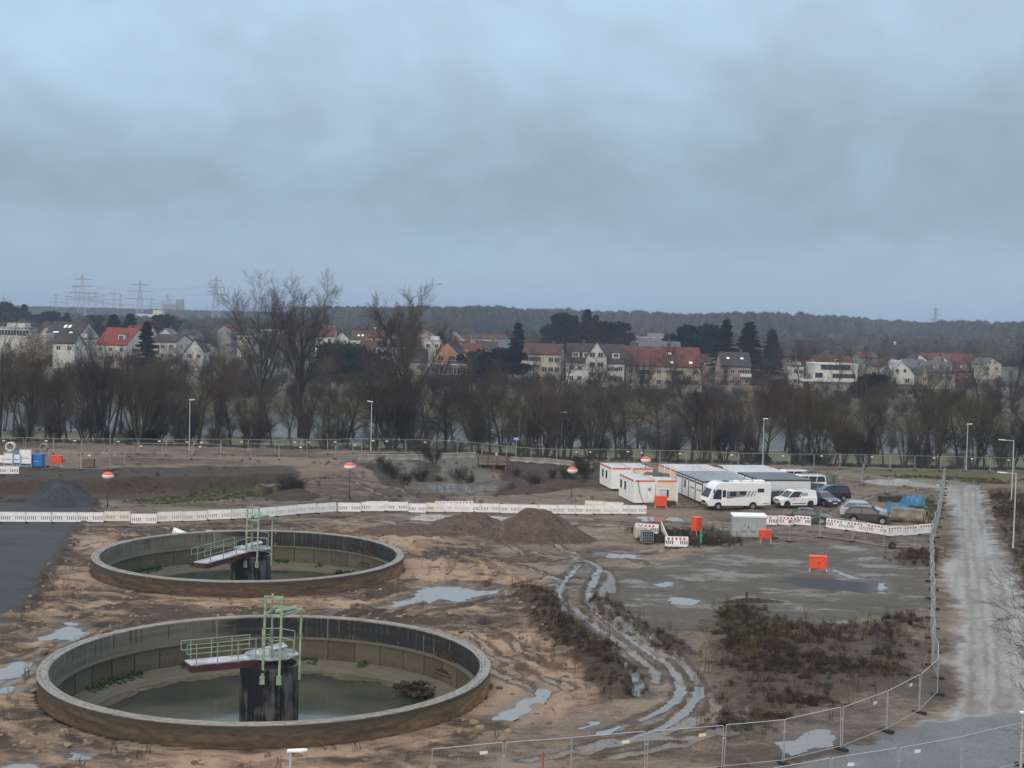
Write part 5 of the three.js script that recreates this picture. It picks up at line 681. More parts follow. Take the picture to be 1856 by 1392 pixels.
// ---------------------------------------------------------------- concrete pipe, tarpaulin, skip and other heavy things
{ const t = thing('concrete_pipe', 'grey concrete drain pipe lying behind the red and white barriers', 'pipe', null, 40.3, 0.72, -141.2, -0.52); const g = new THREE.LatheGeometry([[0.6, -1.75], [0.74, -1.75], [0.76, -1.72], [0.76, 1.45], [0.68, 1.45], [0.68, 1.75], [0.6, 1.75], [0.6, -1.75]].map((p) => new THREE.Vector2(...p)), 32); g.rotateZ(-Math.PI / 2); part('barrel', G().add(g).done(0.6), mat(0.27, 0.255, 0.2, 0.85, { map: TX.patch }), t); part('seal', G().at(new THREE.TorusGeometry(0.69, 0.03, 6, 28), 1.6, 0, 0, 0, Math.PI / 2).done(), M.black, t); }
function crumple(label, x, z, rx, rz, h, mat_, seed, name = 'tarpaulin') { const g = new THREE.PlaneGeometry(2, 2, 28, 28); g.rotateX(-Math.PI / 2); const p = g.attributes.position; for (let i = 0; i < p.count; i++) { const u = p.getX(i), v = p.getZ(i), r = Math.max(Math.abs(u), Math.abs(v)); const f = (1 - Math.abs(2 * vn(u * 3.4 + seed, v * 1.6) - 1)) * 0.7 + 0.5 * vn(u * 9 + seed, v * 5), k = (1 - Math.pow(r, 5)) * (0.5 + 0.6 * vn(u * 1.3 + seed * 2, v * 1.3)); p.setXYZ(i, u * rx * (0.85 + 0.3 * vn(u * 2, v * 2 + seed)), h * k * (0.45 + 0.5 * f) + 0.02, v * rz * (0.85 + 0.3 * vn(v * 2 + seed, u * 2))); } const n = g.toNonIndexed(); n.computeVertexNormals(); return solo(name, label, 'tarpaulin', 'blue tarpaulins', n, mat_, x, groundY(x, z), z, 0.2); }
const tarp = mat(0.045, 0.2, 0.36, 0.5, { map: TX.rough }); crumple('blue tarpaulin hanging in folds beside the dark car', 40.97,-148.23, 1.3, 0.5, 1.5, tarp, 3); crumple('blue tarpaulin draped over materials before the fence', 44.52,-154.57, 1.2, 0.8, 1.7, tarp, 8); crumple('small blue and pink plastic sheet at the pipe end', 42.38,-148.06, 0.9, 0.5, 0.7, mat(0.2, 0.3, 0.4, 0.6, { map: TX.rough }), 12);
for (const [x, z, label] of [[42.41,-157.44, 'dark flat stack of boards nearest the blue tarpaulin'], [43.79,-158.17, 'dark flat stack of boards beside the first one']]) { const t = thing('board_stack', label, 'stack', 'dark board stacks', x, groundY(x, z), z, 0.2); for (let i = 0; i < 5; i++) part('board', G().box(2.0 - (i % 2) * 0.2, 0.1, 1.1, (i % 2) * 0.06, 0.12 + i * 0.12, 0).done(1), M.darkWood, t); part('bearer', G().box(0.1, 0.07, 1.1, -0.7, 0.035, 0).done(), M.wood, t); part('bearer', G().box(0.1, 0.07, 1.1, 0.7, 0.035, 0).done(), M.wood, t); }
{ const [x, z] = [37.68,-169.84], t = thing('waste_skip', 'pale green open waste skip with sloping ends behind the white minibus', 'skip', null, x, 0, z, 0.1), sk = mat(0.24, 0.27, 0.19, 0.7, { map: TX.patch }), b = G(); const o = [[-2.6, 1.7], [2.6, 1.7], [1.7, 0.25], [-1.7, 0.25]]; for (const s of [-0.95, 0.95]) b.ext(o, 0.06, 0, new THREE.Matrix4().makeTranslation(0, 0, s)); b.quad([-2.6, 1.7, -0.95], [-1.7, 0.25, -0.95], [-1.7, 0.25, 0.95], [-2.6, 1.7, 0.95]).quad([2.6, 1.7, -0.95], [1.7, 0.25, -0.95], [1.7, 0.25, 0.95], [2.6, 1.7, 0.95]).quad([-1.7, 0.25, -0.95], [1.7, 0.25, -0.95], [1.7, 0.25, 0.95], [-1.7, 0.25, 0.95]); part('body', b.done(0.5), sk, t); for (const px of [-1.2, 0, 1.2]) part('rib', G().box(0.1, 1.4, 0.06, px, 0.98, 1.0).done(), M.darkTrim, t); part('rim', G().box(5.2, 0.1, 0.1, 0, 1.72, 0.98).box(5.2, 0.1, 0.1, 0, 1.72, -0.98).done(), sk, t); part('lid', G().box(1.6, 0.06, 1.95, -1.7, 2.0, 0, 0, 0, 0.35).done(), M.darkTrim, t); part('runner', G().box(3.4, 0.25, 0.15, 0, 0.125, 0.6).done(), M.darkTrim, t); part('runner', G().box(3.4, 0.25, 0.15, 0, 0.125, -0.6).done(), M.darkTrim, t); }
{ const [x, z] = [34.18,-124.65], t = thing('old_tyre', 'black tyre standing against the fence foot behind the lot', 'tyre', null, x, groundY(x, z) + 0.33, z, 0.4); part('tread', tyreGeo(0.36, 0.25), M.rubber, t); part('hub', G().cyl(0.2, 0.2, 0.1, 0, 0, 0, 14, Math.PI / 2).done(), M.darkTrim, t); }
solo('drain_pipe', 'bright green plastic pipe standing up in the dug hole', 'pipe', null, G().at(new THREE.CylinderGeometry(0.11, 0.11, 1.3, 14, 1, true), 0, 0.5, 0).cyl(0.13, 0.13, 0.1, 0, 1.1, 0, 14).done(), mat(0.02, 0.3, 0.13, 0.5), ...((p) => [p[0], groundY(p[0], p[1]), p[1]])([16.91,-122.91]));
const put = (x, z) => [x, groundY(x, z), z];
solo('marker_stake', 'red marker stake at the bottom edge behind the near fence', 'stake', null, G().cyl(0.035, 0.035, 0.8, 0, 0.4, 0, 8).cyl(0.0, 0.035, 0.1, 0, 0.85, 0, 8).done(), M.red, ...put(1.76,-60.27));
solo('wooden_stake', 'dark wooden stake stuck in the soil ridge on the lot', 'stake', null, G().box(0.12, 0.75, 0.1, 0, 0.4, 0, 0, 0.3, 0.05).done(1), M.darkWood, ...put(16.85,-98.23));
{ const [x, z] = [-25.07,-117.84]; const t = solo('yellow_bag', 'yellow bag lying behind the rim of the farther tank', 'bag', null, (() => { const g = new THREE.SphereGeometry(0.3, 16, 10), p = g.attributes.position; for (let i = 0; i < p.count; i++) { const k = 0.85 + 0.35 * vn(p.getX(i) * 4 + 3, p.getZ(i) * 4 + p.getY(i) * 3); p.setXYZ(i, p.getX(i) * 1.9 * k, p.getY(i) * 0.9 * k, p.getZ(i) * k); } g.computeVertexNormals(); return g; })(), M.yellow, x, 0.85, z); }
{ const [x, z] = [0.78,-192.93], t = thing('street_sign', 'blue street sign on a tall post by the far fence', 'sign', null, x, groundY(x, z), z, 0); part('post', G().bar([0, 0, 0], [0, 3.1, 0], 0.04, 8).done(), M.zinc, t); part('plate', G().rbox(0.85, 0.34, 0.03, 0, 2.9, 0.05, 0.01).done(), mat(0.05, 0.13, 0.5, 0.4), t); part('border', G().box(0.8, 0.02, 0.01, 0, 3.04, 0.07).box(0.8, 0.02, 0.01, 0, 2.76, 0.07).box(0.55, 0.09, 0.01, 0, 2.9, 0.07).done(), M.tagWhite, t); }
// timber platform over the far side of the pit
{ const [x, z] = [-2.28,-184.32], y = 0.5, t = thing('timber_platform', 'weathered timber platform with railings over the pit edge', 'platform', null, x, 0, z + 1.2, 0.03);
  for (let i = 0; i < 12; i++) part('plank', G().box(0.3, 0.07, 2.0, -1.8 + i * 0.33, y, 0).done(1), M.wood, t); for (const px of [-1.85, -0.6, 0.6, 1.85]) for (const pz of [-0.95, 0.95]) part('post', G().box(0.13, 1.1, 0.13, px, y + 0.5, pz).done(1), M.darkWood, t); for (const pz of [-0.95, 0.95]) for (const dy of [0.45, 0.95]) part('rail', G().box(3.9, 0.13, 0.06, 0, y + dy, pz + 0.1).done(1), M.wood, t);
  for (const px of [-1.6, 0.2, 1.7]) part('support', G().box(0.18, 2.6, 0.18, px, y - 1.3, 0.7).done(1), M.wood, t); part('lamp_box', G().rbox(0.3, 0.35, 0.2, 0.5, y + 1.2, -0.9, 0.03).done(), M.zinc, t); part('abutment', G().box(3.4, 2.3, 0.5, 0, y - 1.3, -0.2).done(0.5), mat(0.12, 0.1, 0.075, 0.9, { map: TX.streak }), t); for (const px of [-1.1, -0.45]) part('lime_streak', G().box(0.16, 1.5, 0.02, px, y - 1.1, 0.06).done(1), mat(0.42, 0.38, 0.28, 0.9, { map: TX.rough }), t); }
// low concrete wall along the far rim of the pit
{ const K = (pts, lab) => { let c = 0; for (let i = 1; i < pts.length; i++) { const [x0, z0] = pts[i - 1], [x1, z1] = pts[i], L = Math.hypot(x1 - x0, z1 - z0), n = Math.max(1, Math.round(L / 5)); for (let k = 0; k < n; k++) { const q = (k + 0.5) / n, x = mix(x0, x1, q), z = mix(z0, z1, q); solo('kerb_block', lab + ', ' + ORD(++c) + ' in line', 'kerb', 'pale concrete kerb blocks along the pit', G().rbox(L / n - 0.03, 0.75, 0.4, 0, 0.3, 0, 0.04).done(0.5), mat(0.42, 0.4, 0.35, 0.85, { map: TX.patch }), x, groundY(x, z) - 0.05, z, Math.atan2(-(z1 - z0), x1 - x0)); } } };
  K([[-19.72,-182.9],[-12.04,-186.24],[-4.73,-191.82]], 'pale concrete kerb block on the pit rim before the timber platform'); K([[0.03,-191.47],[5.65,-190.62],[10.98,-185.47]], 'pale concrete kerb block on the pit rim behind the dark bank'); }
// ---------------------------------------------------------------- blue cabinets and boards on the upper ground
{ const D0 = 0.6, white = mat(0.75, 0.78, 0.8, 0.4), ink = mat(0.1, 0.3, 0.6, 0.5);
  const boards = [[-58.72,-164.34, 1.0, 1.3, 'white notice board with blue lettering nearest the picture edge'], [-57.82,-164.55, 0.8, 1.1, 'small white notice board half behind the tall one'], [-56.86,-164.77, 1.35, 1.75, 'tall white notice board in a steel frame beside the blue box']];
  for (const [x, z, w, h, label] of boards) { const t = thing('notice_board', label, 'notice board', 'white notice boards', x, groundY(x, z), z, 0); for (const s of [-1, 1]) part('leg', G().bar([s * w / 2, 0, 0], [s * w / 2, h + 0.55, 0], 0.04, 6).done(), M.zinc, t); part('sheet', G().rbox(w - 0.06, h - 0.15, 0.04, 0, 0.5 + h / 2, 0.02, 0.01).done(), white, t); part('rail', G().bar([-w / 2, 0.3, 0], [w / 2, 0.3, 0], 0.03, 6).bar([-w / 2, h + 0.5, 0], [w / 2, h + 0.5, 0], 0.03, 6).done(), M.zinc, t);
    const b = G(), r = rng(Math.round(h * 100)); for (let i = 0; i < 9; i++) b.box(0.05 + r() * 0.04, 0.07 + r() * 0.08, 0.012, -w * 0.32 + i * w * 0.08, 0.5 + h * 0.42, 0.05, 0, 0, -0.25); part('lettering', b.done(), ink, t); }
  const [x, z] = [-55.79,-165.63], t = thing('blue_cabinet', 'bright blue steel cabinet beside the notice boards', 'cabinet', null, x, groundY(x, z), z, 0); part('case', G().rbox(1.55, 1.45, 1.0, 0, 0.85, 0, 0.03).done(0.5), M.blue, t); part('door', G().rbox(1.35, 1.25, 0.03, 0, 0.85, 0.51, 0.01).done(0.5), M.blue, t); part('skid', G().box(1.5, 0.12, 0.9, 0, 0.06, 0).done(), M.black, t); const b = G(); for (let i = 0; i < 8; i++) b.box(0.05, 0.05, 0.01, -0.25 + i * 0.08, 0.75, 0.535); part('lettering', b.done(), M.tagWhite, t);
  const [x2, z2] = [-58.24,-166.3], t2 = thing('blue_cabinet', 'low blue steel cabinet behind the notice boards', 'cabinet', null, x2, groundY(x2, z2), z2 - 0.6, 0); part('case', G().rbox(1.2, 1.5, 1.0, 0, 0.8, 0, 0.03).done(0.5), M.blue, t2); part('roof', G().rbox(1.3, 0.08, 1.1, 0, 1.6, 0, 0.02).done(), M.blue, t2);
  const hose = (label, x, z, r, m) => { const t = thing('hose_coil', label, 'hose', null, x, groundY(x, z), z, 0); for (let i = 0; i < 3; i++) part('loop', G().at(new THREE.TorusGeometry(r, 0.11, 8, 24), 0, 2.0, -0.2 + i * 0.2).done(), m, t); part('stand', G().bar([0, 0, 0], [0, 2.0, 0], 0.05, 6).done(), M.zinc, t); };
  hose('pale thick hose coil hung behind the notice boards', ...[-59.91,-168.42], 0.5, mat(0.55, 0.55, 0.5, 0.7)); hose('grey hose coil hung beside the blue cabinet', ...[-55.98,-168.72], 0.4, mat(0.25, 0.2, 0.17, 0.7));
}
{ const [x, z] = [-50.25,-167.55], t = thing('timber_crate', 'small weathered timber crate on the gravel before the far fence', 'crate', null, x, groundY(x, z), z, 0.1); for (let i = 0; i < 5; i++) part('board', G().box(1.35, 0.17, 0.04, 0, 0.14 + i * 0.19, 0.5).done(1), M.wood, t); for (let i = 0; i < 5; i++) part('board', G().box(0.04, 0.17, 1.0, -0.68, 0.14 + i * 0.19, 0).done(1), M.darkWood, t); for (let i = 0; i < 5; i++) part('lid_board', G().box(1.4, 0.05, 0.19, 0, 1.02, -0.42 + i * 0.21).done(1), M.wood, t); part('filling', G().box(1.3, 0.9, 0.94, 0, 0.5, 0).done(1), M.darkWood, t); }
{ const h = G(), r = rng(14); for (const [px, pz, n] of [[16.6, -149.6, 3], [15.7, -149.9, 2]]) for (let i = 0; i < n; i++) h.rbox(0.5, 0.5, 0.5, px + i * 0.45, 0.3, pz, 0.06); solo('crate_stack', 'dark green plastic boxes against the white cabin front', 'box', null, h.done(), mat(0.02, 0.045, 0.035, 0.6)); }
heap('tan rubble heap at the corner of the cream cabin', 17.6, -150.3, 0.8, 0.6, 0.55, new THREE.MeshPhysicalMaterial({ specularIntensity: 0.3, map: gravelTex([0.12, 0.09, 0.05], [0.4, 0.32, 0.2]), roughness: 0.9 }), 44, 0, 'rubble_heap', 0.7);

// ---------------------------------------------------------------- houses beyond the river
const wallC = { white: mat(0.577, 0.577, 0.554, 0.8, { map: TX.fine }), cream: mat(0.47, 0.435, 0.355, 0.8, { map: TX.fine }), yellow: mat(0.45, 0.36, 0.21, 0.8, { map: TX.fine }), peach: mat(0.484, 0.257, 0.148, 0.8, { map: TX.fine }), orange: mat(0.390, 0.133, 0.070, 0.8, { map: TX.fine }), grey: mat(0.234, 0.234, 0.226, 0.8, { map: TX.fine }), brick: mat(0.156, 0.070, 0.051, 0.9, { map: TX.tiles }), rose: mat(0.328, 0.234, 0.203, 0.8, { map: TX.fine }), dark: mat(0.047, 0.047, 0.047, 0.8) };
const roofC = { red: mat(0.24, 0.06, 0.04, 0.8, { map: TX.tiles }), brown: mat(0.11, 0.065, 0.05, 0.85, { map: TX.tiles }), dark: mat(0.065, 0.06, 0.06, 0.8, { map: TX.tiles }), slate: mat(0.09, 0.1, 0.115, 0.6, { map: TX.tiles }), rust: mat(0.15, 0.062, 0.048, 0.85, { map: TX.tiles }), pale: mat(0.5, 0.51, 0.52, 0.6, { map: TX.patch }), blue: mat(0.2, 0.23, 0.3, 0.4, { map: TX.patch }) };
const winFrame = mat(0.5, 0.5, 0.48, 0.5), winGeo = {};
function win(p, x, y, z, w, h, ry = 0, frame = winFrame) {
  const k = w.toFixed(2) + h.toFixed(2), g = winGeo[k] ??= { f: (() => { const b = G(), t = 0.09; b.box(w, t, 0.12, 0, h / 2 - t / 2, 0).box(w, t, 0.12, 0, -h / 2 + t / 2, 0).box(t, h - 2 * t, 0.12, -w / 2 + t / 2, 0, 0).box(t, h - 2 * t, 0.12, w / 2 - t / 2, 0, 0); if (w > 1) b.box(t, h - 2 * t, 0.1, 0, 0, 0); return b.done(); })(), p: G().box(w - 0.1, h - 0.1, 0.04, 0, 0, 0).done() };
  const o = part('window', g.f, frame, p); o.position.set(x, y, z); o.rotation.y = ry; part('pane', g.p, M.glass, o); return o;
}
const hr = rng(333);
function house(label, Z, [xl, eave], [xr, ridge], o = {}) {
  // xl..xr: width seen from the river, eave and ridge: heights; Z: distance from the viewer
  const w = Math.abs(xr - xl) / Math.cos(o.ry ?? 0) * (o.fit ?? 1), dep = o.dep ?? 9, cx = (xl + xr) / 2, cz = -Z - dep / 2, y0 = landform(cx, cz) - 0.6, E = eave - y0, R = ridge - y0, t = thing(o.name ?? 'house', label, o.cat ?? 'house', 'houses of the town beyond the river', cx, y0, cz, o.ry ?? 0);
  const wm = wallC[o.wall ?? 'white'], rm = roofC[o.roof ?? 'brown'], ov = o.over ?? 0.45, gable = o.gable, flat = o.flat;
  const body = G(); body.box(w, E, dep, 0, E / 2, 0); part('wall', body.done(0.4), wm, t);
  const rise = R - E;
  if (flat) { part('roof', G().box(w + 0.3, 0.35, dep + 0.3, 0, E + 0.15, 0).done(0.3), o.roofMat ?? rm, t); if (rise > 0.6) part('roof_storey', G().box(w * 0.5, rise, dep * 0.6, w * 0.1, E + rise / 2 + 0.3, 0).done(0.4), wm, t); }
  else {
    const span = gable ? w : dep, len = gable ? dep : w, a = Math.atan2(rise, span / 2), sl = Math.hypot(span / 2, rise) + ov, turn = gable ? Math.PI / 2 : 0;
    // gable walls
    const gw = new THREE.Matrix4().makeRotationY(gable ? 0 : Math.PI / 2); for (const s of [-1, 1]) part('gable', G().ext([[-span / 2, 0], [span / 2, 0], [0, rise]], 0.25, 0, new THREE.Matrix4().makeTranslation(gable ? 0 : s * (len / 2 - 0.13), E, gable ? s * (len / 2 - 0.13) : 0).multiply(gw)).done(0.4), o.gableWall ? wallC[o.gableWall] : wm, t);
    const rf = G(); for (const s of [-1, 1]) { const m = new THREE.Matrix4().makeRotationY(turn).multiply(new THREE.Matrix4().makeTranslation(0, E, 0)).multiply(new THREE.Matrix4().makeTranslation(0, rise + 0.12, 0)).multiply(new THREE.Matrix4().makeRotationX(s * a)).multiply(new THREE.Matrix4().makeTranslation(0, 0, s * sl / 2)); const g = new THREE.BoxGeometry(len + 0.5, 0.2, sl); const p = g.attributes.position, uv = g.attributes.uv; for (let i = 0; i < p.count; i++) uv.setXY(i, p.getX(i) * 0.22, p.getZ(i) * 0.22); rf.add(g, m); }
    const roof = part('roof', rf.done(), rm, t);
    if (o.chimney !== 0) part('chimney', G().box(0.7, 1.7, 0.6, (gable ? 0.5 : w * (o.chimX ?? 0.25)), R + 0.2, gable ? -dep * 0.2 : -0.3).done(), o.chimC ?? wallC.brick, roof);
    for (const [dx, dw, dh, c] of o.dormers ?? []) { const z = dep / 2 - dh * 0.9, yy = E + rise * 0.42; const d = part('dormer', G().box(dw, dh, 2.6, dx, yy, z - 1).done(), c ?? wallC.white, t); part('dormer_roof', G().box(dw + 0.4, 0.15, 2.9, dx, yy + dh / 2 + 0.1, z - 0.95, 0.08).done(0.3), rm, d); win(d, dx, yy, z + 0.33, dw * 0.7, dh * 0.65); }
    for (const [dx, f, ww, hh] of o.skylights ?? []) part('skylight', G().box(ww, 0.08, hh, 0, 0, 0).done(), o.solar ? roofC.blue : M.tagWhite, roof).applyMatrix4(new THREE.Matrix4().makeTranslation(dx, E + rise * (1 - f) + 0.33, dep / 2 * f).multiply(new THREE.Matrix4().makeRotationX(a)));
  }
  // windows on the side to the river
  const rows = o.rows ?? Math.max(1, Math.min(3, Math.round(E / 2.9) - 0)), n = o.n ?? Math.max(2, Math.round(w / 3.2)), ww = o.ww ?? 1.3, wh = o.wh ?? 1.3;
  for (let r = 0; r < rows; r++) for (let i = 0; i < n; i++) { if (o.skip && o.skip(r, i)) continue; win(t, -w / 2 + (i + 0.5) * w / n, E - 1.5 - r * 2.8, dep / 2 + 0.03, ww, wh, 0, o.frame); }
  if (gable) for (const i of [-1, 1]) if (w > 7) win(t, i * w * 0.14, E + rise * 0.3, dep / 2 + 0.03, 0.9, 1.1);
  for (const s of [-1, 1]) if (s * (o.ry ?? 0) < 0 || Math.sign(-cx) === s) for (let r = 0; r < Math.min(rows, 2); r++) for (const q of [-0.22, 0.22]) win(t, s * (w / 2 + 0.03), E - 1.5 - r * 2.8, q * dep, 1.1, 1.2, Math.PI / 2);
  for (const [bx, by, bw] of o.balconies ?? []) { const b = part('balcony', G().box(bw, 0.2, 1.3, bx, E - by, dep / 2 + 0.65).done(), wm, t); part('balustrade', G().box(bw, 0.9, 0.08, bx, E - by + 0.55, dep / 2 + 1.25).done(), o.balC ?? wallC.white, b); part('recess', G().box(bw - 0.3, 1.9, 0.04, bx, E - by + 1.1, dep / 2 + 0.02).done(), M.glass, b); }
  return t;
}
house('long white flat-roofed house with dark window bays at the picture edge', 470, [-173.64,12.02], [-161.51,13.43], { flat: 1, roof: 'pale', n: 6, ww: 2.2, wh: 1.9, rows: 1 });
house('cream box-shaped annex below the white flat-roofed house', 445, [-153.41,10.61], [-147.32,11.11], { flat: 1, wall: 'cream', roof: 'pale', n: 2, rows: 0, dep: 7 });
house('white house with large dark slate roof and bright gable end', 455, [-150.26,9.86], [-138.2,14.61], { roof: 'dark', ry: -0.28, dep: 12, n: 4, skylights: [[-1, 0.35, 1.0, 1.4], [0.6, 0.35, 1.0, 1.4], [-3, 0.75, 2, 0.6], [3, 0.75, 2, 0.6]] });
house('small house with red roof peeping beside the slate roof', 490, [-164.53,10.96], [-160.13,12.41], { wall: 'cream', roof: 'red', gable: 1, rows: 1 });
house('low white house with dark tent-shaped roof before the slate-roofed house', 425, [-138.68,8.71], [-132.05,11.37], { roof: 'dark', dep: 8, rows: 1 });
house('pale grey shed-roofed house between slate roof and red roof', 440, [-138.07,9.67], [-132.23,10.85], { flat: 1, wall: 'white', roof: 'slate', rows: 1 });
house('white house with bright red roof and white dormer left of the spruce', 430, [-125.66,8.44], [-114.94,13.42], { roof: 'red', ry: -0.42, dep: 12, n: 3, rows: 2, dormers: [[2.5, 2.4, 2.2]] });
house('house with darker red roof just behind the bright red one', 465, [-128.08,9.73], [-120.12,13.75], { roof: 'rust', ry: -0.2, dep: 11, chimX: 0 });
house('white house with dark hipped roof and balcony right of the spruce', 440, [-112.4,9.45], [-103.3,11.57], { roof: 'dark', ry: -0.3, dep: 11, n: 3, rows: 3, balconies: [[-2.6, 3.1, 3.4]] });
house('grey house with white gable behind the balcony house', 480, [-120.96,11.01], [-116.1,13], { gable: 1, roof: 'slate', rows: 1, n: 2 });
house('small white house with steep timbered gable', 430, [-99.88,7.06], [-94.37,10.57], { gable: 1, roof: 'dark', rows: 1, n: 2 });
house('pale flat-topped house behind the bare poplars', 460, [-82.29,13.46], [-74.56,14.01], { flat: 1, wall: 'grey', roof: 'pale', rows: 2 });
house('house with red roof behind the second poplar', 520, [-73.05,11.12], [-65.99,14.55], { roof: 'rust', dep: 10, rows: 1 });
house('dark-roofed house with small white gable among the roofs', 525, [-66.14,10.61], [-61.45,12.57], { gable: 1, roof: 'dark', rows: 1, n: 2 });
house('brown-roofed house with row of skylights', 515, [-59.23,10.32], [-54.05,13.26], { roof: 'brown', dep: 9, rows: 1, skylights: [[0, 0.6, 0.8, 1], [1.5, 0.6, 0.8, 1]] });
house('house with broad red roof beside the skylight house', 525, [-55.06,11.09], [-48.32,13.51], { roof: 'rust', dep: 10, rows: 1 });
house('white gabled house half hidden by the forked poplar', 470, [-41.91,11.06], [-37.91,13.18], { gable: 1, roof: 'slate', rows: 1, n: 2 });
house('low grey-roofed house behind the forked poplar', 450, [-39.38,9.5], [-29.92,11.85], { roof: 'dark', rows: 1, dep: 10 });
house('pale-roofed house right of the forked poplar', 460, [-29.14,11.36], [-23.4,12.58], { flat: 1, roof: 'pale', rows: 1 });
house('orange-red walled house beside the dark green tree', 415, [-45.05,8.12], [-40.24,11.49], { wall: 'orange', roof: 'brown', dep: 9, ry: -0.3, rows: 1, n: 2 });
house('house with blue-grey glazed roof left of the poplar trunk', 400, [-39,6.77], [-34.05,10.02], { wall: 'white', roof: 'blue', rows: 1 });
house('dark brick shed with lean roof below the glazed roof', 385, [-41.25,4.14], [-36.04,7.59], { wall: 'brick', roof: 'brown', gable: 1, rows: 1, n: 2 });
house('beige house partly hidden by poplar limbs', 405, [-32.82,6.3], [-24.96,9.82], { wall: 'cream', roof: 'dark', rows: 2 });
{ const t = house('peach house with dark gable roof, solar panels and glazed front', 400, [-20.73,9.26], [-14.37,12.23], { wall: 'peach', roof: 'dark', gable: 1, dep: 10, rows: 2, n: 2, ww: 1.9, wh: 1.5, ry: -0.25 }); part('solar_panel', G().box(0.12, 6, 4.2, 0, 0, 0).done(), roofC.blue, t).applyMatrix4(new THREE.Matrix4().makeTranslation(2.0, 13.2, 0).multiply(new THREE.Matrix4().makeRotationZ(0.86)).multiply(new THREE.Matrix4().makeScale(1, 0.6, 1))); }
house('dark glazed flat-roofed extension below the peach house', 388, [-21.4,6.19], [-11.53,6.89], { flat: 1, wall: 'dark', roof: 'pale', rows: 1, n: 4, ww: 2.0, wh: 2.2, dep: 6 });
house('peach side wing with flat roof next to the peach house', 396, [-14.16,9.36], [-12.32,10.03], { flat: 1, wall: 'peach', roof: 'dark', rows: 1, n: 1, dep: 6 });
house('white house with red-brown roof behind the peach house', 430, [-15.36,7.64], [-9.55,11.32], { roof: 'rust', dep: 11, rows: 1 });
house('long low house with grey-brown roof before the viaduct', 520, [-22.36,10.34], [-16.31,12.73], { wall: 'grey', roof: 'brown', dep: 10, rows: 1 });
house('dark grey-roofed house between peach house and lone spruce', 500, [-12.05,8.39], [-5.45,10.9], { wall: 'rose', roof: 'dark', dep: 10, rows: 1 });
house('wide dark-roofed house under the lone spruce', 470, [-4.88,8.85], [4.06,12.02], { wall: 'grey', roof: 'slate', dep: 11, rows: 1, gable: 0 });
house('cream two-storey house with brown roof and orange roof edge', 400, [3.7,9.55], [14.28,12.32], { wall: 'cream', roof: 'brown', dep: 11, ry: -0.14, rows: 3, n: 6, ww: 1.5, wh: 1.5, skip: (r, i) => (r + i) % 4 === 3, balconies: [[-3.4, 3.0, 5.5]] });
{ const t = house('apartment house with dark roof, dormers and white timbered gable', 380, [14.87,8.1], [30.21,12.95], { wall: 'white', roof: 'dark', dep: 13, rows: 3, n: 7, dormers: [[-5.5, 2, 1.6, wallC.white], [-2.6, 2, 1.6, wallC.white], [5.4, 2, 1.6, wallC.white]], balconies: [[4.6, 3.2, 3], [4.6, 6.0, 3]], chimX: -0.2 });
  part('front_gable', G().ext([[-2.8, -6], [2.8, -6], [2.8, 0.4], [0, 4.6], [-2.8, 0.4]], 0.6, 0, new THREE.Matrix4().makeTranslation(0, 8.6, 6.8)).done(0.4), wallC.white, t); const b = G(); b.beam([-3.2, 8.4, 7.2], [0, 13.4, 7.2], 0.5, 0.3).beam([3.2, 8.4, 7.2], [0, 13.4, 7.2], 0.5, 0.3); part('gable_roof', b.done(), roofC.dark, t); for (const s of [-1, 1]) for (const y of [4.3, 7, 9.6]) win(t, s * 1.1, y, 7.16, 1.5, 1.4); }
house('apartment house with long red roof and recessed balconies', 385, [31.07,7.44], [51.57,12.47], { wall: 'cream', roof: 'rust', dep: 14, rows: 3, n: 8, balconies: [[-5.2, 3.2, 3.2], [-5.2, 6.0, 3.2], [3.9, 3.2, 3.4], [3.9, 6.0, 3.4]], balC: wallC.rose, skylights: [[2, 0.4, 0.9, 0.9], [2.2, 0.85, 0.9, 0.9], [7.5, 0.85, 0.9, 0.9]], skip: (r, i) => i === 1 || i === 2 || i === 5 || i === 6, chimX: 0.1 });
house('long blue-grey roofed hall behind the red apartment roof', 440, [39.66,11.15], [52.34,13.19], { wall: 'grey', roof: 'slate', dep: 10, rows: 0 });
house('far grey flat-topped building before the forest', 560, [49.69,12.99], [61.7,14.6], { flat: 1, wall: 'grey', roof: 'pale', rows: 1, n: 6, ww: 2 });
house('house with wide dark roof and pale balcony right of the apartments', 400, [59.36,7.48], [67.7,11.14], { wall: 'rose', roof: 'dark', dep: 12, rows: 2, n: 4, balconies: [[2.6, 3.0, 3.2]], skylights: [[-2, 0.5, 0.8, 0.8], [2, 0.5, 0.8, 0.8]] });
house('narrow white house left of the modern cube house', 410, [81.71,7.54], [84.73,8.42], { flat: 1, roof: 'slate', rows: 2, n: 2 });
house('reddish brick house beside the modern cube house', 425, [87.51,7.67], [91.3,8.76], { flat: 1, wall: 'brick', roof: 'brown', rows: 2, n: 2 });
{ const Z = 400, t = house('modern white cube house with long dark strip windows', Z, [85.49,8.6], [98,9.07], { flat: 1, roofMat: wallC.white, rows: 0, n: 1, dep: 10, cat: 'house', over: 0 }); const strip = (x0, x1, y0, y1, nn) => { for (let i = 0; i < nn; i++) win(t, mix(x0, x1, (i + 0.5) / nn), (y0 + y1) / 2, 5.04, (x1 - x0) / nn - 0.04, y1 - y0, 0, M.darkTrim); }; const E = 19.6 - 65 / 2555 * 400 - landform(80, -405) + 0.6; strip(-4.2, 4.2, E - 2.3, E - 0.9, 5); strip(-0.9, 5.7, E - 4.6, E - 3.4, 4); strip(-5.8, -3.6, E - 4.6, E - 3.2, 1); part('terrace', G().box(17, 0.5, 4, -1.5, E - 5.4, 5.5).done(), wallC.white, t); }
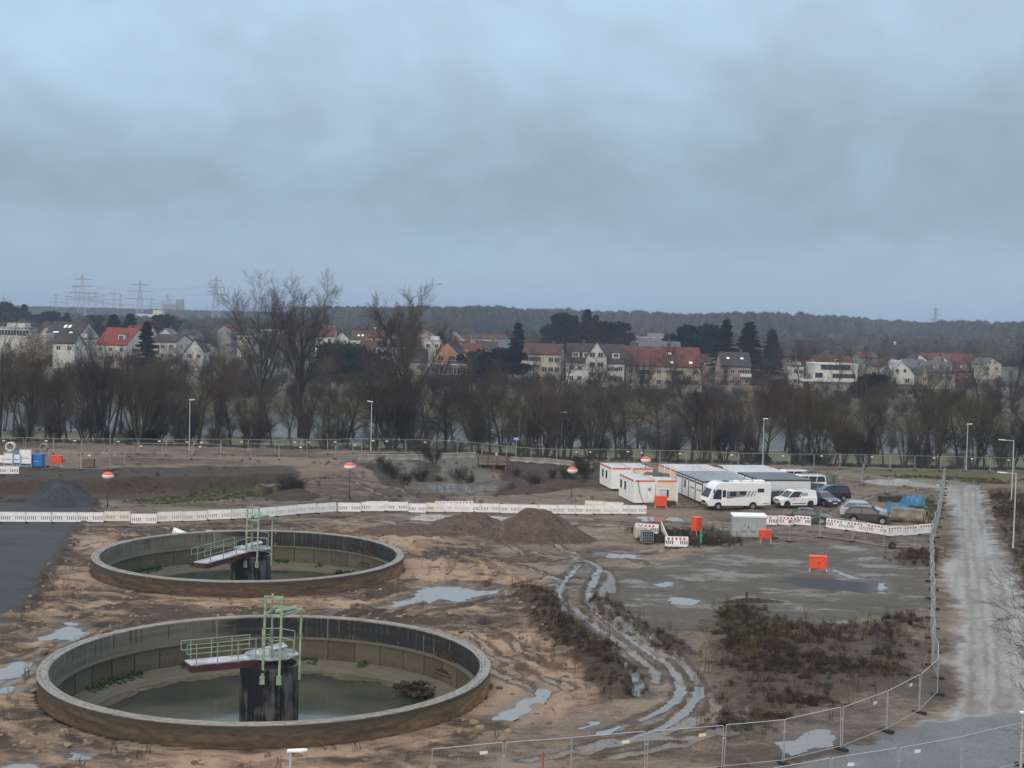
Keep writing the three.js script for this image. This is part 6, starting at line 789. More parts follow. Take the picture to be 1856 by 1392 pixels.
house('red-brown roofed house rising behind the modern cube house', 455, [97.77,7.1], [109.8,9.72], { wall: 'cream', roof: 'rust', dep: 10, rows: 1, dormers: [[1.5, 2.2, 1.8, wallC.yellow]] });
house('yellow house with steep gable behind the white gable house', 420, [109.83,7.89], [118.13,10.24], { wall: 'yellow', roof: 'brown', gable: 1, dep: 12, rows: 2, n: 3 });
house('white house with broad pale-edged gable facing the river', 385, [102.57,6.65], [109.81,10.45], { wall: 'white', roof: 'pale', gable: 1, dep: 10, rows: 1, n: 2, over: 0.8 });
house('low white extension in front of the white gable house', 374, [97.99,4.05], [106.62,4.56], { flat: 1, roof: 'slate', rows: 1, n: 4, dep: 5 });
house('house with dark grey roof and two white dormers near the yellow gable', 430, [126.14,6.1], [135.11,9.36], { wall: 'cream', roof: 'slate', dep: 11, rows: 1, dormers: [[-1, 1.5, 1.5, wallC.white], [2.6, 2.2, 1.5, wallC.white]] });
house('small yellow gable beside the slate roof', 425, [123.53,5.73], [125.26,8.27], { wall: 'yellow', roof: 'slate', gable: 1, rows: 1, n: 1, chimney: 0 });
house('blue-grey roofed house behind the white gable house', 450, [125.27,6.54], [132.21,9.36], { wall: 'brick', roof: 'slate', dep: 10, rows: 1 });
house('row house with white gables under the long red roof', 500, [142.01,8.29], [146.83,10.17], { gable: 1, roof: 'dark', rows: 1, n: 2 });
house('long red-tiled row of houses before the forest', 540, [157.82,7.08], [178,9.9], { wall: 'rose', roof: 'rust', dep: 11, rows: 1, n: 8 });
house('dark brown house with pale dormer right of the row', 440, [138.53,6.54], [143.74,9.6], { wall: 'brick', roof: 'brown', dep: 9, rows: 1, dormers: [[0, 1.8, 1.4, wallC.white]] });
house('white-gabled small house near the right-hand trees', 500, [151.22,7.93], [154.69,9.39], { gable: 1, roof: 'slate', rows: 1, n: 2 });
// more roofs farther back, seen between the trees
[[[-124.94,11.39], [-118.86,13.41], 600, 'small red-roofed house glimpsed left of the tallest poplar', 'rust'], [[-109.13,10.37], [-102.59,12.5], 560, 'low dark-roofed house glimpsed behind the tallest poplar', 'dark'], [[-86.77,10.05], [-79.8,12.41], 560, 'brown-roofed house glimpsed between the two close poplars', 'brown'], [[-41.82,11.57], [-33.89,13.64], 600, 'far slate-roofed house right of the forked poplar', 'slate'], [[-19.55,10.15], [-13.57,11.8], 640, 'far small house with pale gable before the viaduct', 'dark'], [[-12.13,10.13], [-2.96,12.06], 620, 'far long-roofed house under the viaduct', 'brown'], [[89.23,8.83], [95.67,11.03], 520, 'house with rust roof glimpsed behind the broad bare tree', 'rust'], [[93.07,8.25], [99.07,10.16], 500, 'dark-roofed house glimpsed left of the narrow white house', 'dark'], [[132.43,7.71], [139.55,9.58], 540, 'rust-roofed house glimpsed between cube house and yellow gable', 'rust'], [[172.36,6.82], [179.6,9.04], 520, 'slate-roofed house near the picture edge beyond the river', 'slate'], [[-136.18,9.46], [-130.3,11.42], 580, 'small dark-roofed house behind the timbered gable', 'dark'], [[62.32,7.57], [68.52,9.57], 470, 'brown-roofed house glimpsed under the dark pines', 'brown']].forEach(([a, b, Z, label, roof], i) => house(label, Z, a, b, { roof, wall: ['grey', 'cream', 'grey', 'rose'][i % 4], dep: 9, rows: 1, gable: i % 3 === 0 ? 1 : 0, ry: (i % 5 - 2) * 0.12 }));
{ const [x, y] = [126.29,14.31], z = -470, t = thing('water_tower', 'slim dark tower with pale mark above the trees', 'tower', null, x, landform(x, z), z); part('shaft', G().box(2.2, y - landform(x, z) - 1, 2.2, -0.4, (y - landform(x, z) - 1) / 2, 0).done(), M.darkTrim, t); part('cabin', G().box(2.8, 2.0, 2.8, 0, y - landform(x, z), 0).done(), M.darkTrim, t); part('mark', G().box(0.8, 0.25, 0.05, 0.5, y - landform(x, z) + 0.4, 1.43).box(0.25, 1.0, 0.05, 0.5, y - landform(x, z) - 0.1, 1.43).done(), M.tagWhite, t); }
{ // garden walls and the cars on the river road
  const W = (label, Z, [x0, y1], [x1], m) => { const y0 = landform((x0 + x1) / 2, -Z) - 0.3, t = thing('garden_wall', label, 'wall', null, (x0 + x1) / 2, y0, -Z); const n = Math.round((x1 - x0) / 2.6); for (let i = 0; i < n; i++) part('wall_section', G().box((x1 - x0) / n - 0.06, y1 - y0, 0.25, -(x1 - x0) / 2 + (i + 0.5) * (x1 - x0) / n, (y1 - y0) / 2, 0).done(0.5), m, t); part('coping', G().box(x1 - x0, 0.1, 0.35, 0, y1 - y0 + 0.05, 0).done(), M.concrete, t); };
  W('white wall along the river road below the apartments', 352, [39.43,3.93], [47.43,4.13], wallC.white); W('pinkish wall along the river road', 352, [47.98,4], [61.21,4.33], wallC.rose);
  const c1 = [44.78,2.31], c2 = [39.35,2.72], c3 = [47.09,2.37]; for (const [c, p, l, q] of [[c1, silver, 'silver car parked before the white wall across the river', HATCH], [c2, blackP, 'dark car parked under the tree across the river', HATCH], [c3, navy, 'dark blue car parked before the pinkish wall across the river', HATCH]]) car('parked_car', l, 'car', c[0], -346, 0.05, { ...q, col: p });
}
// ---------------------------------------------------------------- viaduct before the forest
{ const [x0, y0] = [-155.38,7.74], [x1, y1] = [6.63,6.81], t = thing('viaduct', 'thin pale road viaduct crossing in front of the far forest', 'bridge', null, 0, 0, -1150), L = x1 - x0, y = (y0 + y1) / 2; part('deck', G().beam([x0, y0, 0], [x1, y1, 0], 10, 1.2).done(), M.zinc, t); part('parapet', G().beam([x0, y0 + 1.1, 5], [x1, y1 + 1.1, 5], 0.3, 1.0).done(), M.white, t); for (let i = 0; i < 9; i++) part('pier', G().box(2, y + 1, 5, x0 + (i + 0.5) * L / 9, (y - 1) / 2, 0).done(), M.concrete, t); }
// ---------------------------------------------------------------- electricity pylons
function pylon(label, px, Z, top, arms, s = 1) {
  const x = px, z = -Z, y0 = landform(x, z) - 2, h = top - y0, t = thing('electricity_pylon', label, 'pylon', 'electricity pylons on the horizon', x, y0, z, 0.3), w0 = h * 0.085, th = 0.26 * s;
  const at = (f) => w0 * (1 - f) * (f < 0.55 ? 1 - 0.25 * f : 0.86) + 0.5;
  for (const sx of [-1, 1]) for (const sz of [-1, 1]) part('leg', G().beam([sx * at(0), 0, sz * at(0)], [sx * at(0.97), h * 0.97, sz * at(0.97)], th, th).done(), M.steel, t);
  const b = G(); for (let i = 0; i < 9; i++) { const f0 = i / 9.3, f1 = (i + 1) / 9.3; for (const sz of [-1, 1]) b.beam([-at(f0), f0 * h, sz * at(f0)], [at(f1), f1 * h, sz * at(f1)], th * 0.6, th * 0.6).beam([at(f0), f0 * h, sz * at(f0)], [-at(f1), f1 * h, sz * at(f1)], th * 0.6, th * 0.6); } const br_ = part('bracing', b.done(), M.steel, t); br_.userData.kind = 'stuff';
  part('peak', G().beam([0, h * 0.95, 0], [0, h * 1.04, 0], th, th).done(), M.steel, t);
  for (const [f, len] of arms) for (const s2 of [-1, 1]) { part('crossarm', G().beam([0, f * h + 0.7, 0], [s2 * len, f * h, 0], th * 0.9, th * 1.1).beam([0, f * h - 0.7, 0], [s2 * len, f * h, 0], th * 0.9, th * 0.9).done(), M.steel, t); }
  return t;
}
const A3 = [[0.92, 6], [0.78, 9], [0.64, 12]];
for (const [label, X, Z, arms, s] of [
  ['tallest pylon on the horizon, carrying many crossarms', [-459.09,54.57], 1500, [[0.9, 9], [0.76, 11], [0.62, 14], [0.5, 12]], 2.2], ['second tall pylon with wide arms, standing clear of the others', [-424,51.67], 1600, [[0.9, 10], [0.75, 14], [0.58, 17]], 2.2], ['pylon half hidden behind the first poplar crown', [-327.27,56.96], 1550, A3, 2.0], ['pylon just left of the tallest one, a little shorter', [-589.54,50.37], 1900, A3, 2.2],
  ['small pylon leftmost on the horizon', [-746.76,41.67], 2300, A3, 2.4], ['small pylon between the leftmost and the tallest', [-760.44,40.29], 2400, A3, 2.4], ['slim pylon right of the tallest one', [-661.87,44.59], 2200, A3, 2.4], ['slim pylon with high arms in the middle of the group', [-636.76,45.11], 2150, A3, 2.4], ['thin mast-like pylon beside the middle group', [-669.44,41.79], 2300, A3, 2.4], ['pylon with broad arms left of the second tall pylon', [-623.2,46.4], 2200, [[0.9, 9], [0.7, 15]], 2.4], ['low wide-armed pylon below the middle group', [-557.11,39.52], 2000, [[0.62, 20], [0.4, 22]], 2.4], ['pylon standing right beside the second tall one', [-565.48,38.39], 2200, [[0.6, 16], [0.4, 18]], 2.4], ['thin pylon near the pale power station', [-598.07,35.88], 2400, A3, 2.4], ['wide low pylon before the power station', [-539.05,40.53], 2300, [[0.45, 26]], 2.4], ['pylon mast right of the power station', [-560.59,37.31], 2300, A3, 2.4],
  ['single pylon standing on the wooded ridge far from the group', [567.33,48.62], 1900, A3, 2.0], ['tiny pylon on the forest edge behind the viaduct', [-130.24,24.68], 2600, A3, 2.2], ['tiny pylon above the forest behind the apartments', [282.67,20.69], 2600, A3, 2.2]]) pylon(label, X[0], Z, X[1], arms, s);
{ const [x, y] = [-558.61,23.89], t = thing('power_station', 'pale blocky power station among the pylons', 'building', null, x, 0, -2300); part('block', G().box(22, y + 4, 20, 0, (y + 4) / 2, 0).done(0.1), wallC.grey, t); part('block', G().box(10, y + 12, 12, 14, (y + 12) / 2, 0).done(0.1), wallC.grey, t); part('chimney', G().cyl(1.6, 2.2, y + 20, -6, (y + 20) / 2, 0, 10).done(), M.concrete, t); }
{ const [x, y] = [-351.99,16.45], t = thing('storage_hall', 'pale yellow-green hall before the power station', 'building', null, x, 0, -1400); part('wall', G().box(9, y + 2, 12, 0, (y + 2) / 2, 0).done(0.2), mat(0.5, 0.52, 0.35, 0.8), t); part('annex', G().box(16, y - 2, 12, -12, (y - 2) / 2, 0).done(0.2), wallC.white, t); }
{ // conductors between the tall pylons
  const wires = [[[-423.9,44.19], 1600, [-327.16,49.71], 1550], [[-423.81,36.7], 1600, [-327.05,42.46], 1550], [[-459,46.39], 1500, [-423.9,44.19], 1600], [[-458.92,38.79], 1500, [-423.81,36.7], 1600], [[-327.16,49.71], 1550, [-11.8,56.57], 900], [[-327.05,42.46], 1550, [-11.61,48.86], 900]].slice(0, 4);
  const nth = ['upper cable from the second tall pylon towards the poplar', 'lower cable from the second tall pylon towards the poplar', 'upper cable between the two tallest pylons', 'lower cable between the two tallest pylons']; wires.forEach(([a, za, b, zb], i) => { const c = new THREE.QuadraticBezierCurve3(V(a[0], a[1], -za), V((a[0] + b[0]) / 2, Math.min(a[1], b[1]) - 8, -(za + zb) / 2), V(b[0], b[1], -zb)); solo('power_cable', nth[i], 'cable', 'power cables', G().add(new THREE.TubeGeometry(c, 24, 0.14, 4)).done(), M.steel); });
}

// ---------------------------------------------------------------- bare trees
function tubeInto(list, pts, rad, sides) {   // tapered branch through the points; list collects positions and normals
  let u = V(0, 0, 0), v = V(0, 0, 0); const rings = [];
  for (let i = 0; i < pts.length; i++) {
    const d = (i < pts.length - 1 ? pts[i + 1].clone().sub(pts[i]) : pts[i].clone().sub(pts[i - 1])).normalize();
    u.set(Math.abs(d.y) > 0.9 ? 1 : 0, Math.abs(d.y) > 0.9 ? 0 : 1, 0).cross(d).normalize(); v.copy(d).cross(u);
    const r = []; for (let k = 0; k < sides; k++) { const a = k / sides * TAU, c = Math.cos(a), s = Math.sin(a), nx = u.x * c + v.x * s, ny = u.y * c + v.y * s, nz = u.z * c + v.z * s; r.push([pts[i].x + nx * rad[i], pts[i].y + ny * rad[i], pts[i].z + nz * rad[i], nx, ny, nz]); } rings.push(r);
  }
  const last = rings.length - 2;
  for (let i = 0; i <= last; i++) for (let k = 0; k < sides; k++) { const a = rings[i][k], b = rings[i][(k + 1) % sides], c = rings[i + 1][k], d = rings[i + 1][(k + 1) % sides]; const tip = i === last && rad[i + 1] < 0.004; for (const q of tip ? [a, b, c] : [a, b, c, b, d, c]) { list.p.push(q[0], q[1], q[2]); list.n.push(q[3], q[4], q[5]); } }
}
const toGeo = (l) => { const g = new THREE.BufferGeometry(); g.setAttribute('position', new THREE.Float32BufferAttribute(l.p, 3)); g.setAttribute('normal', new THREE.Float32BufferAttribute(l.n, 3)); g.setAttribute('uv', new THREE.BufferAttribute(new Float32Array(l.p.length / 3 * 2), 2)); return g; };
function growTree(seed, P) {
  const r = rng(seed), T = { p: [], n: [] }, K = { p: [], n: [] }, max = P.kids.length;
  const limb = (p, d, len, rad, lv) => {
    const n = [8, 5, 3, 2, 1][lv] ?? 1, pts = [p.clone()], rr = [rad], dirs = [d.clone()], w = P.wander[Math.min(lv, P.wander.length - 1)];
    for (let i = 0; i < n; i++) { d = d.clone().add(V((r() - 0.5) * w, (r() - 0.5) * w * 0.6 + P.up[Math.min(lv, P.up.length - 1)], (r() - 0.5) * w)).normalize(); p = p.clone().addScaledVector(d, len / n); pts.push(p); dirs.push(d); rr.push(lv >= max ? 0.003 : mix(rad, rad * P.taper, (i + 1) / n)); }
    if (lv === max) rr[rr.length - 1] = 0.002;
    tubeInto(lv < 2 ? T : K, pts, rr, [7, 5, 3, 3, 3][lv] ?? 3);
    if (lv >= max) return;
    const kids = P.kids[lv], st = P.start[lv];
    for (let i = 0; i < kids; i++) {
      const f = Math.min(0.999, st + (1 - st) * (i + r()) / kids), q = f * n, a = Math.floor(q), at = pts[a].clone().lerp(pts[a + 1], q - a), ax = dirs[a];
      const side = V(r() - 0.5, r() - 0.5, r() - 0.5).cross(ax).normalize(), ang = P.ang[lv] * (0.7 + 0.6 * r()), nd = ax.clone().multiplyScalar(Math.cos(ang)).addScaledVector(side, Math.sin(ang)).normalize();
      limb(at, nd, len * P.ratio[lv] * (1 - P.cone[lv] * (f - st)) * (0.7 + 0.6 * r()), Math.max(P.min ?? 0.0068, mix(rad, rad * P.taper, f) * P.thin[lv]), lv + 1);
    }
  };
  for (let s = 0; s < P.stems; s++) { const a = r() * TAU, lean = P.lean * (0.3 + r()); limb(V(Math.cos(a) * P.foot * r(), 0, Math.sin(a) * P.foot * r()), V(Math.cos(a) * lean, 1, Math.sin(a) * lean).normalize(), P.h * (P.stems > 1 ? 0.6 + 0.4 * r() : 1), P.rad * (P.stems > 1 ? 0.6 + 0.6 * r() : 1), 0); }
  return { trunk: toGeo(T), crown: toGeo(K) };
}
const FORM = {
  spread: { h: 9.5, rad: 0.27, stems: 1, lean: 0.1, foot: 0, taper: 0.25, kids: [14, 9, 8, 5], start: [0.36, 0.2, 0.15, 0.1], ang: [0.95, 0.75, 0.7, 0.6], ratio: [0.62, 0.5, 0.45, 0.45], cone: [0.45, 0.4, 0.3, 0.2], thin: [0.5, 0.45, 0.45, 0.6], wander: [0.25, 0.45, 0.6, 0.7], up: [0.03, 0.06, 0.04, 0.02] },
  upright: { h: 11, rad: 0.24, stems: 1, lean: 0.06, foot: 0, taper: 0.2, kids: [15, 9, 8, 5], start: [0.36, 0.2, 0.15, 0.1], ang: [0.62, 0.6, 0.6, 0.5], ratio: [0.46, 0.5, 0.5, 0.5], cone: [0.5, 0.3, 0.3, 0.2], thin: [0.42, 0.5, 0.5, 0.6], wander: [0.15, 0.3, 0.5, 0.6], up: [0.02, 0.1, 0.08, 0.04] },
  shrub: { h: 6.5, rad: 0.085, stems: 15, lean: 0.42, foot: 0.6, taper: 0.3, kids: [9, 8, 7], start: [0.36, 0.15, 0.1], ang: [0.6, 0.6, 0.6], ratio: [0.42, 0.5, 0.5], cone: [0.3, 0.3, 0.2], thin: [0.5, 0.55, 0.6], wander: [0.3, 0.45, 0.6], up: [0.06, 0.06, 0.04] },
  thicket: { h: 5.5, rad: 0.05, stems: 22, lean: 0.55, foot: 1.2, taper: 0.35, kids: [9, 8, 7], start: [0.15, 0.1, 0.1], ang: [0.65, 0.6, 0.6], ratio: [0.45, 0.5, 0.5], cone: [0.2, 0.2, 0.2], thin: [0.5, 0.55, 0.6], wander: [0.35, 0.5, 0.6], up: [0.03, 0.04, 0.02] },
  slim: { h: 9, rad: 0.16, stems: 2, lean: 0.12, foot: 0.3, taper: 0.2, kids: [15, 8, 7], start: [0.38, 0.15, 0.1], ang: [0.55, 0.55, 0.5], ratio: [0.34, 0.5, 0.5], cone: [0.45, 0.3, 0.2], thin: [0.42, 0.5, 0.6], wander: [0.14, 0.35, 0.5], up: [0.03, 0.1, 0.06] },
  poplar: { min: 0.0125, h: 17, rad: 0.55, stems: 1, lean: 0.04, foot: 0, taper: 0.22, kids: [16, 12, 12, 8], start: [0.34, 0.25, 0.2, 0.1], ang: [0.62, 0.6, 0.65, 0.6], ratio: [0.62, 0.4, 0.42, 0.5], cone: [0.4, 0.2, 0.2, 0.2], thin: [0.62, 0.4, 0.4, 0.5], wander: [0.14, 0.22, 0.4, 0.5], up: [0.02, 0.1, 0.06, 0.04] },
  vase: { h: 11, rad: 0.17, stems: 9, lean: 0.35, foot: 0.4, taper: 0.2, kids: [11, 9, 8], start: [0.4, 0.2, 0.15], ang: [0.5, 0.5, 0.5], ratio: [0.36, 0.45, 0.5], cone: [0.3, 0.3, 0.2], thin: [0.42, 0.5, 0.6], wander: [0.15, 0.35, 0.5], up: [0.02, 0.08, 0.06] },
};
const bark = { twig: mat(0.085, 0.068, 0.052, 0.9), dark: mat(0.036, 0.028, 0.024, 0.9), grey: mat(0.056, 0.053, 0.046, 0.9), olive: mat(0.066, 0.059, 0.028, 0.9), red: mat(0.063, 0.034, 0.030, 0.9), gold: mat(0.158, 0.099, 0.033, 0.9), pale: mat(0.132, 0.125, 0.109, 0.9), tan: mat(0.083, 0.062, 0.036, 0.9) };
const LIB = {}; for (const [k, seeds] of [['spread', [11, 12, 13]], ['upright', [21, 22, 23]], ['shrub', [31, 32]], ['thicket', [41, 42]], ['slim', [51, 52]], ['poplar', [61, 62, 63]], ['vase', [71, 72]]]) LIB[k] = seeds.map((s) => growTree(s, FORM[k]));
const tr = rng(909);
function bareTree(kind, v, x, z, s, label, group, tone = 'dark', twig = tone, turn = tr() * TAU, y = groundY(x, z), name = 'bare_tree', sy = 1) {
  const t = thing(name, label, 'tree', group, x, y - 0.1, z, turn), g = LIB[kind][v % LIB[kind].length]; t.scale.set(s, s * sy, s); part('trunk', g.trunk, bark[tone], t); part('crown', g.crown, bark[twig], t); return t;
}
const pick = (a) => a[Math.floor(tr() * a.length)];
// tall poplars
const pxAt = (px, Z) => (px - 928 + 0.0248 * -120) / 2555 * Z;   // across-position of things on the town side, metres
bareTree('poplar', 0, -41.8, -238, 0.98, 'tallest bare poplar with wide many-limbed crown', 'tall poplars on the river bank', 'grey', 'twig', 0.4, -1.6, 'poplar_tree', 1.02);
bareTree('poplar', 1, -36.0, -240, 0.96, 'bare poplar with leaning limbs right of the tallest one', 'tall poplars on the river bank', 'dark', 'twig', 2.2, -1.6, 'poplar_tree', 1.05);
bareTree('poplar', 2, -17.0, -238, 0.94, 'forked bare poplar with brush-like crown standing alone', 'tall poplars on the river bank', 'dark', 'twig', 1.1, -1.6, 'poplar_tree', 1.06);
bareTree('vase', 0, -17.2, -200, 1.05, 'dark multi-stemmed tree fanning out before the forked poplar', null, 'dark', 'dark', 0.5, undefined, 'fan_tree');
// the belt between far fence and meadow
{ const g = 'bare trees in the belt behind the far fence', lab = 'bare tree in the dense belt behind the far fence', n = 80;
  for (let i = 0; i < n; i++) { const x = -82 + 164 * (i + tr() * 0.9) / n, z = -199 - tr() * 5; const left = x < -52 ? 1 : 0, right = x > 62 ? 1 : 0, k = left ? pick(['spread', 'upright', 'spread', 'vase']) : right ? pick(['upright', 'vase', 'spread']) : pick(['shrub', 'slim', 'spread', 'upright', 'spread', 'slim', 'upright', 'vase']); const s = (left ? 1.15 : right ? 1.0 : { shrub: 1.25, slim: 1.0, vase: 0.85, spread: 0.95, upright: 0.9 }[k]) * (0.55 + 0.75 * tr()); bareTree(k, Math.floor(tr() * 3), x, z, s, lab, g, pick(['dark', 'dark', 'grey', 'olive']), pick(['dark', 'twig', 'olive', 'red', 'tan', 'tan'])); }
  const g2 = 'low bare thickets behind the far fence', lab2 = 'low bare thicket at the foot of the tree belt'; for (let i = 0; i < 30; i++) { const x = -80 + 160 * (i + tr()) / 30, z = -197 - tr() * 8; bareTree(pick(['thicket', 'shrub']), i, x, z, 0.4 + 0.4 * tr(), lab2, g2, pick(['dark', 'red', 'dark', 'olive']), pick(['dark', 'red', 'tan', 'dark']), undefined, undefined, 'thicket'); } }
// dark shrubs on the slopes of the pits
{ const g = 'low dark shrubs on the pit slopes', at = [...[[-15.42,-175.31],[-14.14,-173.17],[-12.51,-168.87],[-11.45,-186.61],[-9.85,-181.61],[-8.48,-174.4],[-11.13,-175.03],[-6.21,-172.52],[-4.94,-175.17],[-16.44,-178.83]], ...[[0.85,-180.4],[5.31,-177.58],[7.23,-173.13],[9.29,-184.97],[3.15,-173.44],[9.36,-174.79]], ...[[-24.21,-155.81],[-22.79,-151.76],[-23.79,-150.17]]]; at.forEach(([x, z], i) => bareTree('thicket', i, x, z, 0.2 + 0.22 * tr(), i < 10 ? 'low dark shrub on the grey slope of the pit before the platform' : i < 16 ? 'low dark shrub on the dark bank between pit and cabins' : 'low dark shrub at the corner of the grassy pit', g, 'dark', 'dark', undefined, undefined, 'dark_shrub')); }
// trees along the near river bank
{ const g = 'bare trees along the near river bank', lab = 'bare tree on the near river bank behind the meadow'; for (let i = 0; i < 52; i++) { const x = -104 + 208 * (i + tr() * 0.9) / 52, z = -231 - tr() * 8, k = pick(['spread', 'upright', 'shrub', 'slim', 'vase']); bareTree(k, i, x, z, { spread: 0.95, upright: 0.85, shrub: 1.2, slim: 1.0, vase: 0.8 }[k] * (0.75 + 0.4 * tr()), lab, g, pick(['dark', 'dark', 'grey', 'olive']), pick(['dark', 'tan', 'olive', 'red', 'tan'])); } }
// far bank and gardens
{ const g = 'bare trees on the far river bank', lab = 'bare tree on the far river bank below the houses'; for (let i = 0; i < 72; i++) { const x = -140 + 280 * (i + tr() * 0.9) / 72, z = -326 - tr() * 20, k = pick(['spread', 'shrub', 'thicket', 'upright', 'shrub']); bareTree(k, i, x, z, { spread: 0.45, shrub: 0.65, thicket: 0.8, upright: 0.45 }[k] * (0.6 + 0.6 * tr()), lab, g, pick(['dark', 'grey', 'pale', 'olive']), pick(['dark', 'tan', 'olive', 'red', 'dark'])); }
  const gv = 'slender bare trees before the houses', lv = 'slender bare tree on the far bank veiling the houses behind it'; for (let i = 0; i < 40; i++) { const z = -338 - 34 * tr(), x = -128 + 256 * (i + tr()) / 40, k = pick(['upright', 'slim', 'vase', 'spread']); bareTree(k, i, x, z, { upright: 0.85, slim: 1.0, vase: 0.78, spread: 0.85 }[k] * (0.75 + 0.4 * tr()), lv, gv, pick(['dark', 'grey', 'grey']), pick(['dark', 'tan', 'red', 'twig']), undefined, undefined, 'slender_tree'); }
  const g2 = 'bare trees among the town houses', lab2 = 'bare garden tree among the houses of the town'; for (let i = 0; i < 70; i++) { const z = -375 - Math.pow(tr(), 0.8) * 330, x = (tr() * 2 - 1) * 0.4 * -z, k = pick(['spread', 'upright', 'vase', 'spread']); bareTree(k, i, x, z, (0.55 + 0.4 * tr()) * (z < -480 ? 1.0 : z < -420 ? 0.8 : 0.6), lab2, g2, pick(['dark', 'grey']), pick(['dark', 'tan', 'red', 'dark'])); } }
for (const [px, Z, s, k, label, tw] of [[1465, 430, 1.15, 'spread', 'large reddish bare tree crown behind the modern cube house', 'red'], [1395, 400, 1.1, 'spread', 'broad bare tree left of the modern cube house', 'red'], [1060, 450, 1.25, 'upright', 'tall bare tree behind the dark-roofed apartments', 'red'], [1130, 455, 1.2, 'spread', 'broad reddish bare tree behind the red apartment roof', 'red'], [1000, 480, 1.1, 'upright', 'bare tree behind the cream house', 'dark'], [1240, 344, 0.75, 'vase', 'pale-stemmed bare tree before the red-roofed apartments', 'grey'], [1165, 350, 0.8, 'vase', 'forked bare tree before the timbered gable', 'grey'], [1085, 346, 0.85, 'vase', 'tall forked bare tree before the dark-roofed apartments', 'grey'], [1520, 420, 0.9, 'spread', 'dark bare tree right behind the modern cube house', 'dark'], [1780, 300 + 40, 1.2, 'spread', 'large bare tree rising at the picture edge across the river', 'tan'], [1840, 338, 1.2, 'upright', 'tall bare tree at the far edge across the river', 'dark'], [1570, 440, 0.8, 'upright', 'slim bare tree between cube house and yellow gable', 'dark'], [170, 400, 0.95, 'upright', 'bare tree veiling the white gable beside the red roof', 'grey'], [485, 425, 0.9, 'upright', 'bare tree before the pale flat-topped house', 'dark'], [512, 420, 0.8, 'spread', 'bare spreading tree at the corner of the pale flat-topped house', 'tan'], [590, 365, 0.7, 'vase', 'golden weeping willow in the riverside garden', 'gold'], [1300, 345, 0.6, 'spread', 'small pale bare tree before the pinkish wall', 'pale'], [225, 380, 0.7, 'spread', 'reddish bare tree below the red-roofed house', 'red'], [310, 372, 0.7, 'spread', 'reddish bush-like tree below the balcony house', 'red'], [1690, 380, 0.8, 'vase', 'pale-limbed bare tree right of the white gable house', 'pale']]) bareTree(k, Math.round(px), pxAt(px, Z), -Z, s, label, null, tw === 'gold' || tw === 'pale' ? 'grey' : 'dark', tw);
// brushwood on both banks and in the gardens, too tangled to count
{ const r = rng(818), brush = (name, label, geo, spots, c3) => { const im = new THREE.InstancedMesh(geo, mat(1, 1, 1, 0.95), spots.length), mm = new THREE.Matrix4(), c = new THREE.Color(); spots.forEach(([x, z, s], i) => { mm.compose(V(x, groundY(x, z) - 0.1, z), new THREE.Quaternion().setFromEuler(new THREE.Euler(0, r() * TAU, 0)), V(s * (0.9 + 0.4 * r()), s, s)); im.setMatrixAt(i, mm); const k = 0.7 + 0.6 * r(), t = c3[Math.floor(r() * c3.length)]; c.setRGB(t[0] * k, t[1] * k, t[2] * k); im.setColorAt(i, c); }); im.name = name; im.userData = { kind: 'stuff', label }; im.castShadow = im.receiveShadow = true; scene.add(im); };
  const both = (l) => mergeGeometries([l.trunk, l.crown]), th = both(LIB.thicket[0]), sh = both(LIB.shrub[1]);
  const A = []; for (let i = 0; i < 230; i++) { const x = -165 + 330 * r(); A.push([x, farShore(x) - 3 - Math.pow(r(), 1.5) * 30, 0.4 + 0.45 * r()]); } brush('far_bank_brushwood', 'bare brushwood crowding the far river bank', th, A, [[0.05, 0.04, 0.036], [0.075, 0.06, 0.036], [0.06, 0.055, 0.045]]);
  const B = []; for (let i = 0; i < 85; i++) { const x = -110 + 220 * r(); B.push([x, nearShore(x) + 2 + 8 * r(), 0.3 + 0.45 * r()]); } brush('near_bank_brushwood', 'bare brushwood along the near river bank', sh, B, [[0.05, 0.042, 0.038], [0.085, 0.072, 0.038], [0.075, 0.05, 0.042]]);
  const D = []; for (let i = 0; i < 330; i++) { const z = -352 - 120 * Math.pow(r(), 1.3), x = (r() * 2 - 1) * 0.41 * -z; D.push([x, z, 0.3 + 0.35 * r()]); } brush('garden_brushwood', 'bare hedges and bushes filling the gardens of the town', sh, D, [[0.05, 0.042, 0.04], [0.07, 0.055, 0.038], [0.085, 0.048, 0.042]]);
}
